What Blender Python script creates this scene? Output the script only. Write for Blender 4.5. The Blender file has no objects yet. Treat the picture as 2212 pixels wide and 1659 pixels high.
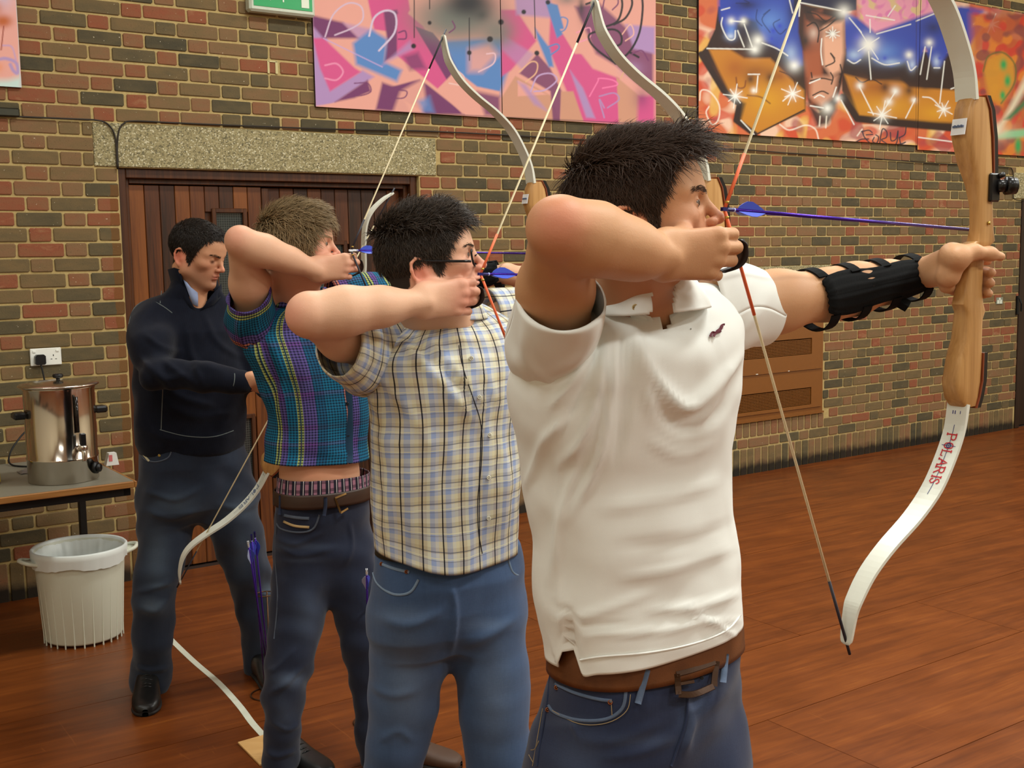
import bpy, math, random
import numpy as np
from mathutils import Vector, Matrix

random.seed(7); np.random.seed(7)
SC = bpy.context.scene
COL = SC.collection

# ------------------------------------------------------------------ camera
F_PX, TH, PITCH, ROLL, WALL_D, CAM_H = 2490.4, 0.6036, 0.1135, -0.0164, 6.0279, 1.6853
CX, CY = 1106.0, 829.5
_f = np.array([0.0, math.cos(PITCH), -math.sin(PITCH)])
_r = np.array([1.0, 0, 0]); _u = np.cross(_r, _f)
CR = math.cos(ROLL) * _r + math.sin(ROLL) * _u
CU = -math.sin(ROLL) * _r + math.cos(ROLL) * _u
CF = _f
EYE = np.array([0, 0, CAM_H])
WX = np.array([math.cos(TH), math.sin(TH), 0.0])      # along the brick wall
WN = np.array([-math.sin(TH), math.cos(TH), 0.0])     # into the brick wall
cam = bpy.data.cameras.new('camera'); camo = bpy.data.objects.new('camera', cam); COL.objects.link(camo)
cam.sensor_width = 36.0; cam.lens = F_PX / 2212.0 * 36.0; cam.clip_start = 0.05
M = Matrix(((CR[0], CU[0], -CF[0], 0), (CR[1], CU[1], -CF[1], 0), (CR[2], CU[2], -CF[2], CAM_H), (0, 0, 0, 1)))
camo.matrix_world = M
SC.camera = camo

def S(c):                                  # sRGB 0-255 -> linear
    return tuple(((v / 255) / 12.92 if v / 255 <= 0.04045 else ((v / 255 + 0.055) / 1.055) ** 2.4) for v in c)

# ------------------------------------------------------------------ light
w = bpy.data.worlds.new('hall'); SC.world = w; w.use_nodes = True
w.node_tree.nodes['Background'].inputs[0].default_value = (0.97, 1.0, 0.96, 1)
w.node_tree.nodes['Background'].inputs[1].default_value = 0.2
def area(x, y, z, sx, sy, power, col=(0.97, 1.0, 0.95), rotz=0.0, tilt=0.0):
    l = bpy.data.lights.new('hall_light', 'AREA'); l.shape = 'RECTANGLE'; l.size = sx; l.size_y = sy
    l.energy = power; l.color = col
    o = bpy.data.objects.new('hall_light', l); COL.objects.link(o)
    o.location = (x, y, z); o.rotation_euler = (tilt, 0, rotz)
    return o
CEIL = 4.6
def wp(s, n, z=0.0):                       # point given along the wall, towards the wall, up
    return s * WX + n * WN + np.array([0, 0, z])
for s_ in (-1.0, 2.6, 6.2, 9.8):
    for n_ in (-2.2, 0.9, 4.0):
        p = wp(s_, n_, CEIL - 0.12)
        area(p[0], p[1], p[2], 1.5, 0.35, {-1.0: 38, 2.6: 82, 6.2: 98, 9.8: 80}[s_] * {-2.2: 1.1, 0.9: 1.15, 4.0: .72}[n_], rotz=TH)
SC.view_settings.view_transform = 'Standard'; SC.view_settings.look = 'None'
SC.view_settings.exposure = 0.14; SC.view_settings.gamma = 1.0
try: SC.view_settings.use_curve_mapping = False
except Exception: pass

# ------------------------------------------------------------------ projection helpers
def ray(x, y):
    x = np.asarray(x, float); y = np.asarray(y, float)
    return ((x - CX) / F_PX)[..., None] * CR - ((y - CY) / F_PX)[..., None] * CU + CF
def P(x, y, g):                            # where the line of sight through (x,y) is g metres ahead
    d = ray(x, y); return d * (np.asarray(g, float) / d[..., 1])[..., None] + EYE
def proj(p):
    q = np.asarray(p, float) - EYE
    w_ = q @ CF
    return CX + F_PX * (q @ CR) / w_, CY - F_PX * (q @ CU) / w_
def on_wall(x, y, off=0.0):                # -> (s, z) on the wall plane moved off metres into the room
    d = ray(x, y); t = (WALL_D - off) / (d @ WN); p = d * t[..., None] + EYE
    return p @ WX, p[..., 2]
def on_floor(x, y, z=0.0):
    d = ray(x, y); return d * ((z - CAM_H) / d[..., 2])[..., None] + EYE

# ------------------------------------------------------------------ object helpers
def link(o, parent=None):
    COL.objects.link(o)
    if parent is not None: o.parent = parent
    return o
def mesh(name, V, Fc, m=None, parent=None, smooth=False, uv=None, col=None, attrs=None):
    me = bpy.data.meshes.new(name)
    me.from_pydata([tuple(map(float, v)) for v in V] if not isinstance(V, np.ndarray) else V.tolist(), [],
                   Fc if not isinstance(Fc, np.ndarray) else Fc.tolist())
    if m is not None:
        for mm in (m if isinstance(m, (list, tuple)) else [m]): me.materials.append(mm)
    if smooth: me.polygons.foreach_set('use_smooth', [True] * len(me.polygons))
    if uv is not None:                     # per-vertex uv
        l = me.uv_layers.new(name='UVMap'); li = np.zeros(len(me.loops), int); me.loops.foreach_get('vertex_index', li)
        l.data.foreach_set('uv', np.asarray(uv, float)[li].ravel())
    if col is not None:
        a = me.color_attributes.new('Col', 'FLOAT_COLOR', 'POINT')
        c = np.ones((len(me.vertices), 4)); c[:, :3] = col; a.data.foreach_set('color', c.ravel())
    for k, v in (attrs or {}).items():
        a = me.attributes.new(k, 'FLOAT', 'FACE'); a.data.foreach_set('value', np.asarray(v, float))
    me.update()
    return link(bpy.data.objects.new(name, me), parent)
def thing(name, label, cat, loc=(0, 0, 0), rotz=0.0, group=None):
    o = bpy.data.objects.new(name, None); COL.objects.link(o); o.empty_display_size = 0.1
    o.location = tuple(map(float, loc)); o.rotation_euler = (0, 0, rotz)
    return tag(o, label, cat, group)
def tag(o, label, cat, group=None):
    o['label'] = label; o['category'] = cat
    if group: o['group'] = group
    return o
def struct(o, label=None):
    o['kind'] = 'structure'
    if label: o['label'] = label
    return o
def box_vf(x0, x1, y0, y1, z0, z1, b=0.0):
    """box, optionally chamfered on every edge"""
    if b <= 0:
        V = [(x, y, z) for x in (x0, x1) for y in (y0, y1) for z in (z0, z1)]
        Fc = [(0, 1, 3, 2), (4, 6, 7, 5), (0, 4, 5, 1), (2, 3, 7, 6), (0, 2, 6, 4), (1, 5, 7, 3)]
        return V, Fc
    xs, ys, zs = (x0, x1), (y0, y1), (z0, z1)
    V = []; idx = {}
    for i in (0, 1):
        for j in (0, 1):
            for k in (0, 1):
                sx, sy, sz = (1 if i == 0 else -1), (1 if j == 0 else -1), (1 if k == 0 else -1)
                for a in range(3):
                    p = [xs[i], ys[j], zs[k]]
                    d = [sx * b, sy * b, sz * b]
                    for q in range(3):
                        if q != a: p[q] += d[q]
                    idx[(i, j, k, a)] = len(V); V.append(tuple(p))
    Fc = []
    for i in (0, 1): Fc.append([idx[(i, j, k, 0)] for j, k in ((0, 0), (1, 0), (1, 1), (0, 1))][::(-1 if i == 0 else 1)])
    for j in (0, 1): Fc.append([idx[(i, j, k, 1)] for i, k in ((0, 0), (1, 0), (1, 1), (0, 1))][::(1 if j == 0 else -1)])
    for k in (0, 1): Fc.append([idx[(i, j, k, 2)] for i, j in ((0, 0), (1, 0), (1, 1), (0, 1))][::(-1 if k == 0 else 1)])
    for i in (0, 1):
        for j in (0, 1):
            Fc.append((idx[(i, j, 0, 0)], idx[(i, j, 1, 0)], idx[(i, j, 1, 1)], idx[(i, j, 0, 1)]))
    for i in (0, 1):
        for k in (0, 1):
            Fc.append((idx[(i, 0, k, 0)], idx[(i, 1, k, 0)], idx[(i, 1, k, 2)], idx[(i, 0, k, 2)]))
    for j in (0, 1):
        for k in (0, 1):
            Fc.append((idx[(0, j, k, 1)], idx[(1, j, k, 1)], idx[(1, j, k, 2)], idx[(0, j, k, 2)]))
    for i in (0, 1):
        for j in (0, 1):
            for k in (0, 1): Fc.append((idx[(i, j, k, 0)], idx[(i, j, k, 1)], idx[(i, j, k, 2)]))
    return V, Fc
class MB:
    """gathers shapes into one mesh"""
    def __init__(s): s.V = []; s.F = []
    def add(s, V, Fc):
        o = len(s.V); s.V += [tuple(map(float, v)) for v in V]; s.F += [tuple(int(i) + o for i in f) for f in Fc]; return s
    def box(s, x0, x1, y0, y1, z0, z1, b=0.0): return s.add(*box_vf(min(x0, x1), max(x0, x1), min(y0, y1), max(y0, y1), min(z0, z1), max(z0, z1), b))
    def tube(s, pts, r, n=10, cap=True): return s.add(*tube_vf(pts, r, n, cap))
    def lathe(s, prof, n=40, c=(0, 0, 0), cap=False):
        V = []; Fc = []
        for (r, z) in prof:
            for i in range(n):
                a = 2 * math.pi * i / n; V.append((c[0] + r * math.cos(a), c[1] + r * math.sin(a), c[2] + z))
        for j in range(len(prof) - 1):
            for i in range(n): Fc.append((j * n + i, j * n + (i + 1) % n, (j + 1) * n + (i + 1) % n, (j + 1) * n + i))
        if cap: Fc.append(tuple(range(n))[::-1]); Fc.append(tuple((len(prof) - 1) * n + i for i in range(n)))
        return s.add(V, Fc)
    def prism(s, poly, d0, d1, axes='xz'):
        """outline in two axes, pulled along the third"""
        n = len(poly); V = []
        for d in (d0, d1):
            for (a, b) in poly: V.append((a, d, b) if axes == 'xz' else ((d, a, b) if axes == 'yz' else (a, b, d)))
        Fc = [tuple(range(n)), tuple(range(2 * n - 1, n - 1, -1))] + [(i, n + i, n + (i + 1) % n, (i + 1) % n) for i in range(n)]
        return s.add(V, Fc)
    def xf(s, R, t):
        s.V = [tuple(np.asarray(R) @ np.asarray(v) + np.asarray(t)) for v in s.V]; return s
    def build(s, name, m, parent=None, smooth=False, **k):
        o = mesh(name, s.V, s.F, m, parent, smooth, **k)
        return o
def frames(pts):
    pts = np.asarray(pts, float); n = len(pts)
    T = np.gradient(pts, axis=0) if n > 2 else np.repeat((pts[1:] - pts[:1]), n, 0)
    T /= np.linalg.norm(T, axis=1)[:, None] + 1e-12
    up = np.array([0, 0, 1.0]) if abs(T[0][2]) < 0.9 else np.array([1.0, 0, 0])
    N = [np.cross(T[0], up)]; N[0] /= np.linalg.norm(N[0])
    for i in range(1, n):
        v = N[-1] - T[i] * (N[-1] @ T[i]); N.append(v / (np.linalg.norm(v) + 1e-12))
    N = np.array(N); B = np.cross(T, N)
    return pts, T, N, B
def tube_vf(pts, r, n=10, cap=True):
    pts, T, N, B = frames(pts); r = np.broadcast_to(np.asarray(r, float), (len(pts),))
    a = np.arange(n) * 2 * math.pi / n
    V = (pts[:, None] + r[:, None, None] * (np.cos(a)[None, :, None] * N[:, None] + np.sin(a)[None, :, None] * B[:, None])).reshape(-1, 3)
    Fc = [(j * n + i, j * n + (i + 1) % n, (j + 1) * n + (i + 1) % n, (j + 1) * n + i) for j in range(len(pts) - 1) for i in range(n)]
    if cap: Fc += [tuple(range(n))[::-1], tuple((len(pts) - 1) * n + i for i in range(n))]
    return V.tolist(), Fc
def smooth_path(pts, m=8):
    """Catmull-Rom through the points"""
    p = np.asarray(pts, float); q = np.vstack([2 * p[0] - p[1], p, 2 * p[-1] - p[-2]]); out = []
    for i in range(1, len(q) - 2):
        for t in np.arange(m) / m:
            out.append(0.5 * (2 * q[i] + (q[i + 1] - q[i - 1]) * t + (2 * q[i - 1] - 5 * q[i] + 4 * q[i + 1] - q[i + 2]) * t * t + (3 * q[i] - q[i - 1] - 3 * q[i + 1] + q[i + 2]) * t ** 3))
    out.append(q[-2]); return np.array(out)

# ------------------------------------------------------------------ materials
class NT:
    def __init__(s, name):
        s.m = bpy.data.materials.new(name); s.m.use_nodes = True; s.t = s.m.node_tree; s.b = s.t.nodes['Principled BSDF']
    def n(s, kind, **k):
        nd = s.t.nodes.new(kind)
        for a, v in k.items():
            if a.startswith('i_'): nd.inputs[int(a[2:])].default_value = v
            else: setattr(nd, a, v)
        return nd
    def l(s, a, b): s.t.links.new(a, b)
    def math(s, op, a, b=None, c=None, clamp=False):
        nd = s.n('ShaderNodeMath', operation=op); nd.use_clamp = clamp
        for i, v in enumerate((a, b, c)):
            if v is None: continue
            if isinstance(v, (int, float)): nd.inputs[i].default_value = v
            else: s.l(v, nd.inputs[i])
        return nd.outputs[0]
    def mix(s, fac, a, b, blend='MIX'):
        nd = s.n('ShaderNodeMixRGB', blend_type=blend)
        for i, v in enumerate((fac, a, b)):
            if isinstance(v, (int, float)): nd.inputs[i].default_value = v
            elif isinstance(v, tuple): nd.inputs[i].default_value = (*v[:3], 1)
            else: s.l(v, nd.inputs[i])
        return nd.outputs[0]
    def ramp(s, fac, stops, mode='LINEAR'):
        nd = s.n('ShaderNodeValToRGB'); cr = nd.color_ramp; cr.interpolation = mode
        while len(cr.elements) < len(stops): cr.elements.new(0.5)
        for e, (p, c) in zip(cr.elements, stops): e.position = p; e.color = (*c[:3], 1)
        s.l(fac, nd.inputs[0]); return nd.outputs[0]
    def noise(s, vec, scale, detail=3, rough=0.55, dist=0.0):
        nd = s.n('ShaderNodeTexNoise'); nd.inputs['Scale'].default_value = scale; nd.inputs['Detail'].default_value = detail
        nd.inputs['Roughness'].default_value = rough; nd.inputs['Distortion'].default_value = dist
        if vec is not None: s.l(vec, nd.inputs['Vector'])
        return nd.outputs['Fac']
    def pos(s): return s.n('ShaderNodeNewGeometry').outputs['Position']
    def obj(s): return s.n('ShaderNodeTexCoord').outputs['Object']
    def uv(s): return s.n('ShaderNodeTexCoord').outputs['UV']
    def scale(s, v, k):
        nd = s.n('ShaderNodeMapping'); nd.inputs['Scale'].default_value = k; s.l(v, nd.inputs['Vector']); return nd.outputs[0]
    def sep(s, v):
        nd = s.n('ShaderNodeSeparateXYZ'); s.l(v, nd.inputs[0]); return nd.outputs
    def bump(s, h, strength, dist=0.01):
        nd = s.n('ShaderNodeBump'); nd.inputs['Strength'].default_value = strength; nd.inputs['Distance'].default_value = dist
        s.l(h, nd.inputs['Height']); s.l(nd.outputs[0], s.b.inputs['Normal'])
    def base(s, c):
        if isinstance(c, tuple): s.b.inputs['Base Color'].default_value = (*c[:3], 1)
        else: s.l(c, s.b.inputs['Base Color'])
    def rough(s, v, spec=None):
        if isinstance(v, (int, float)): s.b.inputs['Roughness'].default_value = v
        else: s.l(v, s.b.inputs['Roughness'])
        if spec is not None: s.b.inputs['Specular IOR Level'].default_value = spec
        return s
def plain(name, rgb, rough=0.6, metal=0.0, spec=0.4, var=0.12, scale=30.0, bump=0.0):
    """colour with a little uneven wear"""
    t = NT(name); c = S(rgb)
    f = t.noise(t.obj(), scale, 3)
    t.base(t.mix(f, tuple(v * (1 - var) for v in c), tuple(min(1, v * (1 + var)) for v in c)))
    t.rough(rough, spec); t.b.inputs['Metallic'].default_value = metal
    if bump: t.bump(t.noise(t.obj(), scale * 4, 2), bump, 0.004)
    return t.m
# ================================================================== SETTING
BED0 = 2.3728; CO = 0.075
def wall_empty(name): 
    o = bpy.data.objects.new(name, None); return o
# ---- brick colours
def brick_mat(name, atype):
    t = NT(name)
    at = t.n('ShaderNodeAttribute', attribute_name='tone', attribute_type=atype)
    tone = at.outputs['Fac']; p = t.pos()
    p_l = t.n('ShaderNodeVectorRotate', rotation_type='Z_AXIS'); p_l.inputs['Angle'].default_value = -TH; t.l(p, p_l.inputs['Vector'])
    pl = p_l.outputs[0]; sp = t.sep(pl)
    n1 = t.noise(t.scale(pl, (9, 1, 22)), 1.0, 3)
    tn = t.math('ADD', tone, t.math('MULTIPLY', t.math('SUBTRACT', n1, 0.5), 0.42), clamp=True)
    c = t.ramp(tn, [(0.0, S((72, 67, 51))), (0.22, S((94, 83, 59))), (0.42, S((114, 95, 64))), (0.6, S((126, 97, 68))), (0.78, S((132, 87, 60))), (0.9, S((136, 79, 55))), (1.0, S((156, 118, 84)))])
    sp1 = t.noise(pl, 260.0, 2)
    c = t.mix(t.ramp(sp1, [(0.66, (0, 0, 0)), (0.74, (1, 1, 1))]), c, S((40, 36, 30)))
    sp2 = t.noise(pl, 95.0, 1)
    c = t.mix(t.ramp(sp2, [(0.77, (0, 0, 0)), (0.80, (0.8, 0.8, 0.8))]), c, S((200, 190, 165)))
    # scuff dirt along the very bottom, varnish smears on the bricks at the door reveal
    dirt = t.math('ADD', sp[2], t.math('MULTIPLY', t.noise(pl, 14.0, 2), 0.05))
    c = t.mix(t.ramp(dirt, [(0.075, (0.93, 0.93, 0.93)), (0.125, (0, 0, 0))]), c, S((26, 22, 18)))
    e1 = t.math('MULTIPLY', t.math('GREATER_THAN', t.math('ADD', sp[0], t.math('MULTIPLY', t.noise(pl, 12.0, 2), 0.03)), 1.71), t.math('LESS_THAN', sp[0], 1.76))
    e1 = t.math('MULTIPLY', e1, t.math('LESS_THAN', sp[2], 2.06))
    c = t.mix(t.math('MULTIPLY', e1, 0.62), c, S((112, 72, 30)))
    t.base(c); t.rough(0.85, 0.25); t.bump(t.noise(pl, 130.0, 3), 0.25, 0.004)
    return t.m
M_BRICK_O, M_BRICK_F = brick_mat('brick_single', 'OBJECT'), brick_mat('brick_joined', 'GEOMETRY')
t = NT('mortar'); p_ = t.pos(); nn = t.noise(p_, 60, 4)
p_l = t.n('ShaderNodeVectorRotate', rotation_type='Z_AXIS'); p_l.inputs['Angle'].default_value = -TH; t.l(p_, p_l.inputs['Vector'])
sp = t.sep(p_l.outputs[0])
c = t.mix(nn, S((160, 138, 88)), S((196, 174, 120)))
c = t.mix(t.ramp(t.math('ADD', sp[2], t.math('MULTIPLY', t.noise(p_, 14.0, 2), 0.05)), [(0.06, (0.85, 0.85, 0.85)), (0.105, (0, 0, 0))]), c, S((30, 26, 20)))
t.base(c); t.rough(0.9, 0.2); t.bump(t.noise(p_, 220, 3), 0.4, 0.004); M_MORTAR = t.m
t = NT('pebble_dash'); p_ = t.pos()
v1 = t.n('ShaderNodeTexVoronoi'); v1.inputs['Scale'].default_value = 150; t.l(p_, v1.inputs['Vector'])
v2 = t.n('ShaderNodeTexVoronoi'); v2.inputs['Scale'].default_value = 90; t.l(p_, v2.inputs['Vector'])
cc = t.sep(v1.outputs['Color'])[0]
c = t.ramp(cc, [(0.0, S((58, 58, 50))), (0.12, S((96, 92, 70))), (0.3, S((142, 130, 94))), (0.6, S((156, 146, 108))), (0.85, S((172, 162, 124))), (0.97, S((226, 220, 190)))], 'LINEAR')
c = t.mix(0.35, c, t.mix(t.noise(p_, 8, 2), S((132, 122, 86)), S((160, 150, 110))))
t.base(c); t.rough(0.85, 0.3); t.bump(t.math('SUBTRACT', 1.0, v1.outputs['Distance']), 0.5, 0.004); M_PEBBLE = t.m
def wood_mat(name, c0, c1, c2, rough=0.4, spec=0.4, axis=2, rnd=0.0, freq=1.0):
    t = NT(name); o = t.obj()
    k = [34 * freq, 34 * freq, 34 * freq]; k[axis] = 1.6 * freq
    n1 = t.noise(t.scale(o, tuple(k)), 1.0, 4, 0.6, 0.6)
    k2 = [160 * freq] * 3; k2[axis] = 5 * freq
    n2 = t.noise(t.scale(o, tuple(k2)), 1.0, 2)
    f = t.math('ADD', t.math('MULTIPLY', n1, 0.75), t.math('MULTIPLY', n2, 0.25))
    if rnd:
        ri = t.n('ShaderNodeAttribute', attribute_name='tone', attribute_type='OBJECT')
        f = t.math('ADD', f, t.math('MULTIPLY', t.math('SUBTRACT', ri.outputs['Fac'], 0.5), rnd), clamp=True)
    t.base(t.ramp(f, [(0.25, S(c0)), (0.5, S(c1)), (0.75, S(c2))])); t.rough(rough, spec); t.bump(n2, 0.08, 0.003)
    return t.m
M_DOOR = wood_mat('door_timber', (40, 21, 9), (86, 44, 17), (124, 70, 26), 0.38, 0.4, 2, 0.7)
M_DOORFRAME = wood_mat('door_frame_timber', (44, 22, 9), (70, 36, 14), (98, 54, 20), 0.35, 0.4, 2)
M_DARKDOOR = wood_mat('dark_timber', (26, 16, 10), (40, 24, 14), (58, 34, 20), 0.45, 0.3, 2)

# ---- back wall
wall = mesh('wall_back', *box_vf(-3.0, 12.5, 0.006, 0.25, -0.05, 4.6), M_MORTAR)   # replaced below by pieces round the openings
bpy.data.objects.remove(wall)
DOOR = (1.745, 3.51, -0.05, 2.1478); HEAT = (5.4, 7.123, 0.395, 1.453); RDOOR = (9.772, 11.3, -0.05, 2.09)
mb = MB()
for (a, b, z0, z1) in [(-3, DOOR[0], -.05, 4.6), (DOOR[0], DOOR[1], DOOR[3], 4.6), (DOOR[1], HEAT[0], -.05, 4.6), (HEAT[0], HEAT[1], -.05, HEAT[2]),
                       (HEAT[0], HEAT[1], HEAT[3], 4.6), (HEAT[1], RDOOR[0], -.05, 4.6), (RDOOR[0], RDOOR[1], RDOOR[3], 4.6), (RDOOR[1], 12.5, -.05, 4.6)]:
    mb.box(a, b, 0.005, 0.30, z0, z1)
wall = mb.build('wall_back', M_MORTAR); struct(wall)
wall.location = tuple(WN * WALL_D); wall.rotation_euler = (0, 0, TH)
LINT1 = (1.629, 3.628, 2.1478, 2.3728); LINT2 = (5.3, 7.2, 1.453, 1.553); LINT3 = (9.634, 11.4, 2.09, 2.325)
for nm, (a, b, z0, z1) in zip(('lintel', 'lintel', 'lintel'), (LINT1, LINT2, LINT3)):
    o = MB().box(a, b, -0.004, 0.2, z0 + 0.003, z1 - 0.003, 0.004).build(nm, M_PEBBLE, wall)
def brick_vf(L, Hh, seed):
    """one brick: front face with worn, slightly uneven arrises"""
    rr = random.Random(seed); V = []
    def ring(dx, y, j):
        pts = [(-L / 2 + dx, -Hh / 2 + dx), (L / 2 - dx, -Hh / 2 + dx), (L / 2 - dx, Hh / 2 - dx), (-L / 2 + dx, Hh / 2 - dx)]
        c = min(0.0055, L * .1)
        for i, (x, z) in enumerate(pts):
            sx = 1 if x < 0 else -1; sz = 1 if z < 0 else -1
            q = [(x, z + sz * c), (x + sx * c, z)]
            if i in (1, 3): q = q[::-1]
            for (a, b) in q: V.append((a + rr.uniform(-j, j), y, b + rr.uniform(-j, j)))
    ring(0.0, 0.012, 0.0012); ring(0.0006, 0.001, 0.0016); ring(0.0035, -0.0015, 0.0016)
    n = 8; Fc = []
    for k in range(2):
        for i in range(n): Fc.append((k * n + i, k * n + (i + 1) % n, (k + 1) * n + (i + 1) % n, (k + 1) * n + i))
    Fc.append(tuple(2 * n + i for i in range(n)))
    return V, Fc
bricks = []                                # s0, s1, z0, z1, tone, kind
OPEN = [(DOOR[0], DOOR[1], DOOR[2], DOOR[3]), (LINT1[0], LINT1[1], LINT1[2], LINT1[3]), HEAT, LINT2, RDOOR, LINT3]
def put(s0, s1, z0, z1, tone, vert=False):
    zc = (z0 + z1) / 2
    for (a, b, c_, d) in OPEN:
        if c_ - 0.01 < zc < d + 0.01 and s1 > a and s0 < b:
            if s0 >= a and s1 <= b: return
            if s0 < a and s1 > b: return
            if s0 < a: s1 = a - 0.003
            else: s0 = b + 0.008
            if s1 - s0 < 0.025: return
    bricks.append((s0, s1, z0, z1, tone))
rb = random.Random(3)
for k in range(-19, 29):
    zt = BED0 - CO * k - 0.005; zb = zt - 0.065
    c0 = 1.5185 + (0.16875 if k % 2 else 0.0); j = -10
    while True:
        hc = c0 + 0.3375 * j; j += 1
        if hc > 10.3: break
        if hc < -1.6: continue
        hd = hc + rb.uniform(-.003, .003)
        r_ = rb.random()
        put(hd - .051, hd + .051, zb + rb.uniform(-.0015, .0015), zt, 0.80 + rb.uniform(-.12, .12) if r_ < .5 else (0.58 + rb.uniform(-.12, .12) if r_ < .85 else .25))
        a = hd + .061
        r_ = rb.random(); tone = .12 + rb.uniform(-.08, .12) if r_ < .38 else (.4 + rb.uniform(-.1, .1) if r_ < .8 else (.62 + rb.uniform(-.08, .1) if r_ < .92 else .85))
        put(a, hc + .3375 - .061 + rb.uniform(-.003, .003), zb + rb.uniform(-.0015, .0015), zt, tone)
x = -1.6
while x < 10.3:                            # upright course on the floor
    put(x, x + .064, -0.02, BED0 - CO * 29 - 0.006, rb.choice((.15, .3, .45, .55, .62)) + rb.uniform(-.1, .1)); x += .0752
for s0 in np.arange(5.42, 7.1, .0752): put(s0, s0 + .064, .281, HEAT[2] - .006, .62 + rb.uniform(-.1, .1))
bricks = [b for b in bricks if not (5.4 < (b[0] + b[1]) / 2 < 7.12 and .270 < b[2] and b[3] < .43 and b[3] - b[2] < .08)]
# the bricks that show largest become single bricks, the rest one part
OCC = [(250, 480, 910, 1400), (500, 430, 1260, 1659), (1090, 270, 1600, 1659), (60, 800, 240, 1060), (85, 1170, 300, 1400), (675, -400, 1412, 268), (1500, -400, 2300, 330), (-50, -400, 42, 195), (0, 1030, 290, 1085)]
cand = []
for b in bricks:
    pw = wp((b[0] + b[1]) / 2, WALL_D, (b[2] + b[3]) / 2); x_, y_ = proj(pw)
    if -15 < x_ < 2225 and -12 < y_ < 1659 and not any(a < x_ < c and d < y_ < e for a, d, c, e in OCC):
        dist = np.linalg.norm(pw - EYE); cand.append(((b[1] - b[0]) * (b[3] - b[2]) / dist ** 2, b))
cand.sort(key=lambda q: -q[0]); single = set(id(b) for _, b in cand[:297])
cache = {}
jV, jF, jT = [], [], []
for q, b in enumerate(bricks):
    L, Hh = round(b[1] - b[0], 3), round(b[3] - b[2], 3); key = (round(L / .012), round(Hh / .012), q % 3)
    cx_, cz_ = (b[0] + b[1]) / 2, (b[2] + b[3]) / 2; proud = rb.uniform(-.0015, .0015)
    if id(b) in single:
        if key not in cache:
            V, Fc = brick_vf(L, Hh, q); o = mesh('brick', V, Fc, M_BRICK_O); cache[key] = (o.data, L, Hh); COL.objects.unlink(o); bpy.data.objects.remove(o)
        d, L0, H0 = cache[key]
        o = bpy.data.objects.new('brick', d); o.scale = (L / L0, 1, Hh / H0); o.location = (cx_, proud, cz_); o['tone'] = float(b[4]); link(o, wall)
    else:
        V, Fc = brick_vf(L, Hh, q); n0 = len(jV)
        jV += [(v[0] + cx_, v[1] + proud, v[2] + cz_) for v in V]; jF += [tuple(i + n0 for i in f) for f in Fc]; jT += [b[4]] * len(Fc)
o = mesh('distant_bricks', jV, jF, M_BRICK_F, wall, attrs={'tone': jT}); o['kind'] = 'stuff'

# ---- floor of large varnished boards laid along the wall
t = NT('varnished_board'); o_ = t.obj(); r0 = t.n('ShaderNodeAttribute', attribute_name='tone', attribute_type='OBJECT').outputs['Fac']
rv = t.n('ShaderNodeVectorRotate', rotation_type='Z_AXIS'); rv.inputs['Angle'].default_value = 0.05; t.l(o_, rv.inputs['Vector'])
n1 = t.noise(t.scale(rv.outputs[0], (1.3, 16, 1)), 1.0, 5, 0.62, 0.7); n2 = t.noise(t.scale(o_, (6, 120, 1)), 1.0, 3); n3 = t.noise(o_, 3.0, 3)
f_ = t.math('ADD', t.math('ADD', t.math('MULTIPLY', n1, 0.55), t.math('MULTIPLY', n2, 0.2)), t.math('MULTIPLY', n3, 0.25))
f_ = t.math('ADD', f_, t.math('MULTIPLY', t.math('SUBTRACT', r0, 0.5), 0.05))
c = t.ramp(f_, [(0.30, S((76, 36, 13))), (0.45, S((101, 50, 18))), (0.58, S((120, 62, 22))), (0.75, S((148, 86, 32)))])
n4 = t.noise(t.scale(o_, (40, 2.5, 1)), 1.0, 2, 0.5, 1.5)
c = t.mix(t.ramp(n4, [(0.70, (0, 0, 0)), (0.78, (0.35, 0.35, 0.35))]), c, S((156, 92, 42)))
sp3 = t.noise(o_, 55.0, 1); c = t.mix(t.ramp(sp3, [(0.80, (0, 0, 0)), (0.82, (0.6, 0.6, 0.6))]), c, S((40, 22, 14)))
t.base(c); t.rough(t.math('ADD', 0.24, t.math('MULTIPLY', n3, 0.16)), 0.36); t.bump(n2, 0.05, 0.002); M_FLOOR = t.m
M_GAP = plain('board_gap', (44, 26, 16), 0.8)
fl = mesh('floor', *box_vf(-3.0, 12.5, -6.0, 6.25, -0.12, -0.004), M_GAP); struct(fl); fl.rotation_euler = (0, 0, TH)
nb = 4.955 + .5467 * 2; row = 0
while nb > -5.5:
    xo = -3.0 + (row % 3) * 0.8; off = 0
    while xo < 12.4:
        x1 = min(xo + 6.0, 12.45)
        V, Fc = box_vf(xo + .0012, x1 - .0012, nb - .5467 + .0018, min(nb, 6.2) - .0018, -0.02, 0.0)
        cx_, cy_ = (xo + x1) / 2, nb - .27
        o = mesh('floor_board', [(a - cx_, b - cy_, c_) for a, b, c_ in V], Fc, M_FLOOR, fl); o.location = (cx_, cy_, 0); o['tone'] = rb.random(); xo = x1
    nb -= .5467; row += 1
# ---- the rest of the hall's shell
M_PAINT = plain('cream_paint', (225, 215, 190), 0.9, var=.03); M_CEIL = plain('ceiling_paint', (235, 230, 215), 0.9, var=.03)
for nm, bx in (('ceiling', (-3, 12.5, -6.0, 6.3, 4.6, 4.7)), ('wall_left', (-3.1, -3, -6, 6.2, -.05, 4.6)), ('wall_right', (12.5, 12.6, -6, 6.2, -.05, 4.6)), ('wall_front', (-3, 12.5, -6.1, -6, -.05, 4.6))):
    o = mesh(nm, *box_vf(*bx), M_CEIL if nm == 'ceiling' else M_PAINT); o.rotation_euler = (0, 0, TH); struct(o)

M_VOIDW = plain('dark_gap_backing', (14, 10, 8), .9)  # near-black for the backing added behind the double door
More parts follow.
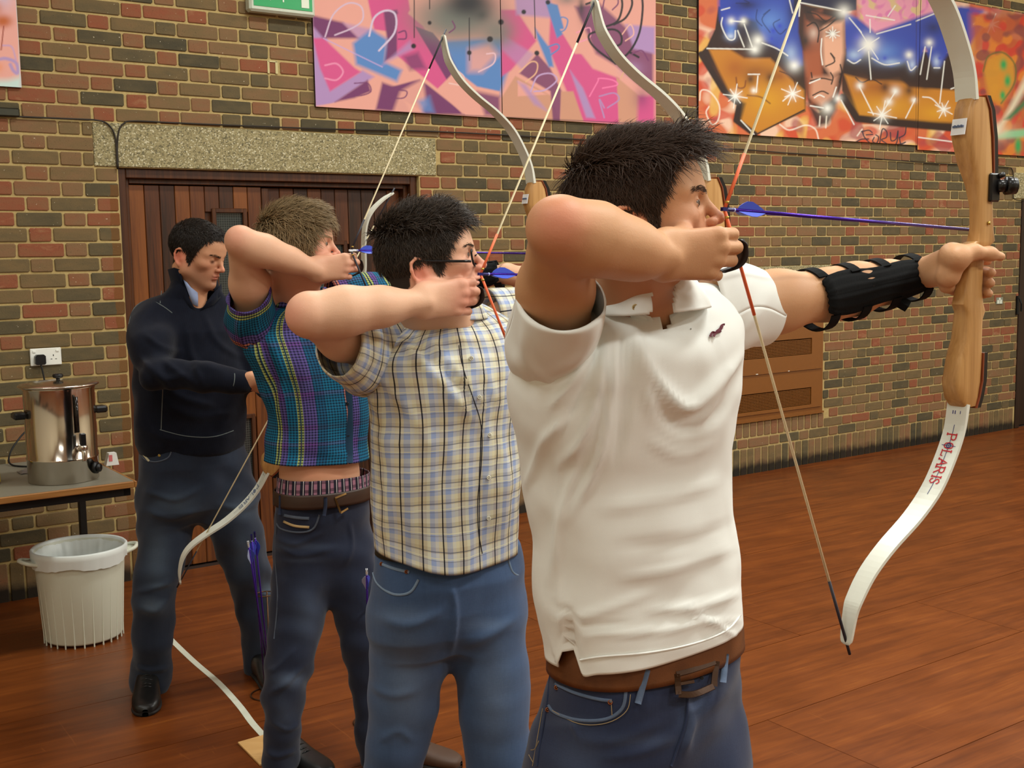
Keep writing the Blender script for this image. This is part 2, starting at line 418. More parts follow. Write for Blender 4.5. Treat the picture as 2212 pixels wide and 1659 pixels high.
# ---- double door in the opening
dr = thing('door_1', 'double door of dark reddish vertical boards under the concrete lintel', 'door'); del dr['category']; struct(dr)
dr.location = tuple(WN * WALL_D); dr.rotation_euler = (0, 0, TH)
a, b, _, zt = DOOR
mb = MB()
for (x0, x1) in ((a, a + .045), (b - .045, b)): mb.box(x0, x1, 0.03, 0.17, 0, zt, .004)
mb.box(a + .045, b - .045, 0.03, 0.17, zt - .05, zt, .004)
for (x0, x1, z0, z1) in ((a + .045, a + .07, 0, zt - .05), (b - .07, b - .045, 0, zt - .05), (a + .07, b - .07, zt - .075, zt - .05)): mb.box(x0, x1, 0.07, 0.16, z0, z1, .003)
mb.build('door_frame', M_DOORFRAME, dr)
M_WIRED = NT('wired_glass'); t = M_WIRED
br = t.n('ShaderNodeTexBrick'); br.offset = 0; br.inputs['Scale'].default_value = 1; br.inputs['Brick Width'].default_value = .013; br.inputs['Row Height'].default_value = .013; br.inputs['Mortar Size'].default_value = .0012
for i, cc in ((1, (34, 40, 40)), (2, (30, 36, 36)), (3, (70, 76, 74))): br.inputs[i].default_value = (*S(cc), 1)
oo = t.sep(t.obj()); cb = t.n('ShaderNodeCombineXYZ'); t.l(oo[0], cb.inputs[0]); t.l(oo[2], cb.inputs[1]); t.l(cb.outputs[0], br.inputs['Vector'])
t.base(br.outputs['Color']); t.rough(0.15, 0.5); M_WIRED = t.m
def leaf(x0, x1, y, wins):
    n = round((x1 - x0) / .085); ww = (x1 - x0) / n
    lf = MB().box(x0, x1, y + .02, y + .05, .006, zt - .08).build('door_leaf', M_DOORFRAME, dr)
    for i in range(n):
        p0, p1 = x0 + i * ww, x0 + (i + 1) * ww
        cuts = sorted([(z0, z1) for (s0, s1, z0, z1) in wins if p1 > s0 + .02 and p0 < s1 - .02]); zz = .006; segs = []
        for (z0, z1) in cuts: segs.append((zz, z0)); zz = z1
        segs.append((zz, zt - .08)); tone = rb.choice((.25, .4, .55, .7, .8)) if y < .11 else rb.choice((.1, .2, .3, .4, .6))
        for (z0, z1) in segs:
            V, Fc = box_vf(p0 + .001 - (p0 + p1) / 2, p1 - .001 - (p0 + p1) / 2, 0, .02, z0, z1, .003)
            o = mesh('board', V, Fc, M_DOOR, lf); o.location = ((p0 + p1) / 2, y, 0); o['tone'] = tone
    for (s0, s1, z0, z1) in wins:
        m_ = MB()
        for q in ((s0 - .02, s0 + .004, z0 - .02, z1 + .02), (s1 - .004, s1 + .02, z0 - .02, z1 + .02), (s0, s1, z1 - .004, z1 + .02), (s0, s1, z0 - .02, z0 + .004)): m_.box(q[0], q[1], y - .012, y + .02, q[2], q[3], .003)
        m_.build('window_frame', M_DOORFRAME, lf)
        MB().box(s0, s1, y + .008, y + .016, z0, z1).build('pane', M_WIRED, lf)
    return lf
lf = leaf(a + .07, 2.545, 0.085, [(2.275, 2.435, 1.02, 1.93), (2.275, 2.435, .2, .79)])
leaf(2.585, b - .07, 0.125, [(2.9, 3.06, .95, 1.75)])
MB().box(2.545, 2.585, .078, .14, .006, zt - .085, .003).build('meeting_strip', M_DOORFRAME, dr)
MB().box(a, b, .18, .2, 0, zt).build('added_gap_backing', M_VOIDW, dr)  # unseen dark backing added to stop background light showing through the door gaps
h = MB().box(2.47, 2.50, .06, .085, .95, 1.15, .004).build('handle', plain('dark_brass', (70, 55, 30), .35, .8), dr)
# ---- dark door at the far right
d2 = thing('door_2', 'dark brown door at the far end of the brick wall', 'door'); del d2['category']; struct(d2)
d2.location = tuple(WN * WALL_D); d2.rotation_euler = (0, 0, TH)
MB().box(RDOOR[0], RDOOR[0] + .06, -.01, .2, 0, 2.08, .004).build('door_frame', M_DARKDOOR, d2)
MB().box(RDOOR[0] + .06, RDOOR[1], .06, .11, .006, 2.08).build('door_leaf', M_DARKDOOR, d2)
o = MB().box(RDOOR[0] - .045, RDOOR[0] - .012, -.02, 0, 1.05, 1.22, .004).tube([(RDOOR[0] - .03, -.03, 1.2), (RDOOR[0] - .03, -.05, 1.15), (RDOOR[0] - .03, -.05, 1.08)], .008).build('bolt', plain('dark_iron', (24, 24, 24), .4, .6), d2)

def on_wall_thing(name, label, cat, s, z, group=None, out=0.0):
    p = wp(s, WALL_D - out, z); return thing(name, label, cat, p, TH, group)
# ---- brown heater let into the wall
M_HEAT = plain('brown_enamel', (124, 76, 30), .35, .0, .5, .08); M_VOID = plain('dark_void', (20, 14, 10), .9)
ht = on_wall_thing('wall_heater', 'brown metal heater with two dark grilles set in the brick wall', 'heater', HEAT[1] - .86, .395)
def hb(x0, x1, y0, y1, z0, z1, b=.002): return MB().box(x0, x1, y0, y1, z0, z1, b)
X0, X1 = -.86, .86; ZT = 1.055
m_ = MB()
GR = [(-.16, .725, .475, .590), (-.16, .725, .080, .205)]
m_.box(-.165, .73, .0, .2, 0, .075); m_.box(-.165, .73, .0, .2, .21, .47); m_.box(-.165, .73, 0, .2, .595, ZT); m_.box(.73, X1, 0, .2, 0, ZT); m_.box(X0, -.165, 0, .2, 0, ZT)
m_.build('casing', M_HEAT, ht)
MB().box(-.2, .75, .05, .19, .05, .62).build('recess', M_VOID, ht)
MB().box(X0, X1 - .02, -.012, .004, .352, .362).box(X0, X1 - .02, -.012, .004, .052, .060).box(X0, X1, -.018, 0, 0, .014).build('seam_trim', M_HEAT, ht)
for (x0, x1, z0, z1) in GR:
    g_ = MB()
    for zz in np.arange(z0, z1, .0115): g_.box(x0, x1, .006, .02, zz, zz + .0042)
    for xx in np.arange(x0, x1 + .001, .0165): g_.box(xx, xx + .004, .008, .022, z0, z1)
    g_.build('grille', M_HEAT, ht)
for (xx, w_) in ((.10, .022), (.24, .012), (.45, .016)):
    MB().box(xx, xx + w_, -.0125, -.011, .353, .359).build('paint_chip', plain('chipped_paint', (220, 215, 200), .8), ht)
# ---- socket, plug and urn lead
so = on_wall_thing('wall_socket', 'white double socket on the brick wall above the urn', 'socket', 1.338, 1.2085)
M_WHITEP = plain('white_plastic', (232, 234, 226), .35, var=.02); M_BLACKP = plain('black_plastic', (18, 18, 20), .35); M_RUBBER = plain('black_rubber', (20, 20, 20), .6)
MB().box(-.0735, .0735, -.012, 0, -.043, .043, .003).build('face_plate', M_WHITEP, so)
for xx in (-.055, .055): MB().box(xx - .0075, xx + .0075, -.016, -.011, .022, .034, .002).build('switch', M_WHITEP, so)
m_ = MB(); m_.box(.033, .037, -.0125, -.011, .001, .010); m_.box(.021, .029, -.0125, -.011, -.0145, -.0115); m_.box(.043, .051, -.0125, -.011, -.0145, -.0115); m_.build('pin_holes', M_BLACKP, so)
pg = on_wall_thing('electric_plug', 'black plug in the socket with its lead hanging down to the urn', 'plug', 1.338 - .031, 1.2, out=.012)
m_ = MB(); pr = [(-.024, -.022), (-.018, -.028), (.018, -.028), (.024, -.022), (.024, .014), (.016, .022), (-.016, .022), (-.024, .014)]
m_.prism(pr, -.028, 0); m_.build('plug_body', M_BLACKP, pg)
pts = [(0, -.02, -.026), (.005, -.025, -.06), (.01, -.03, -.12), (.0, -.04, -.2), (-.05, -.05, -.30), (-.13, -.08, -.37), (-.19, -.14, -.43), (-.21, -.22, -.470), (-.17, -.31, -.4755), (-.06, -.38, -.4755), (.0, -.42, -.4755)]
MB().tube(smooth_path(pts), .0042, 8).build('lead', M_RUBBER, pg, True)
# ---- cable clipped along the wall and down beside the door
ca = on_wall_thing('wall_cable', 'thin dark cable clipped along the brick wall and over the door lintel', 'cable', 0, 0)
def wpt(x, y, out=.012):
    s_, z_ = on_wall(x, y); return (float(s_), -out, float(z_))
m_ = MB()
m_.tube(smooth_path([wpt(-60, 248), wpt(95, 255), wpt(180, 258.5), wpt(205, 260), wpt(228, 266), wpt(243, 284), wpt(249, 310), wpt(252, 366)], 5), .0042, 8)
m_.tube(smooth_path([wpt(254, 366), wpt(252, 320), wpt(255, 285), wpt(265, 268), wpt(290, 262), wpt(400, 267), wpt(700, 279), wpt(947, 285), wpt(1240, 301), wpt(1400, 312), wpt(1535, 321), wpt(1600, 323), wpt(1700, 331), wpt(1850, 340), wpt(2000, 352), wpt(2100, 357), wpt(2172, 361.5), wpt(2183, 366), wpt(2186, 380), wpt(2186, 420), wpt(2190, 431), wpt(2215, 434)], 5), .0042, 8)
m_.build('cable_run', plain('dark_cable', (34, 26, 18), .5), ca, True)
MB().box(*(wpt(-20, 240)[0], wpt(40, 240)[0]), -.03, -.004, wpt(0, 252)[2], wpt(0, 233)[2], .006).build('conduit', plain('grey_conduit', (60, 60, 50), .3, .6), ca)
# ---- small notice by the right-hand door, white chalk frame on a brick
no = on_wall_thing('notice_label', 'tiny pale notice on the bricks beside the far dark door', 'notice', 9.47, 1.185)
MB().box(-.05, .05, -.006, 0, -.03, .03, .001).build('label_card', plain('grey_card', (128, 132, 116), .7), no)
m_ = MB()
for (x_, z_, r_) in ((-.022, -.008, .016), (.018, -.008, .017), (0, .014, .013)): m_.box(x_ - r_, x_ + r_, -.0075, -.006, z_ - r_, z_ + r_)
m_.build('pale_print', plain('pale_print', (206, 214, 200), .7), no)
ch = on_wall_thing('chalk_mark', 'small pale rectangular outline stuck on the bricks above the door', 'mark', *[float(v) for v in on_wall(590, 146)])
MB().box(-.034, -.022, -.004, 0, -.032, .034).box(.012, .026, -.004, 0, -.032, .034).box(-.03, .024, -.004, 0, .028, .036).build('outline', plain('chalk', (196, 184, 136), .9), ch)

# ---- exit sign over the door
ex = on_wall_thing('exit_sign', 'green and white emergency exit sign box high on the bricks', 'exit sign', 2.650, 2.985)
MB().box(-.19, .19, -.07, 0, 0, .2, .012).build('housing', plain('white_housing', (196, 204, 186), .4), ex)
t = NT('sign_green'); t.base(S((18, 132, 70))); t.rough(.3); t.b.inputs['Emission Color'].default_value = (*S((18, 140, 75)), 1); t.b.inputs['Emission Strength'].default_value = .35
MB().box(-.168, .17, -.073, -.068, .028, .19).build('green_panel', t.m, ex)
t2 = NT('sign_white'); t2.base(S((216, 226, 206))); t2.rough(.4)
m_ = MB(); Y0, Y1 = -.0755, -.0725
m_.box(.105, .150, Y0, Y1, .042, .16); m_.box(-.004, .004, Y0, Y1, .06, .18)
m_.prism([(-.14, .155), (-.11, .10), (-.075, .062), (-.062, .070), (-.09, .115), (-.115, .165)], Y0, Y1)
m_.prism([(-.10, .12), (-.065, .135), (-.05, .165), (-.062, .17), (-.078, .147), (-.108, .14)], Y0, Y1)
m_.prism([(-.13, .16), (-.10, .19), (-.08, .175), (-.105, .14)], Y0, Y1)
m_.prism([(.03, .12), (.07, .155), (.07, .135), (.095, .135), (.095, .105), (.07, .105), (.07, .085)], Y0, Y1)
m_.build('running_figure_and_arrow', t2.m, ex)

# ---- table with the urn
TZ = .72; TF = 5.02
tb = thing('table', 'grey topped table with worn wooden edge carrying the steel urn', 'table', wp(.75, 5.44), TH)
M_TOP = plain('grey_laminate', (128, 124, 110), .4, var=.08); M_EDGE = wood_mat('worn_edge', (120, 78, 36), (158, 108, 56), (186, 134, 76), .5, .3, 0); M_LEGM = plain('black_metal', (16, 14, 13), .45)
MB().box(-.76, .70, -.405, .42, TZ - .006, TZ).build('tabletop', M_TOP, tb)
MB().box(-.76, .70, -.42, -.405, TZ - .028, TZ, .003).box(.70, .712, -.42, .42, TZ - .028, TZ, .003).box(-.76, .70, -.405, .42, TZ - .028, TZ - .0065).build('edging', M_EDGE, tb)
MB().box(-.74, .69, -.39, -.36, TZ - .065, TZ - .028).box(-.74, .69, .36, .39, TZ - .065, TZ - .028).box(.66, .69, -.39, .39, TZ - .065, TZ - .028).build('apron', M_LEGM, tb)
for (xx, yy) in ((.625, .20), (-.7, .2)): MB().box(xx - .016, xx + .016, yy - .016, yy + .016, 0, TZ - .06, .003).box(xx - .016, xx + .016, .02, .38, 0, .03, .003).build('leg', M_LEGM, tb)
t = NT('stainless_steel'); o_ = t.obj(); t.base(S((206, 200, 190))); t.b.inputs['Metallic'].default_value = 1; t.rough(t.math('ADD', .14, t.math('MULTIPLY', t.noise(t.scale(o_, (1, 1, 60)), 12, 2), .12))); M_STEEL = t.m
t = NT('urn_steel'); o_ = t.obj(); t.base(S((200, 192, 180))); t.b.inputs['Metallic'].default_value = 1; t.rough(.13); M_URN = t.m
uc = on_floor(158, 1047, TZ) + .155 * WN
ur = thing('water_urn', 'stainless steel hot water urn with black tap and handles on the table', 'urn', uc, TH)
UR, UH = .148, .43
MB().lathe([(UR - .004, 0), (UR, .004), (UR, .098), (UR + .003, .101), (UR + .003, .107), (UR, .110), (UR, UH - .03), (UR + .004, UH - .02), (UR + .005, UH - .012), (UR - .01, UH - .01)], 64).build('body', M_URN, ur, True)
lid = MB().lathe([(UR + .016, UH - .012), (UR + .021, UH - .008), (UR + .018, UH - .002), (UR - .01, UH + .003), (.03, UH + .012), (0, UH + .013)], 64).build('lid', M_STEEL, ur, True)
MB().lathe([(.008, UH + .01), (.008, UH + .02), (.021, UH + .024), (.023, UH + .034), (.018, UH + .040), (0, UH + .041)], 24).build('lid_knob', M_BLACKP, lid, True)
for sgn in (-1, 1):
    m_ = MB(); m_.box(sgn * (UR - .004), sgn * (UR + .05), -.035, .035, .285, .315, .008); m_.build('handle', M_BLACKP, ur)
ta = math.radians(-78)
tx, ty = math.cos(ta), math.sin(ta)
tap = MB().tube([(tx * UR, ty * UR, .155), (tx * (UR + .05), ty * (UR + .05), .155)], .013, 16).tube(smooth_path([(tx * (UR + .045), ty * (UR + .045), .158), (tx * (UR + .055), ty * (UR + .055), .14), (tx * (UR + .056), ty * (UR + .056), .105)], 5), .010, 14).lathe([(.0, -.006), (.017, -.005), (.018, .012), (.012, .016), (0, .016)], 18, (tx * (UR + .05), ty * (UR + .05), .158)).build('tap', M_STEEL, ur, True)
MB().box(tx * (UR + .05) - .012, tx * (UR + .05) + .012, ty * (UR + .05) - .014, ty * (UR + .05) + .014, .172, .225, .004).build('tap_lever', M_BLACKP, tap)
MB().tube([(tx * (UR + .012), ty * (UR + .012), .225), (tx * (UR + .012), ty * (UR + .012), .38)], .007, 12).build('sight_tube', plain('dark_glass', (30, 26, 26), .1), ur, True)
ka = math.radians(-44); kx, ky = math.cos(ka), math.sin(ka)
m_ = MB(); m_.tube([(kx * UR, ky * UR, .055), (kx * (UR + .014), ky * (UR + .014), .055)], .026, 20).tube([(kx * (UR + .012), ky * (UR + .012), .055), (kx * (UR + .028), ky * (UR + .028), .055)], .018, 20)
m_.build('dial', M_BLACKP, ur, True)
# ---- packets and tin beside the urn
M_PAPER = plain('white_paper', (222, 222, 216), .7, var=.05); M_FOIL = plain('silver_foil', (150, 150, 150), .3, .7)
def tab_pt(x, y): return on_floor(x, y, TZ)
pk = thing('milk_carton', 'small white carton with pink print on the table behind the urn', 'carton', tab_pt(240, 1004), TH)
MB().prism([(-.028, 0), (.032, 0), (.022, .058), (-.012, .058)], -.02, .02).build('carton_body', M_PAPER, pk)
MB().box(-.014, .002, -.0215, -.0203, .02, .05).build('pink_print', plain('pink_print', (206, 110, 110), .6), pk)
pk = thing('sachet_box', 'small white paper box left of the urn on crumpled foil', 'box', tab_pt(78, 1012), TH)
MB().box(-.022, .022, -.02, .02, .004, .055, .003).build('box_body', M_PAPER, pk)
m_ = MB(); rr = random.Random(5); G = 9
V = [((i / 8 - .5) * .12, (j / 8 - .5) * .09, .002 + rr.random() * .014 * (1 if 0 < i < 8 and 0 < j < 8 else .2)) for i in range(G) for j in range(G)]
Fc = [(i * G + j, (i + 1) * G + j, (i + 1) * G + j + 1, i * G + j + 1) for i in range(8) for j in range(8)]
fo = thing('foil_wrapper', 'crumpled silver foil wrapper on the table beside the white box', 'wrapper', tab_pt(70, 1019), TH)
mesh('foil_sheet', V, Fc, M_FOIL, fo)
tn = thing('food_tin', 'yellow and red tin cut off at the left edge of the table', 'tin', tab_pt(-18, 1046), TH)
MB().lathe([(.036, 0), (.038, .003), (.038, .008), (.036, .01)], 32, cap=True).build('base_rim', M_STEEL, tn, True)
MB().lathe([(.036, .105), (.038, .107), (.038, .112), (.034, .113), (0, .11)], 32).build('tin_lid', M_STEEL, tn, True)
MB().lathe([(.0365, .01), (.0365, .075)], 32).build('yellow_label', plain('yellow_label', (206, 190, 40), .4), tn, True)
MB().lathe([(.0365, .075), (.0365, .105)], 32).build('red_label', plain('red_label', (190, 50, 30), .4), tn, True)

# ---- white bin with a liner
bc = on_floor(204, 1397) + .165 * WN
bn = thing('waste_bin', 'white ribbed plastic bin with a white liner below the table', 'bin', bc, TH)
RB, RT, HB = .166, .195, .415
t = NT('bin_plastic'); t.base(S((212, 214, 196))); t.rough(.4, .4); t.b.inputs['Subsurface Weight'].default_value = 0.0; M_BIN = t.m
m_ = MB().lathe([(0, .012), (RB - .004, .012), (RB, .02), (RT - .006, HB - .07), (RT - .006, HB - .02), (RT + .004, HB - .012), (RT + .006, HB - .002), (RT, HB), (RT - .008, HB - .006), (RB - .008, .03), (0, .025)], 64)
m_.build('tub', M_BIN, bn, True)
m_ = MB()
for i in range(26):
    a_ = 2 * math.pi * (i + .5) / 26; c_, s_ = math.cos(a_), math.sin(a_)
    m_.tube([((RB + .001) * c_, (RB + .001) * s_, 0.0), ((RB + .002) * c_, (RB + .002) * s_, .05), ((RT - .0075) * c_, (RT - .0075) * s_, HB - .06)], [.0034, .0028, .0016], 6)
m_.build('rib', M_BIN, bn)['kind'] = 'stuff'
for sg in (-1, 1):
    V, Fc = tube_vf(smooth_path([(sg * (RT - .01), -.055, HB - .045), (sg * (RT + .035), -.045, HB - .032), (sg * (RT + .058), 0, HB - .025), (sg * (RT + .035), .045, HB - .032), (sg * (RT - .01), .055, HB - .045)], 6), .009, 8)
    m_ = MB().add(V, Fc).prism([(sg * (RT - .004), -.05), (sg * (RT + .034), -.044), (sg * (RT + .052), 0), (sg * (RT + .034), .044), (sg * (RT - .004), .05)], HB - .04, HB - .034, 'xy')
    m_.build('side_handle', M_BIN, bn, True)
# liner: thin film folded over the rim, pleated
n = 160; V = []; rr = np.random.RandomState(4); ph = rr.rand(6) * 6.28
a_ = np.arange(n) * 2 * math.pi / n
pl = sum(np.sin(a_ * k_ + p_) / k_ ** .4 for k_, p_ in zip((5, 9, 14, 23, 31, 43), ph)) / 3
prof = [(RB - .02, .05, .004), (RT - .045, .2, .010), (RT - .022, HB - .06, .006), (RT - .004, HB + .003, .001), (RT + .004, HB + .008, .001), (RT + .010, HB + .002, .001), (RT + .009, HB - .02, .0015), (RT + .006, HB - .05, .003)]
for q, (r_, z_, am) in enumerate(prof):
    rr_ = r_ + am * pl; zz = z_ + (0 if q < 6 else 1) * np.where(q == 7, -.018 * np.abs(np.sin(a_ * 2 + 1)) - .008 * pl, 0)
    V += list(zip(rr_ * np.cos(a_), rr_ * np.sin(a_), np.broadcast_to(zz, (n,))))
Fc = [(j * n + i, j * n + (i + 1) % n, (j + 1) * n + (i + 1) % n, (j + 1) * n + i) for j in range(len(prof) - 1) for i in range(n)]
t = NT('liner_film'); t.base(S((226, 232, 228))); t.rough(.35, .5); M_FILM = t.m
mesh('liner', V, Fc, M_FILM, bn, True)

# ---- shooting line tape and a square of plywood on the floor
M_TAPE = plain('white_tape', (206, 208, 190), .55, var=.06)
pts = [(300, 1310), (368, 1380), (420, 1430), (470, 1473), (515, 1522), (545, 1562), (572, 1592), (640, 1668), (720, 1770), (860, 1960)]
fp = np.array([on_floor(*q) for q in pts]); fp = smooth_path(fp, 6)
tg = np.gradient(fp, axis=0); nrm = np.cross(tg, [0, 0, 1.0]); nrm /= np.linalg.norm(nrm, axis=1)[:, None]
V = []; 
for p_, n_ in zip(fp, nrm): V += [p_ - n_ * .0125 + (0, 0, .0009), p_ + n_ * .0125 + (0, 0, .0009), p_ + n_ * .0125, p_ - n_ * .0125]
Fc = []
for i in range(len(fp) - 1):
    for k_ in range(4): Fc.append((i * 4 + k_, i * 4 + (k_ + 1) % 4, (i + 1) * 4 + (k_ + 1) % 4, (i + 1) * 4 + k_))
tp = thing('floor_tape', 'white tape line running across the floor between the archers feet', 'tape', fp[20]); mesh('tape_strip', [v - fp[20] for v in V], Fc, M_TAPE, tp)
q = [on_floor(*v) for v in ((514, 1607), (566, 1592), (672, 1622), (562, 1656))]
q[1] = on_floor(598, 1583)
cen = sum(q) / 4
ply = thing('plywood_square', 'pale square of plywood lying on the floor at the end of the tape', 'board', cen)
V = [tuple(v - cen + np.array([0, 0, dz])) for dz in (.0015, .007) for v in q]
mesh('ply_panel', V, [(0, 1, 2, 3)[::-1], (4, 5, 6, 7), (0, 1, 5, 4), (1, 2, 6, 5), (2, 3, 7, 6), (3, 0, 4, 7)], wood_mat('plywood', (196, 150, 92), (212, 168, 108), (224, 184, 126), .55, .3, 0, freq=1.5), ply)
# ================================================================== PAINTED BOARDS
def seg_d(px, py, pts, closed=False):
    d = np.full(px.shape, 1e9); n = len(pts)
    for i in range(n if closed else n - 1):
        ax, ay = pts[i]; bx, by = pts[(i + 1) % n]; dx, dy = bx - ax, by - ay
        t = np.clip(((px - ax) * dx + (py - ay) * dy) / (dx * dx + dy * dy + 1e-9), 0, 1)
        d = np.minimum(d, np.hypot(px - ax - t * dx, py - ay - t * dy))
    return d
def inside(px, py, pts):
    r = np.zeros(px.shape, bool); n = len(pts)
    for i in range(n):
        ax, ay = pts[i]; bx, by = pts[(i + 1) % n]
        if ay == by: continue
        r ^= ((ay > py) != (by > py)) & (px < (bx - ax) * (py - ay) / (by - ay) + ax)
    return r
class Painter:
    """spray paint on a board: X, Y are the design's own units"""
    def __init__(s, X, Y, bg): s.X, s.Y = X, Y; s.C = np.tile(np.array(S(bg)), (len(X), 1))
    def put(s, a, c): a = np.clip(a, 0, 1)[:, None]; s.C = s.C * (1 - a) + np.array(S(c)) * a
    def poly(s, c, pts, soft=3.0, al=1.0):
        d = seg_d(s.X, s.Y, pts, True); d = np.where(inside(s.X, s.Y, pts), -d, d)
        s.put(al * np.clip(.5 - d / (2 * soft), 0, 1), c)
    def line(s, c, pts, w=6, soft=2.5, al=1.0):
        s.put(al * np.clip(.5 - (seg_d(s.X, s.Y, pts) - w / 2) / (2 * soft), 0, 1), c)
    def curve(s, c, pts, w=6, soft=2.5, al=1.0):
        q = smooth_path([(a, b, 0) for a, b in pts], 5)[:, :2]; s.line(c, [tuple(v) for v in q], w, soft, al)
    def blob(s, c, x, y, rx, ry=None, al=1.0, p=1.6):
        ry = ry or rx; s.put(al * np.exp(-(((s.X - x) / rx) ** 2 + ((s.Y - y) / ry) ** 2) ** (p / 2) * 1.4), c)
    def dot(s, c, x, y, r, soft=3): s.put(np.clip(.5 - (np.hypot(s.X - x, s.Y - y) - r) / (2 * soft), 0, 1), c)
    def mottle(s, c, seed, sc, lo=.1, al=1.0, box=None):
        rr = np.random.RandomState(seed); v = np.zeros(len(s.X))
        for k in range(14):
            a = rr.rand() * 6.28; f = (0.5 + rr.rand() * 1.2) / sc; v += np.sin((s.X * math.cos(a) + s.Y * math.sin(a)) * f * 6.28 + rr.rand() * 6.28)
        v /= 3.2; m = np.clip((v - lo) * 1.6, 0, 1)
        if box: m = m * np.clip(np.minimum.reduce([s.X - box[0], box[2] - s.X, s.Y - box[1], box[3] - s.Y]) / 40, 0, 1)
        s.put(m * al, c)
    def star(s, x, y, r, n=4, a0=.3, glow=True, c=(238, 240, 232)):
        if glow: s.blob(c, x, y, r * .42, al=.95)
        for k in range(n):
            a = a0 + k * math.pi / n
            l = r * (1.0 if k % 2 == 0 else .7); s.line(c, [(x - l * math.cos(a), y - l * math.sin(a)), (x + l * math.cos(a), y + l * math.sin(a))], 5, 2.5)
M_MURAL = NT('spray_paint'); at = M_MURAL.n('ShaderNodeAttribute', attribute_name='Col'); M_MURAL.base(at.outputs['Color']); M_MURAL.rough(.5, .35); M_MURAL = M_MURAL.m
M_BOARDEDGE = plain('board_edge', (52, 34, 34), .7)
def mural_board(name, label, s0, s1, z0, z1, zvis, paint, group=None, step=.0046):
    o = on_wall_thing(name, label, 'painting', (s0 + s1) / 2, z0, group)
    L = s1 - s0
    MB().box(-L / 2, L / 2, -.018, 0, 0, z1 - z0).build('backing_board', M_BOARDEDGE, o)
    ns, nz = int(L / step) + 1, int((min(zvis, z1) - z0) / step) + 1
    ss = np.linspace(-L / 2, L / 2, ns); zz = np.concatenate([np.linspace(0, zvis - z0, nz), [z1 - z0]]) if zvis < z1 else np.linspace(0, z1 - z0, nz)
    A, B = np.meshgrid(ss, zz); V = np.stack([A.ravel(), np.full(A.size, -.0188), B.ravel()], 1)
    world = wp(0, WALL_D) + (V[:, :1] + (s0 + s1) / 2) * WX + V[:, 1:2] * WN + np.array([0, 0, 1.0]) * (V[:, 2:] + z0)
    px, py = proj(world); C = paint(px, py)
    nz = len(zz); ii = np.arange((nz - 1) * (ns - 1)); r_, c_ = ii // (ns - 1), ii % (ns - 1); a = r_ * ns + c_
    mesh('painted_face', V, np.stack([a, a + 1, a + ns + 1, a + ns], 1), M_MURAL, o, col=C)
    return o
PK, HP, PU, LV, BL, TN, BK = (224, 160, 146), (206, 80, 136), (112, 50, 100), (170, 136, 186), (84, 130, 192), (200, 146, 120), (30, 24, 30)
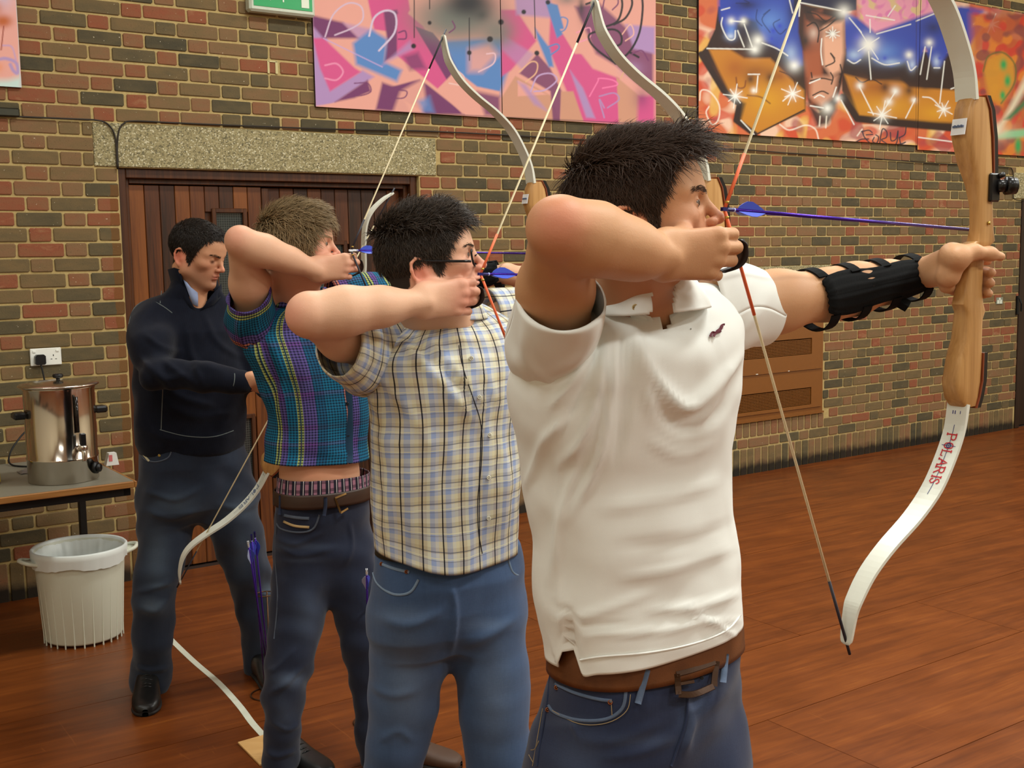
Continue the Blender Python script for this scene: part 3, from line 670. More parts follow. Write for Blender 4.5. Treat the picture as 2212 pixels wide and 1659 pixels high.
def paint1(px, py):
    p = Painter((px - 660) * 2.836, py * 2.836, PK)
    A = p.poly
    p.poly(LV, [(45, 100), (130, 235), (170, 540), (350, 430), (420, 470), (170, 640), (60, 650), (45, 470)], 10)
    A(HP, [(340, -200), (600, -200), (640, 60), (560, 200), (420, 180)], 6); A(HP, [(45, 235), (110, 232), (300, 415), (340, 440), (150, 560), (90, 420)], 8)
    A(PU, [(45, 95), (230, 138), (330, 235), (110, 235), (45, 160)], 10); A(LV, [(230, 140), (420, 180), (470, 300), (460, 400), (330, 240)], 12, .7)
    A(PU, [(478, 70), (560, 60), (620, 240), (740, 240), (480, 380), (500, 250)], 8)
    A(BL, [(290, 265), (400, 180), (500, 240), (485, 380), (590, 430), (560, 500), (310, 395)], 14)
    A(HP, [(600, 60), (720, 160), (790, 300), (900, 470), (810, 545), (560, 340), (560, 90)], 6); A(LV, [(500, 380), (660, 300), (640, 250), (470, 400)], 14, .8)
    A(PU, [(670, 160), (780, 200), (960, 420), (880, 520), (860, 480)], 4); A(PU, [(600, 345), (690, 320), (740, 420), (640, 430)], 16, .8)
    A(PU, [(700, 485), (760, 530), (975, 700), (740, 695), (480, 545)], 6); A(PK, [(190, 625), (470, 470), (430, 672), (60, 655)], 5); A(PU, [(430, 672), (470, 505), (570, 540), (640, 690)], 10)
    A(PK, [(530, 700), (580, 560), (720, 480), (740, 640), (700, 720)], 14, .9); A(PU, [(180, 625), (380, 490), (400, 560), (300, 600)], 8); A(BL, [(690, 620), (760, 590), (790, 690), (720, 690)], 18, .8)
    A(BL, [(840, 250), (1000, 240), (1250, 230), (1250, 400), (1190, 590), (1060, 560), (960, 500), (900, 380)], 16); A(PK, [(810, 545), (920, 430), (1050, 530), (1190, 560), (1190, 715), (960, 695)], 6)
    A(PU, [(1050, 560), (1190, 590), (1195, 715), (1100, 705)], 14, .9); A(PK, [(1000, 300), (1130, 260), (1180, 330), (1080, 440), (1000, 440)], 26, .85)
    A(HP, [(1195, 60), (1290, 60), (1415, 250), (1260, 430), (1200, 470)], 8); A(LV, [(1215, 220), (1400, 330), (1330, 430), (1200, 300)], 12, .6); A(LV, [(1270, -200), (1490, -200), (1510, 110), (1290, 90)], 12, .9)
    A(TN, [(1200, 600), (1285, 465), (1500, 585), (1560, 745), (1195, 745)], 6); A(PK, [(1300, 490), (1480, 580), (1300, 590)], 4); A(LV, [(1300, 500), (1350, 520), (1480, 680), (1400, 640)], 12, .8)
    A(PU, [(1310, 450), (1420, 330), (1500, 420), (1570, 560), (1560, 745), (1515, 740), (1500, 560)], 6, .9); A(HP, [(1500, 100), (1620, 240), (1760, 420), (1920, 480), (1920, 760), (1700, 745), (1600, 560), (1490, 300)], 8)
    A(BL, [(1405, 170), (1500, 300), (1520, 410), (1490, 410), (1420, 240)], 8); A(BL, [(1470, 10), (1545, 30), (1590, 200), (1540, 235)], 6); A(PK, [(1560, 180), (1640, 170), (1720, 330), (1650, 330)], 6)
    A(TN, [(1565, 560), (1640, 560), (1705, 750), (1560, 750)], 6); A(LV, [(1620, 430), (1700, 540), (1775, 725), (1720, 720)], 8)
    A(PU, [(1650, 40), (1800, 20), (2000, 200), (2130, 320), (2130, 590), (2040, 520), (1900, 400), (1780, 330)], 12, .9); A(PK, [(1880, -200), (2140, -200), (2140, 175), (1990, 150), (1900, 60)], 10); A(LV, [(1960, 150), (2140, 165), (2140, 330), (2010, 300)], 10)
    A(TN, [(1905, 470), (2060, 600), (2050, 760), (1920, 745)], 6); A(HP, [(2040, 590), (2140, 580), (2140, 770), (2030, 750)], 14); p.blob(LV, 2000, 420, 70, 50, .7); p.blob(PU, 2060, 600, 60, 80, .6)
    p.blob((112, 116, 108), 930, 110, 330, 180, 1.0, 3.0); p.blob((112, 116, 108), 1180, 200, 120, 110, .85, 2.5); p.blob((38, 38, 42), 1000, 20, 170, 100, 1.0, 2.6); p.blob((60, 62, 60), 1080, 90, 60, 50, .8); p.blob((40, 40, 42), 1690, 40, 26, 90, .8); p.blob((110, 110, 108), 1600, 0, 80, 40, .7)
    for pts, c, w in [([(120, 225), (170, 90), (260, 20), (340, 40), (350, 120), (290, 170), (180, 215)], (206, 182, 206), 9), ([(390, 220), (420, 110), (490, 65), (550, 90), (545, 200), (450, 310)], (206, 190, 216), 12), ([(110, 235), (470, 410)], (190, 160, 210), 6), ([(120, 400), (190, 390), (230, 440), (190, 490), (120, 480)], (226, 140, 176), 10),
                      ([(260, 580), (340, 585), (400, 560), (380, 510), (300, 510)], PU, 7), ([(500, 600), (600, 600), (620, 560), (560, 550)], PU, 7), ([(880, 510), (960, 520), (970, 470), (920, 425)], (232, 196, 190), 7), ([(1060, 440), (1150, 390), (1160, 330), (1110, 330)], (228, 190, 200), 8),
                      ([(1310, 440), (1380, 380), (1420, 390), (1410, 450), (1350, 500)], (226, 176, 140), 8), ([(1380, 560), (1420, 470), (1500, 450), (1540, 490), (1470, 550), (1400, 560)], (190, 160, 205), 9), ([(1540, 190), (1560, 110), (1605, 120), (1590, 180), (1545, 200)], BL, 8), ([(1480, 290), (1540, 270), (1550, 300), (1480, 350)], BL, 9),
                      ([(1660, 200), (1740, 170), (1740, 230), (1670, 260)], (234, 150, 180), 7), ([(1740, 590), (1790, 500), (1800, 480), (1880, 490), (1910, 520), (1820, 540)], (236, 120, 170), 8), ([(1800, 590), (1890, 570), (1920, 610), (1850, 660)], LV, 8), ([(1830, 660), (1800, 610), (1830, 720)], LV, 9), ([(1940, 210), (1990, 150), (2010, 210), (1960, 250)], (236, 180, 160), 7), ([(1930, 480), (1980, 400), (2040, 450), (2040, 500)], (214, 170, 130), 7),
                      ([(570, 200), (610, 190), (615, 235), (570, 240)], PU, 9), ([(880, 200), (915, 170), (900, 130)], PU, 8)]: p.curve(c, pts, w, 3)
    for pts in ([(666, -50), (666, 230)], [(760, -50), (760, 55)], [(1003, 110), (1004, 370)], [(1400, -50), (1408, 235)]): p.line(BK, pts, 6, 2)
    for x, y, r in ((662, 282, 15), (760, 140, 12), (1003, 323, 14), (1197, 135, 17), (1417, 325, 15), (1337, 73, 14), (1485, 14, 14), (1130, 240, 18)): p.dot(BK, x, y, r, 4)
    for pts in ([(1900, 390), (1780, 300), (1735, 235), (1760, 200), (1880, 180), (1930, 210), (1930, 270), (1860, 290)], [(1900, 390), (1850, 320), (1830, 260)], [(1905, 388), (1990, 310), (2045, 200), (2065, 60), (2060, -40)], [(1835, 165), (1910, 130), (1940, 40), (1930, -40)], [(1890, 150), (1960, 110), (2000, 30), (1990, -40)], [(1770, 60), (1815, 110), (1810, 160)], [(1720, 25), (1790, 0)], [(1985, 320), (2040, 350)]): p.curve(BK, pts, 13, 3)
    for pts in ([(1820, 50), (1840, -20), (1900, -30), (1915, 20), (1880, 60)], [(2000, 330), (2060, 310), (2100, 370)]): p.curve(PU, pts, 8, 3)
    p.line((60, 30, 50), [(45, 658), (1195, 716), (2140, 762)], 5, 2, .8)
    return p.C
def paint2(px, py):
    p = Painter((px - 1440) * 2.865, py * 2.865, (202, 104, 62)); A = p.poly
    OR, YE, AM, BR, NV, B1, B2, WH = (206, 92, 48), (222, 184, 90), (188, 122, 32), (44, 24, 18), (20, 20, 56), (44, 66, 168), (96, 140, 210), (236, 238, 230)
    p.mottle((230, 196, 170), 1, 240, .15, .9); p.mottle((196, 66, 40), 2, 180, .2, .8); p.mottle(YE, 3, 210, .45, .7); p.mottle((150, 60, 70), 5, 200, .5, .7)
    A((226, 150, 176), [(1170, -300), (1720, -300), (1700, 90), (1280, 210), (1200, 120)], 20); p.mottle((206, 196, 110), 8, 110, .2, .7, (1170, -300, 1720, 140)); p.mottle((210, 110, 170), 9, 90, .3, .8, (1170, -300, 1720, 140))
    # lettering body: blue cloud above, black shade, amber below
    A(BR, [(205, 330), (250, 285), (300, 180), (320, 40), (820, 60), (870, 420), (860, 690), (545, 832), (425, 750), (440, 650), (350, 560)], 5)
    A(BR, [(1085, 300), (1830, 330), (1850, 800), (1450, 770), (1170, 735), (1085, 560)], 5)
    A(AM, [(262, 305), (390, 305), (480, 360), (640, 360), (760, 480), (850, 560), (858, 680), (560, 826), (460, 745), (490, 640), (400, 590), (320, 430)], 10); A(AM, [(1100, 460), (1260, 500), (1440, 480), (1500, 540), (1800, 560), (1830, 520), (1810, 762), (1450, 735), (1190, 715)], 10)
    p.blob((206, 150, 30), 620, 620, 150, 110, .8); p.blob((208, 152, 34), 1350, 660, 200, 70, .8); p.blob((160, 84, 22), 420, 420, 90, 90, .7); p.blob((120, 60, 20), 560, 440, 130, 60, .6); p.blob((150, 80, 24), 1300, 540, 160, 60, .7); p.blob((208, 150, 30), 1660, 700, 110, 60, .8); p.blob((130, 60, 20), 700, 470, 60, 50, .6)
    for x, y in ((520, 490), (640, 480), (1350, 540), (1500, 560), (1600, 520)): p.blob(BR, x, y, 34, 40, .8)
    A(BR, [(400, 150), (520, 150), (560, 290), (400, 290)], 10, .9); A(BR, [(1170, 330), (1810, 390), (1830, 500), (1600, 520), (1250, 490)], 14, .9)
    A(B1, [(320, 20), (350, -300), (800, -300), (860, 250), (840, 400), (790, 420), (740, 330), (600, 250), (560, 130), (480, 110), (430, 150), (415, 240), (370, 220), (330, 120)], 14)
    A(B1, [(1095, 70), (1180, 110), (1290, 200), (1540, 110), (1700, 60), (1820, 40), (1960, 60), (1990, 110), (1900, 240), (1820, 400), (1740, 330), (1690, 420), (1650, 410), (1600, 300), (1550, 410), (1510, 440), (1480, 380), (1390, 410), (1290, 380), (1250, 300), (1180, 390), (1120, 370), (1095, 250)], 12)
    p.blob(B2, 640, 130, 120, 100, .8); p.blob(B2, 400, 190, 34, 50, .9); p.blob(B2, 1350, 320, 110, 70, .8); p.blob((170, 196, 224), 1160, 340, 50, 40, .8); p.blob((170, 196, 224), 1390, 385, 80, 26, .8); p.blob((170, 196, 224), 770, 330, 50, 70, .7); p.blob(NV, 1650, 170, 80, 60, .7); p.blob(NV, 500, 30, 90, 40, .8); p.blob(NV, 780, 60, 40, 120, .8); p.blob((180, 200, 226), 1520, 400, 26, 40, .9); p.blob((180, 200, 226), 1670, 380, 26, 40, .9); p.blob((190, 206, 228), 395, 225, 30, 22, .9)
    for x, y, r in ((660, 190, 26), (700, 160, 20), (650, 240, 12), (740, 250, 16), (1350, 360, 18), (1180, 230, 22), (1690, 360, 14)): p.blob((40, 60, 190), x, y, r, r, .8)
    # head in the middle
    A(NV, [(780, -300), (1180, -300), (1175, 62), (1090, 75), (820, 22), (790, 120)], 5); A((60, 30, 20), [(815, 22), (1100, 72), (1110, 330), (1085, 520), (1050, 640), (950, 690), (880, 640), (850, 500), (850, 340), (815, 200)], 8)
    A((150, 80, 50), [(860, 90), (960, 60), (960, 640), (900, 640), (870, 560), (850, 330)], 16); A((222, 168, 138), [(960, 150), (1095, 130), (1098, 330), (1075, 440), (1020, 470), (970, 400)], 16); A((206, 150, 120), [(900, 470), (1060, 470), (1040, 590), (960, 660), (890, 600)], 18, .9); A((160, 84, 50), [(850, 320), (950, 320), (960, 470), (870, 470)], 14, .9)
    p.blob((26, 14, 12), 860, 250, 44, 70, .95); p.blob((26, 16, 16), 960, 110, 60, 40, .8); A(BR, [(830, 10), (910, 60), (990, 90), (1050, 70), (1095, 60), (1100, 100), (1000, 140), (940, 180), (860, 120)], 10, .9); p.blob((200, 176, 160), 910, 205, 36, 46, .9); p.blob((36, 20, 16), 1020, 205, 50, 26, .9); A((160, 90, 60), [(900, 75), (1040, 110), (1000, 130), (920, 110)], 10, .8)
    A((20, 14, 18), [(870, 640), (940, 690), (1020, 640), (1050, 590), (1050, 680), (1000, 770), (930, 780)], 14, .9)
    for pts in ([(870, 160), (915, 140), (942, 190), (935, 260)], [(950, 190), (1000, 160), (1060, 110)], [(985, 410), (1040, 380), (1015, 330), (1040, 360)], [(895, 450), (900, 480)], [(890, 500), (960, 485), (1020, 495)], [(1015, 450), (1030, 480), (1020, 520)], [(905, 590), (960, 565), (1000, 580)], [(870, 75), (930, 90), (985, 130), (1045, 95)], [(1075, 400), (1085, 450), (1070, 510)]): p.curve((24, 14, 12), pts, 8, 3)
    for pts in ([(960, 240), (955, 320), (965, 400)], [(885, 515), (950, 488)], [(915, 605), (945, 588), (975, 600)], [(890, 655), (970, 668)], [(1030, 600), (1050, 540)], [(820, 15), (1080, 65)], [(825, 30), (820, 100)]): p.curve(WH, pts, 7, 3)
    # outlines
    p.line(BR, [(212, 335), (350, 560), (450, 645), (430, 745), (545, 832)], 36, 5); p.line(BR, [(560, 830), (852, 680)], 9, 3); p.line(BR, [(1090, 600), (1180, 735), (1450, 765), (1850, 800)], 44, 6); p.curve((120, 60, 20), [(430, 480), (440, 540), (480, 540), (490, 500)], 8, 4); p.curve((120, 70, 20), [(500, 590), (580, 600), (640, 640)], 8, 4); p.curve(BR, [(1170, 480), (1210, 510), (1270, 490), (1330, 520)], 7, 3); p.curve((60, 24, 16), [(700, 440), (780, 480), (800, 560)], 6, 3)
    for pts in ([(560, 60), (555, 120), (590, 160)], [(600, 90), (640, 60), (590, 120), (640, 200)], [(700, 120), (660, 150), (700, 210), (740, 180)], [(430, 20), (510, 20), (480, 0)]): p.curve(NV, pts, 6, 3, .7)
    for pts in ([(250, 300), (540, 305)], [(590, 265), (680, 300), (750, 345)], [(340, 62), (390, 48)], [(345, 110), (340, 160), (380, 240), (420, 240), (425, 190)], [(400, 130), (480, 135)], [(480, 150), (530, 290)], [(1130, 110), (1205, 200)], [(1300, 210), (1510, 150)], [(1545, 130), (1690, 72)], [(1900, 150), (1960, 110)], [(1120, 370), (1160, 392), (1200, 370)], [(1270, 360), (1350, 400), (1440, 390)], [(1490, 380), (1510, 435), (1545, 410)], [(1570, 460), (1600, 290)], [(1610, 490), (1640, 290)], [(1655, 420), (1690, 420)], [(1250, 320), (1265, 490)], [(1260, 200), (1258, 120)], [(1235, 95), (1410, 125)], [(1370, 100), (1415, 35)], [(460, 745), (540, 830)], [(565, 470), (555, 570)], [(505, 460), (575, 460)], [(720, 625), (760, 590)], [(1195, 540), (1280, 710)], [(1080, 620), (1160, 770)], [(1320, 720), (1415, 570)], [(1480, 730), (1540, 610)], [(1585, 600), (1640, 610), (1700, 670)], [(1720, 380), (1690, 640)], [(1760, 550), (1830, 525)], [(1560, 850), (1790, 880)], [(760, 0), (780, 80)], [(440, 190), (480, 290)]): p.curve(WH, pts, 7, 3, .9)
    for pts in ([(205, 620), (215, 560), (270, 570), (325, 650), (320, 740), (280, 770), (245, 700), (262, 660)], [(700, 770), (760, 805), (860, 775), (920, 800), (940, 860)], [(950, 720), (945, 780)], [(990, 720), (985, 790)], [(1210, 800), (1180, 840)]): p.curve((240, 232, 214), pts, 7, 4, .9)
    for x, y, r in ((400, 130, 18), (475, 130, 18), (565, 250, 30), (545, 305, 26), (1097, 72, 34), (790, 405, 30), (1195, 530, 18), (1415, 565, 22), (995, 670, 28), (1625, 265, 20), (540, 560, 14), (1690, 55, 24), (1060, 610, 20), (1755, 210, 14), (1375, 630, 20), (1975, 95, 18), (1530, 620, 14), (1500, 340, 20)): p.blob(WH, x, y, r * 1.4, al=1.0)
    for x, y, r, n, a in ((1250, 275, 110, 2, 1.0), (425, 595, 75, 4, .15), (780, 580, 75, 4, .4), (1335, 712, 90, 4, .2), (1715, 678, 60, 4, .5), (1028, 210, 44, 5, .3), (2010, 150, 70, 4, .4)): p.star(x, y, r, n, a)
    p.blob(WH, 1250, 280, 60, 60, 1.0)
    p.line((205, 60, 40), [(1880, 60), (2260, 70)], 10, 8, .3)
    # right-hand end: leaf shapes and rays
    A((176, 84, 44), [(1880, 90), (2400, 90), (2400, 980), (1990, 960), (1900, 560)], 30, .9); p.mottle((206, 120, 40), 12, 150, .1, .9, (1880, 60, 2500, 1000)); p.mottle((190, 50, 40), 13, 120, .3, .8, (1880, 60, 2500, 1000)); p.mottle((120, 60, 60), 14, 170, .4, .8, (1880, 60, 2500, 1000))
    A((196, 138, 40), [(1990, 360), (2080, 320), (2150, 380), (2160, 500), (2080, 640), (2000, 620), (1960, 440)], 14, .9); p.curve((70, 90, 40), [(1960, 440), (1990, 350), (2080, 325), (2155, 400), (2150, 520), (2070, 640)], 9, 5, .8)
    for x, y, rx, ry in ((2085, 400, 26, 40), (2110, 500, 24, 44), (2080, 590, 20, 34), (2175, 900, 24, 70)): p.blob((46, 150, 76), x, y, rx, ry, 1.0, 2.5)
    A((214, 206, 176), [(1990, 850), (2080, 740), (2220, 470), (2240, 520), (2140, 700), (2040, 830)], 16, .9); A((120, 190, 140), [(2000, 850), (2100, 810), (2300, 790), (2300, 840), (2060, 860)], 12, .9); A((40, 110, 70), [(2090, 740), (2230, 600), (2240, 640), (2130, 740)], 12, .9); p.blob((220, 210, 180), 2040, 810, 90, 60, .9)
    # signature
    for pts in ([(1170, 880), (1205, 862), (1250, 860)], [(1205, 815), (1250, 806), (1272, 820)], [(1235, 835), (1275, 832)], [(1212, 815), (1225, 850), (1262, 890)], [(1285, 850), (1275, 875), (1300, 885), (1312, 850), (1295, 835)], [(1318, 890), (1335, 800), (1362, 815), (1360, 850), (1330, 865), (1360, 888)], [(1385, 820), (1390, 870), (1420, 860), (1432, 810), (1425, 880), (1400, 910)], [(1445, 850), (1475, 830), (1482, 785)], [(1440, 850), (1450, 890), (1478, 880)], [(1385, 905), (1470, 885)]): p.curve((40, 40, 56), pts, 7, 2)
    for x_ in (1547,): p.line((50, 20, 16), [(x_, -300), (x_ - 4, 930)], 3, 1.5, .8)
    return p.C
def paint0(px, py):
    p = Painter(px * 3.16, py * 3.16, (232, 168, 156)); p.blob((206, 190, 216), 20, -20, 90, 110, .8); p.blob((190, 96, 40), 20, 145, 75, 50, 1.0, 2.6); p.blob((190, 96, 40), -40, 60, 60, 60, .9); p.line((150, 60, 40), [(25, 180), (8, 340)], 8, 3)
    p.curve((176, 150, 200), [(-30, 410), (40, 400), (110, 430), (120, 500), (90, 480), (70, 440)], 22, 6); p.curve((196, 160, 200), [(20, 310), (80, 320), (110, 410)], 10, 4); p.blob((236, 150, 110), -10, 460, 40, 40, .9); p.poly((198, 224, 218), [(-400, 560), (60, 545), (150, 520), (150, 640), (-400, 640)], 26); p.line((196, 208, 210), [(108, -100), (142, 604)], 6, 2)
    p.poly((232, 150, 150), [(-400, -400), (-60, -400), (-80, 500), (-400, 500)], 40, .8); return p.C
ZV = 3.34
mural_board('mural_board', 'pink and purple graffiti board with grey smoke cloud above the door lintel', 2.846, 4.100, 2.512, 3.75, ZV, paint1)
mural_board('mural_board', 'pink graffiti board with black scrawl, beside the grey smoke board', 4.106, 5.368, 2.520, 3.76, ZV, paint1)
mural_board('mural_board', 'graffiti board with a brown painted face between blue and amber letters', 5.765, 8.218, 2.505, 3.72, 3.72, paint2)
mural_board('mural_board', 'orange and green graffiti board behind the upper limb of the nearest bow', 8.224, 10.6, 2.470, 3.70, 3.70, paint2)
mural_board('mural_board', 'edge of a peach graffiti board with pale blue lower corner above the socket', .05, 1.302, 2.514, 3.74, ZV, paint0)
# ================================================================== BODY BUILDING
class Body:
    """one continuous skin: rounded limbs and masses blended together and meshed as a single surface"""
    def __init__(s): s.ops = []
    def _add(s, fn, lo, hi, k, sub=False, mg=None):
        s.ops.append((fn, np.asarray(lo, float), np.asarray(hi, float), k, sub)); return s
    def cone(s, a, b, ra, rb, k=.012, flat=None, sub=False):
        a = np.asarray(a, float); b = np.asarray(b, float); ba = b - a; L2 = ba @ ba + 1e-12
        if flat is not None:
            n, f = np.asarray(flat[0], float), flat[1]; n = n / np.linalg.norm(n)
        def fn(p):
            q = p - a; t = np.clip((q @ ba) / L2, 0, 1); v = q - t[:, None] * ba
            if flat is None: return np.sqrt((v * v).sum(1)) - (ra + (rb - ra) * t)
            h = v @ n; d2 = (v * v).sum(1) + h * h * (1 / f ** 2 - 1)
            return (np.sqrt(np.maximum(d2, 1e-12)) - (ra + (rb - ra) * t)) * min(1, f + .15)
        r = max(ra, rb) + k
        return s._add(fn, np.minimum(a, b) - r, np.maximum(a, b) + r, k, sub)
    def chain(s, pts, rs, k=.012, flat=None):
        for i in range(len(pts) - 1): s.cone(pts[i], pts[i + 1], rs[i], rs[i + 1], k, flat)
        return s
    def ell(s, c, r, k=.012, R=None, sub=False):
        c = np.asarray(c, float); r = np.asarray(r, float); R = np.eye(3) if R is None else np.asarray(R, float)
        def fn(p):
            q = (p - c) @ R; k0 = np.sqrt(((q / r) ** 2).sum(1)); k1 = np.sqrt(((q / r ** 2) ** 2).sum(1)) + 1e-9
            return k0 * (k0 - 1) / k1
        m = np.abs(R) @ r + k if R is not None else r + k
        return s._add(fn, c - m, c + m, k, sub)
    def stack(s, secs, k=.03, yaw=TH, cap=.02):
        """upright mass from level oval sections (centre, half width, half depth)"""
        secs = sorted(secs, key=lambda q: q[0][2]); Z = np.array([q[0][2] for q in secs]); Cc = np.array([q[0] for q in secs]); A = np.array([q[1] for q in secs]); Bq = np.array([q[2] for q in secs]); a = np.array([math.cos(yaw), math.sin(yaw)]); b_ = np.array([-math.sin(yaw), math.cos(yaw)])
        def fn(p):
            z = np.clip(p[:, 2], Z[0], Z[-1]); x = p[:, 0] - np.interp(z, Z, Cc[:, 0]); y = p[:, 1] - np.interp(z, Z, Cc[:, 1]); ra = np.interp(z, Z, A); rb = np.interp(z, Z, Bq)
            u, v = (x * a[0] + y * a[1]) / ra, (x * b_[0] + y * b_[1]) / rb; e = 2.3; r = (np.abs(u) ** e + np.abs(v) ** e) ** (1 / e); d = (r - 1) * np.minimum(ra, rb); dz = np.maximum(p[:, 2] - Z[-1], Z[0] - p[:, 2])
            return np.where(dz > 0, np.sqrt(np.maximum(d, 0) ** 2 + dz ** 2), np.maximum(d, dz))
        m = max(A.max(), Bq.max()) + k
        return s._add(fn, np.array([Cc[:, 0].min() - m, Cc[:, 1].min() - m, Z[0] - k]), np.array([Cc[:, 0].max() + m, Cc[:, 1].max() + m, Z[-1] + k]), k)
    def placed(s, other, R, t, sc=1.0):
        """take another body's shapes, turned by R, scaled and moved to t"""
        R = np.asarray(R, float); t = np.asarray(t, float)
        for fn, lo, hi, k, sub in other.ops:
            def f2(p, fn=fn): return fn(((p - t) @ R) / sc) * sc
            c = (lo + hi) / 2; h = (hi - lo) / 2; c2 = R @ c * sc + t; h2 = np.abs(R) @ h * sc
            s.ops.append((f2, c2 - h2, c2 + h2, k * sc, sub))
        return s
    def mesh(s, h, B=20):
        lo = np.min([o[1] for o in s.ops if not o[4]], 0) - 2 * h; hi = np.max([o[2] for o in s.ops if not o[4]], 0) + 2 * h
        N = np.ceil((hi - lo) / h).astype(int) + 2
        keys, poss, quads = [], [], []
        pad = 2.5 * h
        for bi in range(0, N[0], B):
            for bj in range(0, N[1], B):
                for bk in range(0, N[2], B):
                    i0 = np.array([bi, bj, bk]); bl = lo + (i0 - 1) * h - pad; bh = lo + (i0 + B) * h + pad
                    ops = [o for o in s.ops if np.all(o[1] < bh) and np.all(o[2] > bl)]
                    if not any(not o[4] for o in ops): continue
                    m = B + 2
                    ax = [lo[a] + (np.arange(m) + i0[a] - 1) * h for a in range(3)]
                    # quick look at a few points first
                    G = np.stack(np.meshgrid(*ax, indexing='ij'), -1).reshape(-1, 3)
                    q = G.reshape(m, m, m, 3)[::3, ::3, ::3].reshape(-1, 3)
                    dq = s._ev(ops, q)
                    if dq.min() > 3.5 * h * 1.8 or dq.max() < -3.5 * h * 1.8: continue
                    D = s._ev(ops, G).reshape(m, m, m)
                    if D.min() > 0 or D.max() < 0: continue
                    s._nets(D, i0 - 1, lo, h, N, keys, poss, quads)
        K = np.concatenate(keys); Pn = np.concatenate(poss); Q = np.concatenate(quads)
        u, idx = np.unique(K, return_index=True)
        return Pn[idx], np.searchsorted(u, Q)
    def _ev(s, ops, p):
        d = np.full(len(p), 0.2)
        for fn, lo, hi, k, sub in ops:
            e = fn(p)
            if sub:
                hh = np.maximum(k - np.abs(-e - d), 0) / k; d = np.maximum(d, -e) + hh * hh * k * .25
            else:
                hh = np.maximum(k - np.abs(e - d), 0) / k; d = np.minimum(d, e) - hh * hh * k * .25
        return d
    def _nets(s, D, o, lo, h, N, keys, poss, quads):
        m = D.shape[0]; sg = D < 0
        c = np.zeros((m - 1,) * 3, int)
        for a in (0, 1):
            for b in (0, 1):
                for e in (0, 1): c += sg[a:m - 1 + a, b:m - 1 + b, e:m - 1 + e]
        act = np.argwhere((c > 0) & (c < 8))
        if not len(act): return
        acc = np.zeros((len(act), 3)); cnt = np.zeros(len(act))
        cor = [(0, 0, 0), (1, 0, 0), (0, 1, 0), (1, 1, 0), (0, 0, 1), (1, 0, 1), (0, 1, 1), (1, 1, 1)]
        vals = [D[act[:, 0] + a, act[:, 1] + b, act[:, 2] + e] for a, b, e in cor]
        for i, j in ((0, 1), (2, 3), (4, 5), (6, 7), (0, 2), (1, 3), (4, 6), (5, 7), (0, 4), (1, 5), (2, 6), (3, 7)):
            va, vb = vals[i], vals[j]; cr = (va < 0) != (vb < 0); t = np.where(cr, va / np.where(cr, va - vb, 1), 0)
            pa = np.array(cor[i], float); pb = np.array(cor[j], float)
            acc += np.where(cr[:, None], pa + (pb - pa) * t[:, None], 0); cnt += cr
        pos = lo + (act + o + acc / cnt[:, None]) * h
        gk = lambda a: ((a[:, 0] + o[0] + 4) * (N[1] + 8) + (a[:, 1] + o[1] + 4)) * (N[2] + 8) + (a[:, 2] + o[2] + 4)
        keys.append(gk(act)); poss.append(pos)
        for ax in range(3):
            b, e = (ax + 1) % 3, (ax + 2) % 3
            sl0 = [slice(1, m - 1)] * 3; sl1 = list(sl0); sl1[ax] = slice(2, m)
            A, C2 = sg[tuple(sl0)], sg[tuple(sl1)]
            ed = np.argwhere(A != C2)
            if not len(ed): continue
            flip = A[ed[:, 0], ed[:, 1], ed[:, 2]]; ed = ed + 1
            def off(db, de):
                q = ed.copy(); q[:, b] -= db; q[:, e] -= de; return gk(q)
            q = np.stack([off(1, 1), off(0, 1), off(0, 0), off(1, 0)], 1)
            q[~flip] = q[~flip][:, ::-1]
            quads.append(q)
def frame_from(fwd, up):
    """columns: forward, left, up"""
    f = np.asarray(fwd, float); f = f / np.linalg.norm(f); u = np.asarray(up, float); u = u - f * (u @ f); u /= np.linalg.norm(u)
    return np.stack([f, np.cross(u, f), u], 1)

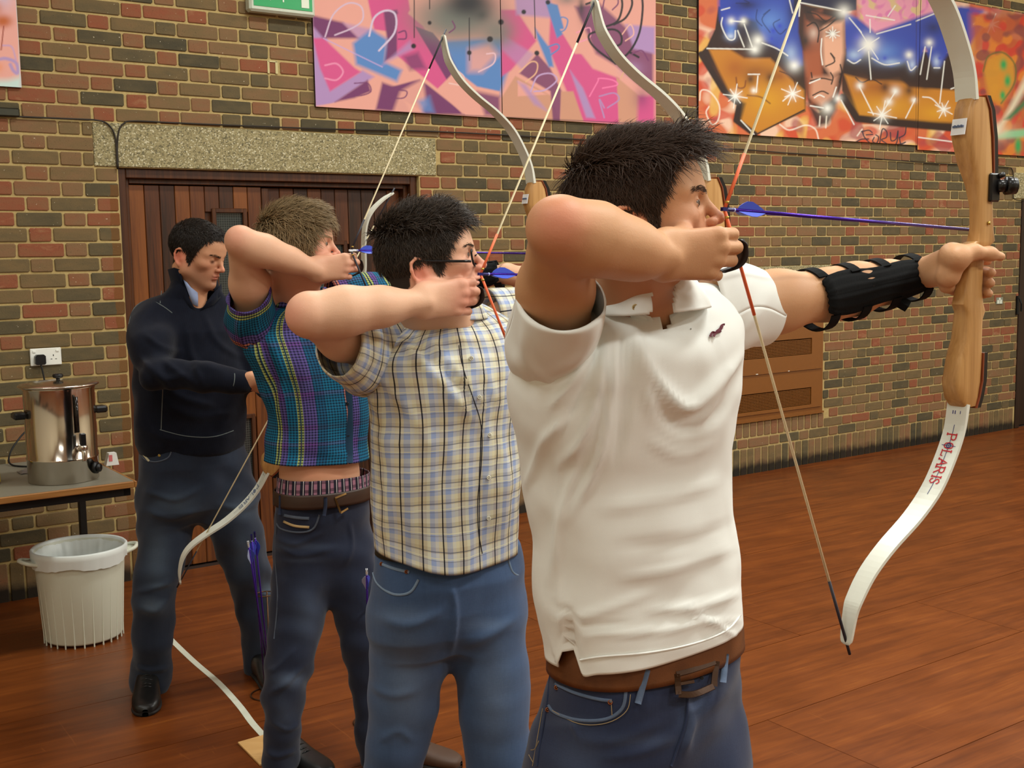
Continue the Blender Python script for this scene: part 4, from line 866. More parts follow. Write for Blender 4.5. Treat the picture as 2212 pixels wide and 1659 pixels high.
# ---- head, in its own axes: x forward, y left, z up, ear hole level with the origin
def head_shape(jaw=1.0, nose=1.0, squint=False, shut=False):
    h = Body()
    h.ell((-.004, 0, .048), (.100, .076, .083), .01)
    h.ell((-.020, 0, .035), (.083, .072, .075), .02)
    h.ell((.045, 0, .050), (.058, .065, .066), .03)
    h.ell((.046, 0, -.012), (.052, .060, .072), .03)
    h.ell((.074, 0, -.040), (.030, .036, .030), .02)
    for y in (-1, 1):
        h.cone((.010, y * .054 * jaw, -.046), (.082, y * .016 * jaw, -.080), .017, .015, .03)
        h.cone((.000, y * .058, -.010), (.010, y * .054 * jaw, -.048), .016, .017, .03)
        h.ell((.068, y * .047, -.004), (.020, .017, .015), .02)
        h.cone((.094, y * .008, .036), (.074, y * .050, .035), .0095, .010, .014)
    h.ell((.090, 0, -.078), (.014, .017, .014), .018)
    for y in (-1, 1): h.ell((.100, y * .033, .017), (.014, .017, .0105), .010, sub=True)
    for y in (-1, 1): h.ell((.0825, y * .0325, .018), (.0145, .0145, .0125), .003)          # lids
    for y in (-1, 1): h.ell((.0985, y * .034, .0168), (.0095, .0125, .0019 if squint else .0043), .002, sub=True) if not shut else None
    h.cone((.098, 0, .028), (.1205 * (1 + (nose - 1) * .5), 0, -.008), .0065, .0085, .010)
    h.ell((.1215 * (1 + (nose - 1) * .5), 0, -.0115), (.0105, .0095, .0085), .006)
    for y in (-1, 1): h.ell((.1105, y * .0125, -.0155), (.010, .0065, .0075), .005)
    for y in (-1, 1): h.ell((.1125, y * .0075, -.0215), (.005, .0036, .004), .002, sub=True)
    h.cone((.110, 0, -.022), (.1065, 0, -.034), .0045, .006, .008)
    h.ell((.1035, 0, -.0385), (.0085, .022, .0048), .005); h.ell((.1015, 0, -.0490), (.0085, .0195, .0058), .005)
    h.ell((.109, 0, -.0435), (.010, .024, .0013), .003, sub=True)
    h.ell((.106, 0, -.062), (.008, .016, .006), .008, sub=True)
    # ears
    for y in (-1, 1):
        bx = lambda x, z, d: (x - .012, y * (.0735 + d), z - .008)
        h.ell(bx(-.004, .004, -.002), (.017, .007, .027), .006)
        pts = [(.010, .010, .001), (.011, .022, .003), (.003, .031, .006), (-.009, .032, .009), (-.019, .023, .011), (-.021, .008, .011), (-.017, -.008, .009), (-.010, -.020, .006), (-.001, -.027, .004)]
        for i in range(len(pts) - 1): h.cone(bx(*pts[i]), bx(*pts[i + 1]), .0040, .0040, .003)
        h.ell(bx(.002, -.026, .003), (.0085, .0045, .0085), .004)
        h.ell(bx(-.006, -.001, .0085), (.0095, .0062, .0125), .003, sub=True); h.ell(bx(-.008, .018, .011), (.0085, .005, .0065), .003, sub=True)
        h.ell(bx(.009, -.003, .004), (.0045, .004, .0075), .004)
    return h
# ---- right hand on the string: x along the hand, y towards the thumb, z towards the palm
def draw_hand(pinky=0.0):
    b = Body(); K = {'i': (.090, .030, -.004), 'm': (.094, .010, -.007), 'r': (.089, -.010, -.005), 'p': (.080, -.029, .0)}
    for f, r in zip('imrp', (.0125, .013, .0122, .011)):
        k = K[f]; b.cone((.004, k[1] * .55, .002), k, .0195, r, .016, flat=((0, 0, 1), .72))
        b.ell((k[0] + .001, k[1], k[2] - .0035), (.0115, .0092, .0090), .006)
    b.cone((.0, .012, .004), (.0, -.012, .004), .022, .021, .014, flat=((0, 0, 1), .75))
    b.chain([K['i'], (.126, .028, .008), (.127, .027, .036), (.108, .026, .046)], [.0108, .0100, .0090, .0080], .003)
    b.chain([K['m'], (.133, .008, .006), (.134, .008, .037), (.113, .008, .048)], [.0110, .0102, .0092, .0081], .003)
    b.chain([K['r'], (.126, -.012, .008), (.127, -.012, .037), (.108, -.011, .047)], [.0105, .0097, .0088, .0078], .003)
    q = pinky
    b.chain([K['p'], (.103 + q * .020, -.034, .012 - q * .006), (.106 + q * .030, -.035, .032 - q * .016), (.092 + q * .058, -.033, .042 - q * .018)], [.0094, .0088, .0080, .0070], .003)
    b.cone((.012, .020, .012), (.052, .030, .030), .0185, .0145, .018); b.chain([(.052, .030, .030), (.082, .014, .040), (.100, -.004, .044)], [.0135, .0118, .0088], .006)
    return b
# ---- colour of the skin
def skin_cols(V, base, spots):
    """spots: (centre, radius, colour, strength)"""
    C = np.tile(np.array(S(base)), (len(V), 1))
    for c, r, col, st in spots:
        a = (np.exp(-(((V - np.asarray(c)) / r) ** 2).sum(1)) * st)[:, None]; C = C * (1 - a) + np.array(S(col)) * a
    return C
t = NT('skin'); at = t.n('ShaderNodeAttribute', attribute_name='Col'); o_ = t.obj()
n1 = t.noise(o_, 60, 3); n2 = t.noise(o_, 14, 2)
n5 = t.noise(o_, 190, 3); n1 = t.math('ADD', t.math('MULTIPLY', n1, .5), t.math('MULTIPLY', n5, .6)); c = t.mix(t.math('MULTIPLY', n1, .38), at.outputs['Color'], t.mix(1.0, at.outputs['Color'], (.90, .76, .68), 'MULTIPLY'))
c = t.mix(t.ramp(n2, [(.45, (0, 0, 0)), (.75, (.22, .22, .22))]), c, t.mix(1.0, at.outputs['Color'], (1.0, .84, .80), 'MULTIPLY'))
t.base(c); t.rough(.52, .30); t.b.inputs['Subsurface Weight'].default_value = .12; t.b.inputs['Subsurface Radius'].default_value = (.012, .005, .003); t.b.inputs['Subsurface Scale'].default_value = .6
t.bump(t.math('ADD', t.noise(o_, 420, 3), t.noise(t.scale(o_, (30, 30, 90)), 1.0, 2)), .14, .002); M_SKIN = t.m
def hair_mat(name, c0, c1, rough=.42):
    t = NT(name); n = t.noise(t.obj(), 55, 3); t.base(t.mix(n, S(c0), S(c1))); t.rough(rough, .28); return t.m
def build_hair(parent, R, t0, sc, inside, flow, length, n, m, seed, w=.0011, lift=.3, name='hair'):
    """short strands rooted on the scalp; each strand is a thin tapering three-sided lock"""
    rr = np.random.RandomState(seed); hs = head_shape(); ops = hs.ops
    d = rr.normal(size=(n * 4, 3)); d /= np.linalg.norm(d, axis=1)[:, None]
    c = np.array([0.0, 0, .04]); r = np.full(len(d), .11)
    skull = Body(); skull.ops = hs.ops[:13]
    for _ in range(14): r = r - skull._ev(skull.ops, c + d * r[:, None]) * .9
    p = c + d * r[:, None]
    keep = inside(p) > rr.rand(len(p)) * 1.0
    p = p[keep][:n]; d = d[keep][:n]
    e = .002; g = np.stack([skull._ev(skull.ops, p + np.eye(3)[a] * e) - skull._ev(skull.ops, p - np.eye(3)[a] * e) for a in range(3)], 1); nrm = g / (np.linalg.norm(g, axis=1)[:, None] + 1e-9)
    fl = flow(p) + rr.normal(size=p.shape) * .22; fl = fl - nrm * (fl * nrm).sum(1)[:, None]; fl /= np.linalg.norm(fl, axis=1)[:, None] + 1e-9
    L = (length(p) * (0.7 + .6 * rr.rand(len(p))))[:, None]
    lf = (lift(p) if callable(lift) else np.full(len(p), lift))[:, None] * (0.6 + .8 * rr.rand(len(p)))[:, None]
    K = 4; side = np.cross(nrm, fl); curl = rr.normal(size=(len(p), 1)) * .25
    pts = []
    for k in range(K + 1):
        u = k / K; out = lf * (u - .55 * u * u) * 1.6
        q = p + L * (fl * (u * (1 - .15 * lf)) + nrm * out + side * curl * u * u) + nrm * .0015
        pts.append(q)
    V = []; ww = w * (0.7 + .6 * rr.rand(len(p)))[:, None]
    for k in range(K + 1):
        tp = (1 - (k / K) ** 2 * .85)
        V += [pts[k] - side * ww * tp, pts[k] + nrm * ww * .8 * tp, pts[k] + side * ww * tp]
    V = np.stack(V, 1).reshape(-1, 3); nv = 3 * (K + 1); base = np.arange(len(p)) * nv; Fc = []
    for k in range(K):
        for a, b in ((0, 1), (1, 2), (2, 0)): Fc.append(np.stack([base + k * 3 + a, base + k * 3 + b, base + (k + 1) * 3 + b, base + (k + 1) * 3 + a], 1))
    V = V * sc @ np.asarray(R).T + t0
    return mesh(name, V, np.concatenate(Fc), m, parent, True)
# ---- cloth: rings lofted into an open tube
def ring_px(xl, xr, y, g, ratio, yaw=TH, n=96, e=2.3, tilt=0.0, front=False):
    """a horizontal body section whose left and right outline fall at xl and xr when seen from the camera; tilt = rise in metres per metre to the right"""
    a = np.arange(n) * 2 * math.pi / n; ca, sa = np.cos(a), np.sin(a)
    ux = np.sign(ca) * np.abs(ca) ** (2 / e); uy = np.sign(sa) * np.abs(sa) ** (2 / e) * ratio
    A = np.array([math.cos(yaw), math.sin(yaw), 0]); Bv = np.array([-math.sin(yaw), math.cos(yaw), 0])
    c = P((xl + xr) / 2, y, g); sc = (xr - xl) / 2 * g / F_PX
    y0 = y
    for _ in range(7):
        V = c + sc * (ux[:, None] * A + uy[:, None] * Bv); V[:, 2] += tilt * (V[:, 0] - c[0])
        px, _y = proj(V); lo, hi = px.min(), px.max()
        sc *= (xr - xl) / (hi - lo); c = c + np.array([((xl + xr) / 2 - (lo + hi) / 2) * g / F_PX, 0, 0])
        if front: c = c + np.array([0, 0, -(y0 - _y[np.argmin(np.linalg.norm(V - EYE, axis=1))]) * g / F_PX])
    V = c + sc * (ux[:, None] * A + uy[:, None] * Bv); V[:, 2] += tilt * (V[:, 0] - c[0])
    return V
def ring_fit(xl, xr, y, g, ratio, yaw=TH):
    V = ring_px(xl, xr, y, g, ratio, yaw, n=32); c = V.mean(0); q = V - c
    return c, np.abs(q @ np.array([math.cos(yaw), math.sin(yaw), 0])).max(), np.abs(q @ np.array([-math.sin(yaw), math.cos(yaw), 0])).max()
def ring_ax(c, d, ra, rb=None, up=(0, 0, 1), n=96, e=2.0, tiltv=None):
    """a section across the direction d; ra along the side, rb along up"""
    c = np.asarray(c, float); d = np.asarray(d, float); d = d / np.linalg.norm(d); u = np.asarray(up, float); u = u - d * (u @ d); u /= np.linalg.norm(u); s_ = np.cross(d, u)
    rb = ra if rb is None else rb; a = np.arange(n) * 2 * math.pi / n; ca, sa = np.cos(a), np.sin(a)
    return c + (np.sign(ca) * np.abs(ca) ** (2 / e))[:, None] * ra * s_ + (np.sign(sa) * np.abs(sa) ** (2 / e))[:, None] * rb * u
def loft(rings, m=6, closed_end=False):
    """smooth skin through the rings -> V, F, uv (u, v in metres)"""
    Rg = np.stack(rings); k, n = Rg.shape[:2]
    if m > 1:
        q = np.concatenate([2 * Rg[:1] - Rg[1:2], Rg, 2 * Rg[-1:] - Rg[-2:-1]]); out = []
        for i in range(1, len(q) - 2):
            for t in np.arange(m) / m:
                out.append(.5 * (2 * q[i] + (q[i + 1] - q[i - 1]) * t + (2 * q[i - 1] - 5 * q[i] + 4 * q[i + 1] - q[i + 2]) * t * t + (3 * q[i] - q[i - 1] - 3 * q[i + 1] + q[i + 2]) * t ** 3))
        out.append(q[-2]); Rg = np.stack(out)
    k = len(Rg); Rg = np.concatenate([Rg, Rg[:, :1]], 1); n1 = n + 1      # seam column doubled for the uv
    seg = np.linalg.norm(np.diff(Rg, axis=1), axis=2).mean(0); u = np.concatenate([[0], np.cumsum(seg)])
    L = np.linalg.norm(np.diff(Rg, axis=0), axis=2).mean(1); v = np.concatenate([[0], np.cumsum(L)])
    V = Rg.reshape(-1, 3); uv = np.stack(np.broadcast_arrays(u[None, :], v[:, None]), -1).reshape(-1, 2)
    ii = np.arange((k - 1) * n); r_, c_ = ii // n, ii % n; a = r_ * n1 + c_
    return V, np.stack([a, a + 1, a + n1 + 1, a + n1], 1), uv
def normals(V, Fc):
    N = np.zeros_like(V); a, b, c, d = (V[Fc[:, i]] for i in range(4)); f = np.cross(c - a, d - b)
    for i in range(4): np.add.at(N, Fc[:, i], f)
    # weld the doubled seam
    key = np.round(V, 6); u, inv = np.unique(key, axis=0, return_inverse=True); inv = inv.ravel(); S_ = np.zeros((len(u), 3)); np.add.at(S_, inv, N); N = S_[inv]
    return N / (np.linalg.norm(N, axis=1)[:, None] + 1e-12)
def folds(V, Fc, list_, noise=(), seed=0, centre=None, side=None):
    """raise creases: list_ of (polyline in photo coords, width px, height m); noise of (scale xyz, height m)"""
    N = normals(V, Fc)
    if centre is not None:
        s_ = ((V - centre) * N).sum(1)
        if s_.sum() < 0: N = -N
    px, py = proj(V); d = np.zeros(len(V)); toc = ((EYE - V) * N).sum(1) / np.linalg.norm(EYE - V, axis=1)
    vis = np.clip(toc * 3 + .3, 0, 1)
    for pts, w_, h_ in list_:
        L = [math.hypot(pts[i + 1][0] - pts[i][0], pts[i + 1][1] - pts[i][1]) for i in range(len(pts) - 1)]
        q = smooth_path([(a, b, 0) for a, b in pts], 4)[:, :2] if len(pts) > 2 else np.array(pts, float)
        dist = np.full(len(V), 1e9); tt = np.zeros(len(V)); acc = 0; tot = sum(np.hypot(*(q[i + 1] - q[i])) for i in range(len(q) - 1))
        for i in range(len(q) - 1):
            ab = q[i + 1] - q[i]; l2 = ab @ ab + 1e-9; t = np.clip(((px - q[i][0]) * ab[0] + (py - q[i][1]) * ab[1]) / l2, 0, 1)
            dd = np.hypot(px - q[i][0] - t * ab[0], py - q[i][1] - t * ab[1]); b = dd < dist
            dist = np.where(b, dd, dist); tt = np.where(b, (acc + t * math.sqrt(l2)) / tot, tt); acc += math.sqrt(l2)
        d += h_ * np.exp(-(dist / w_) ** 2) * np.clip(np.sin(np.clip(tt * .9 + .05, 0, 1) * math.pi) * 1.6, 0, 1) * vis
    rr = np.random.RandomState(seed)
    for sc, h_ in noise:
        v = np.zeros(len(V))
        for k in range(10):
            a = rr.normal(size=3) * np.asarray(sc); v += np.sin(V @ a * 6.28 + rr.rand() * 6.28 + 1.3 * np.sin(V @ (rr.normal(size=3) * np.asarray(sc) * .6) * 6.28))
        d += h_ * v / 2.2
    return V + N * d[:, None]
def cloth(parts, name, m, parent, th=.002, smooth=True, centre=None):
    """join lofted pieces (V,F,uv) into one garment with a cloth thickness"""
    V = np.concatenate([p[0] for p in parts]); uv = np.concatenate([p[2] for p in parts]); Fs = []; o = 0
    for p in parts: Fs.append(np.asarray(p[1]) + o); o += len(p[0])
    o = mesh(name, V, np.concatenate(Fs), m, parent, smooth, uv=uv)
    if th:
        md = o.modifiers.new('cloth', 'SOLIDIFY'); md.thickness = th; md.offset = -1 if centre is None else centre
    return o
# ================================================================== BOWS AND ARROWS
M_RISER = wood_mat('riser_wood', (148, 104, 56), (182, 136, 80), (204, 160, 102), .38, .4, 2, freq=1.3)
M_LIMBW = plain('limb_glassfibre', (216, 218, 206), .3, var=.02); M_LIMBB = plain('limb_back', (186, 170, 144), .4); M_RED = plain('red_line_veneer', (124, 58, 30), .4)
M_BLACKF = plain('black_overlay', (18, 17, 18), .3); M_STRING = plain('bow_string', (226, 214, 176), .6, var=.05); M_SERVE = plain('orange_serving', (236, 110, 66), .5); M_SERVED = plain('dark_serving', (40, 38, 48), .5); M_SERVEB = plain('blue_serving', (90, 110, 190), .5)
M_BRASS = plain('brass', (190, 160, 80), .3, .9); M_STICK = plain('white_sticker', (226, 228, 230), .5); M_INK = plain('blue_grey_ink', (96, 110, 140), .6); M_REDINK = plain('red_print', (186, 30, 42), .5); M_BLUEINK = plain('navy_print', (40, 44, 110), .5)
LIMB_D = [(-.012, .287), (-.023, .338), (-.049, .389), (-.090, .445), (-.146, .491), (-.221, .536), (-.274, .576), (-.307, .615), (-.321, .642), (-.331, .690), (-.330, .700)]
LIMB_R = [(-.004, .287), (-.004, .36), (-.018, .43), (-.050, .51), (-.092, .58), (-.122, .64), (-.128, .69), (-.112, .745), (-.088, .785)]
GLY = {'P': [[(0, 0), (0, 1)], [(0, 1), (.45, 1), (.62, .87), (.62, .65), (.45, .5), (0, .5)], [(-.16, 0), (.16, 0)], [(-.16, 1), (0, 1)]], 'O': [[(.35, 0), (.1, .15), (0, .5), (.1, .85), (.35, 1), (.6, .85), (.7, .5), (.6, .15), (.35, 0)]],
       'L': [[(0, 1), (0, 0), (.6, 0), (.6, .2)], [(-.16, 1), (.16, 1)], [(-.16, 0), (0, 0)]], 'A': [[(0, 0), (.38, 1), (.76, 0)], [(.15, .38), (.61, .38)], [(-.14, 0), (.14, 0)], [(.62, 0), (.9, 0)]],
       'R': [[(0, 0), (0, 1)], [(0, 1), (.45, 1), (.62, .87), (.62, .65), (.45, .5), (0, .5)], [(.3, .5), (.7, 0), (.82, 0)], [(-.16, 0), (.16, 0)], [(-.16, 1), (0, 1)]], 'I': [[(0, 0), (0, 1)], [(-.16, 0), (.16, 0)], [(-.16, 1), (.16, 1)]],
       'S': [[(.6, .75), (.58, .9), (.35, 1), (.1, .9), (.06, .7), (.3, .52), (.55, .38), (.6, .2), (.4, 0), (.12, .06), (.03, .26)]]}
def bow(name, label, origin, sdir, updir, limb, nock=None, ink=M_REDINK, far_text=True, up_scale=1.03, tip_fix=0.0):
    """origin: middle of the riser; sdir: towards the target; nock: drawn string point in (s, z)"""
    s_ = np.asarray(sdir, float); s_ = s_ / np.linalg.norm(s_); u_ = np.asarray(updir, float); u_ = u_ - s_ * (u_ @ s_); u_ /= np.linalg.norm(u_); n_ = np.cross(u_, s_)   # n: to the archer's far side
    R = np.stack([s_, n_, u_], 1); o = thing(name, label, 'bow', origin)
    def W(V): return np.asarray(V, float) @ R.T
    # riser: rounded sections (z, s back, s front, n near, n far)
    sec = [(.292, -.016, .022, -.021, .021), (.27, -.028, .034, -.022, .022), (.22, -.036, .044, -.023, .023), (.17, -.018, .048, -.023, .020), (.13, -.002, .05, -.023, .012), (.09, .004, .052, -.022, .004), (.045, .004, .058, -.022, .003), (.024, .0, .064, -.022, .006), (.014, -.022, .05, -.022, .022), (.004, -.012, .042, -.016, .016), (-.03, -.006, .040, -.014, .014), (-.07, -.020, .038, -.015, .015), (-.095, -.026, .040, -.018, .018), (-.11, -.016, .046, -.019, .019),
           (-.125, -.016, .036, -.020, .020), (-.16, -.020, .034, -.021, .021), (-.20, -.036, .036, -.022, .022), (-.245, -.046, .034, -.022, .022), (-.275, -.036, .026, -.022, .022), (-.292, -.018, .018, -.021, .021)]
    V = []; n = 20
    for (z, sb, sf, n0, n1) in sec:
        for i in range(n):
            a = 2 * math.pi * i / n; e = .45; c, si = math.copysign(abs(math.cos(a)) ** e, math.cos(a)), math.copysign(abs(math.sin(a)) ** e, math.sin(a))
            V.append(((sb + sf) / 2 + (sf - sb) / 2 * c, (n0 + n1) / 2 + (n1 - n0) / 2 * si, z))
    Fc = [(j * n + i, j * n + (i + 1) % n, (j + 1) * n + (i + 1) % n, (j + 1) * n + i) for j in range(len(sec) - 1) for i in range(n)] + [tuple(range(n))[::-1], tuple((len(sec) - 1) * n + i for i in range(n))]
    rs = mesh('riser', W(V), Fc, M_RISER, o, True)
    md = rs.modifiers.new('edge', 'EDGE_SPLIT'); md.split_angle = math.radians(38)
    # dark overlays and red veneer lines on the front
    for sg, zs in ((1, [(.296, .018), (.27, .034), (.22, .045), (.17, .049), (.13, .051)]), (-1, [(-.19, .034), (-.245, .033), (-.275, .025), (-.296, .016)])):
        m_ = MB(); q = [(s0 + .012, z) for z, s0 in zs] + [(s0 - .001, z) for z, s0 in zs[::-1]]
        m_.prism([(a, b) for a, b in q], -.0215, .0215); V = W(m_.V); mesh('overlay', V, m_.F, M_BLACKF, o)
        q2 = [(s0 - .0012, z) for z, s0 in zs] + [(s0 - .0045, z) for z, s0 in zs[::-1]]; m_ = MB().prism(q2, -.0232, .0232); mesh('veneer_line', W(m_.V), m_.F, M_RED, o)
    for sg in (1, -1):
        L = np.array(limb, float); L = smooth_path(np.stack([L[:, 0], 0 * L[:, 0], L[:, 1] * 1.0], 1), 5)
        if sg > 0: L = L * np.array([1, 1, up_scale]) + np.array([0, 0, .287 * (1 - up_scale)])
        if sg > 0 and tip_fix: L[:, 0] += tip_fix * np.clip((L[:, 2] - .287) / .4, 0, 1) ** 1.5
        L[:, 2] *= sg
        T = np.gradient(L, axis=0); T /= np.linalg.norm(T, axis=1)[:, None]; nb = np.stack([-T[:, 2], 0 * T[:, 0], T[:, 0]], 1) * (1 if sg > 0 else -1)  # towards the archer
        t = np.linspace(0, 1, len(L)); hw = np.interp(t, [0, .3, .75, .90, .945, .955, .975, 1], [.0220, .0222, .0172, .0120, .0095, .0064, .0088, .004]); th = np.interp(t, [0, .1, 1], [.0045, .0035, .003])
        Vf, Ff = [], []
        for i in range(len(L)):
            for a, b in ((-1, 1), (1, 1), (1, -1), (-1, -1)): Vf.append(L[i] + nb[i] * th[i] * b + np.array([0, a * hw[i], 0]))
        k = len(L); Ff = [[], []]
        for i in range(k - 1):
            for j in range(4): Ff[0 if j != 2 else 1].append((i * 4 + j, i * 4 + (j + 1) % 4, (i + 1) * 4 + (j + 1) % 4, (i + 1) * 4 + j))
        Fall = Ff[0] + Ff[1] + [(0, 3, 2, 1), ((k - 1) * 4, (k - 1) * 4 + 1, (k - 1) * 4 + 2, (k - 1) * 4 + 3)]
        lo = mesh('limb', W(Vf), Fall, [M_LIMBW, M_LIMBB], o)
        mi = [0] * len(Ff[0]) + [1] * len(Ff[1]) + [0, 0]
        for i in range(k - 1):
            for j in range(4):
                if j in (1, 3): mi[sum(1 for q in range(i * 3, i * 3))] = mi[0]
        lo.data.polygons.foreach_set('material_index', mi)
        if sg > 0: tipU = L[int(len(L) * .955)]
        else:
            tipL = L[int(len(L) * .955)]
            # lettering laid on the face towards the archer
            arc = np.concatenate([[0], np.cumsum(np.linalg.norm(np.diff(L, axis=0), axis=1))])
            def lay(a_, n0, lift): 
                p = np.array([np.interp(a_, arc, L[:, c]) for c in range(3)]); b_ = np.array([np.interp(a_, arc, nb[:, c]) for c in range(3)]); return p + b_ * (.0038 + lift) + np.array([0, n0, 0])
            def ribbon(pts2, w, mbd, lift=.0005):
                q = []; 
                for i in range(len(pts2) - 1):
                    a, b = np.array(pts2[i]), np.array(pts2[i + 1]); k_ = max(1, int(np.hypot(*(b - a)) / .006)); q += [a + (b - a) * u / k_ for u in range(k_)]
                q.append(np.array(pts2[-1])); q = np.array(q); tg = np.gradient(q, axis=0); tg /= np.linalg.norm(tg, axis=1)[:, None] + 1e-9; pr = np.stack([-tg[:, 1], tg[:, 0]], 1)
                V_ = []
                for a, b in zip(q, pr): V_ += [lay(*(a + b * w / 2), lift), lay(*(a - b * w / 2), lift)]
                mbd.add(V_, [(2 * i, 2 * i + 1, 2 * i + 3, 2 * i + 2) for i in range(len(q) - 1)])
            m1, m2 = MB(), MB(); x0 = .062; hgt = .020; pos_ = x0
            for ch in 'POLARIS':
                wd = .008 if ch == 'I' else .0165
                for st in GLY[ch]: ribbon([(pos_ + (a if ch != 'I' else a + .2) * .0175, -(b - .5) * hgt) for a, b in st], .0026, m1)
                pos_ += .0075 if ch == 'I' else .0175
            ribbon([(x0 - .020, 0), (pos_ + .020, 0)], .0012, m2, .0003); ribbon([(x0 + .0235, -.015), (x0 + .0235, .015)], .0012, m2, .0007)
            ribbon([(x0 + .0235 + .0045 * math.cos(a), .0045 * math.sin(a)) for a in np.linspace(0, 6.283, 14)], .002, m2, .0008)
            ribbon([(.014, .002), (.021, .002)], .002, m2); ribbon([(.014, .007), (.021, .007)], .002, m2); ribbon([(.014, -.009), (.020, -.009)], .0015, m2)
            mesh('lettering', W(m1.V), m1.F, ink, lo); mesh('crosshair_print', W(m2.V), m2.F, M_BLUEINK if ink is M_REDINK else ink, lo)
    # string with its servings
    if nock is not None: N = np.array([nock[0], 0, nock[1]]); path = [tipU, N, tipL]
    else: N = (tipU + tipL) / 2; path = [tipU, N, tipL]
    def seg(a, b, u0, u1): return [a + (b - a) * u0, a + (b - a) * u1]
    st = mesh('string', W(tube_vf(path, .0024, 8)[0]), tube_vf(path, .0024, 8)[1], M_STRING, o, True)
    m_ = MB()
    for tp in (tipU, tipL):
        m_.tube(seg(tp, N, -.03, .16), .0028, 8)
    mesh('end_serving', W(m_.V), m_.F, M_SERVED, st, True)['kind'] = 'stuff'
    if nock is not None:
        m_ = MB().tube(seg(N, tipU, 0, .14), .0029, 8).tube(seg(N, tipL, 0, .22), .0029, 8); mesh('centre_serving', W(m_.V), m_.F, M_SERVE if ink is M_REDINK else M_SERVED, st, True)
        m_ = MB()
        for u in (.012, -.014): 
            q = N + (tipU - N) / np.linalg.norm(tipU - N) * u if u > 0 else N + (tipL - N) / np.linalg.norm(tipL - N) * -u
            m_.lathe([(0, -.0025), (.0035, -.002), (.0038, .002), (0, .0025)], 10, q)
        mesh('nocking_point', W(m_.V), m_.F, M_BRASS, st, True)['kind'] = 'stuff'
    # sticker, sight block with knob, brass screw, arrow shelf
    m_ = MB().box(-.041, -.0395, -.016, .014, .222, .252); Vs = np.array(m_.V); Vs[:, 0] += np.where(Vs[:, 2] > .24, .006, 0)
    sk = mesh('sticker', W(Vs), m_.F, M_STICK, o)
    m_ = MB().box(-.0425, -.0405, -.013, .011, .236, .2395); Vs = np.array(m_.V); Vs[:, 0] += .0032; m2 = MB(); 
    for i in range(7): m2.box(-.0405, -.0375, -.012 + i * .0034, -.0098 + i * .0034, .2355, .2392 + .0012 * (i % 2))
    mesh('sticker_print', W(m2.V), m2.F, M_INK, sk)['kind'] = 'stuff'
    m_ = MB().box(.028, .058, -.030, -.0215, .098, .152, .003); kb = mesh('sight_block', W(m_.V), m_.F, M_BLACKF, o)
    m_ = MB().tube([(.05, -.026, .128), (.068, -.036, .128)], .012, 16).tube([(.066, -.035, .128), (.082, -.045, .128)], [.017, .016], 18).tube([(.05, -.03, .146), (.06, -.035, .15)], .005, 8); mesh('sight_knob', W(m_.V), m_.F, M_BLACKF, kb, True)
    m_ = MB().tube([(.032, -.0225, .058), (.032, -.026, .058)], .0035, 10); mesh('brass_screw', W(m_.V), m_.F, M_BRASS, o, True)
    o['frame'] = 0; del o['frame']
    return o, R
t = NT('purple_aluminium'); t.base(S((70, 40, 160))); t.b.inputs['Metallic'].default_value = .75; t.rough(.25); M_SHAFT = t.m
t = NT('blue_vane'); t.base(S((60, 84, 200))); t.rough(.45); M_VANE = t.m
M_VANE2 = plain('pale_vane', (170, 186, 226), .45); M_NOCK = plain('dark_blue_nock', (30, 30, 96), .3); M_POINT = plain('steel_point', (150, 150, 150), .3, .9); M_NOCKW = plain('white_nock', (220, 224, 230), .4)
def arrow(label, nock, tip, name='arrow', group=None, roll=0.4, nockm=None, pale=False, vane_l=.062, vane_h=.0125):
    nock = np.asarray(nock, float); tip = np.asarray(tip, float); d = tip - nock; L = np.linalg.norm(d); d /= L
    up = np.array([0, 0, 1.0]) if abs(d[2]) < .9 else np.array([1.0, 0, 0]); s = np.cross(d, up); s /= np.linalg.norm(s); u = np.cross(s, d); R = np.stack([d, s, u], 1)
    o = thing(name, label, 'arrow', nock, 0, group); W = lambda V: np.asarray(V, float) @ R.T
    V, Fc = tube_vf([(.018, 0, 0), (L - .03, 0, 0)], .0031, 12); mesh('shaft', W(V), Fc, M_SHAFT, o, True)
    V, Fc = tube_vf([(L - .03, 0, 0), (L - .012, 0, 0), (L, 0, 0)], [.0032, .003, .0004], 12); mesh('point', W(V), Fc, M_POINT, o, True)
    m_ = MB().tube([(.004, 0, 0), (.012, 0, 0), (.020, 0, 0)], [.0032, .0034, .0030], 10).box(-.006, .006, -.0030, -.0012, -.003, .003).box(-.006, .006, .0012, .0030, -.003, .003); mesh('nock', W(m_.V), m_.F, nockm or M_NOCK, o)
    V, Fc = tube_vf([(.0195, 0, 0), (.0225, 0, 0)], .0034, 12); mesh('crest_ring', W(V), Fc, M_VANE2, o, True)
    for k in range(3):
        a = roll + k * 2 * math.pi / 3; c, s2 = math.cos(a), math.sin(a)
        out = [(.030, .0030), (.033, .0072), (.040, .0115), (.050, .0030 + vane_h), (.062, .0030 + vane_h), (.076, .0105), (.030 + vane_l, .0032)]
        m_ = MB().prism([(x, y) for x, y in out] , -.0004, .0004, 'xy'); V = [(x, y * c - z * s2, y * s2 + z * c) for x, y, z in m_.V]
        mesh('vane', W(V), m_.F, M_VANE2 if (pale and k == 1) else M_VANE, o)
    return o
def bowpt(N, s, n, z): return np.asarray(N) + s * WX + n * WN + np.array([0, 0, z])
N1, N2, N3 = P(1565, 452, 1.85), P(1038, 592, 2.5), P(758, 541, 3.4)
BC1, BC2, BC3 = bowpt(N1, .645, 0, -.08), bowpt(N2, .672, 0, -.075), bowpt(N3, .665, 0, -.08)
UPZ = (0, 0, 1.0)
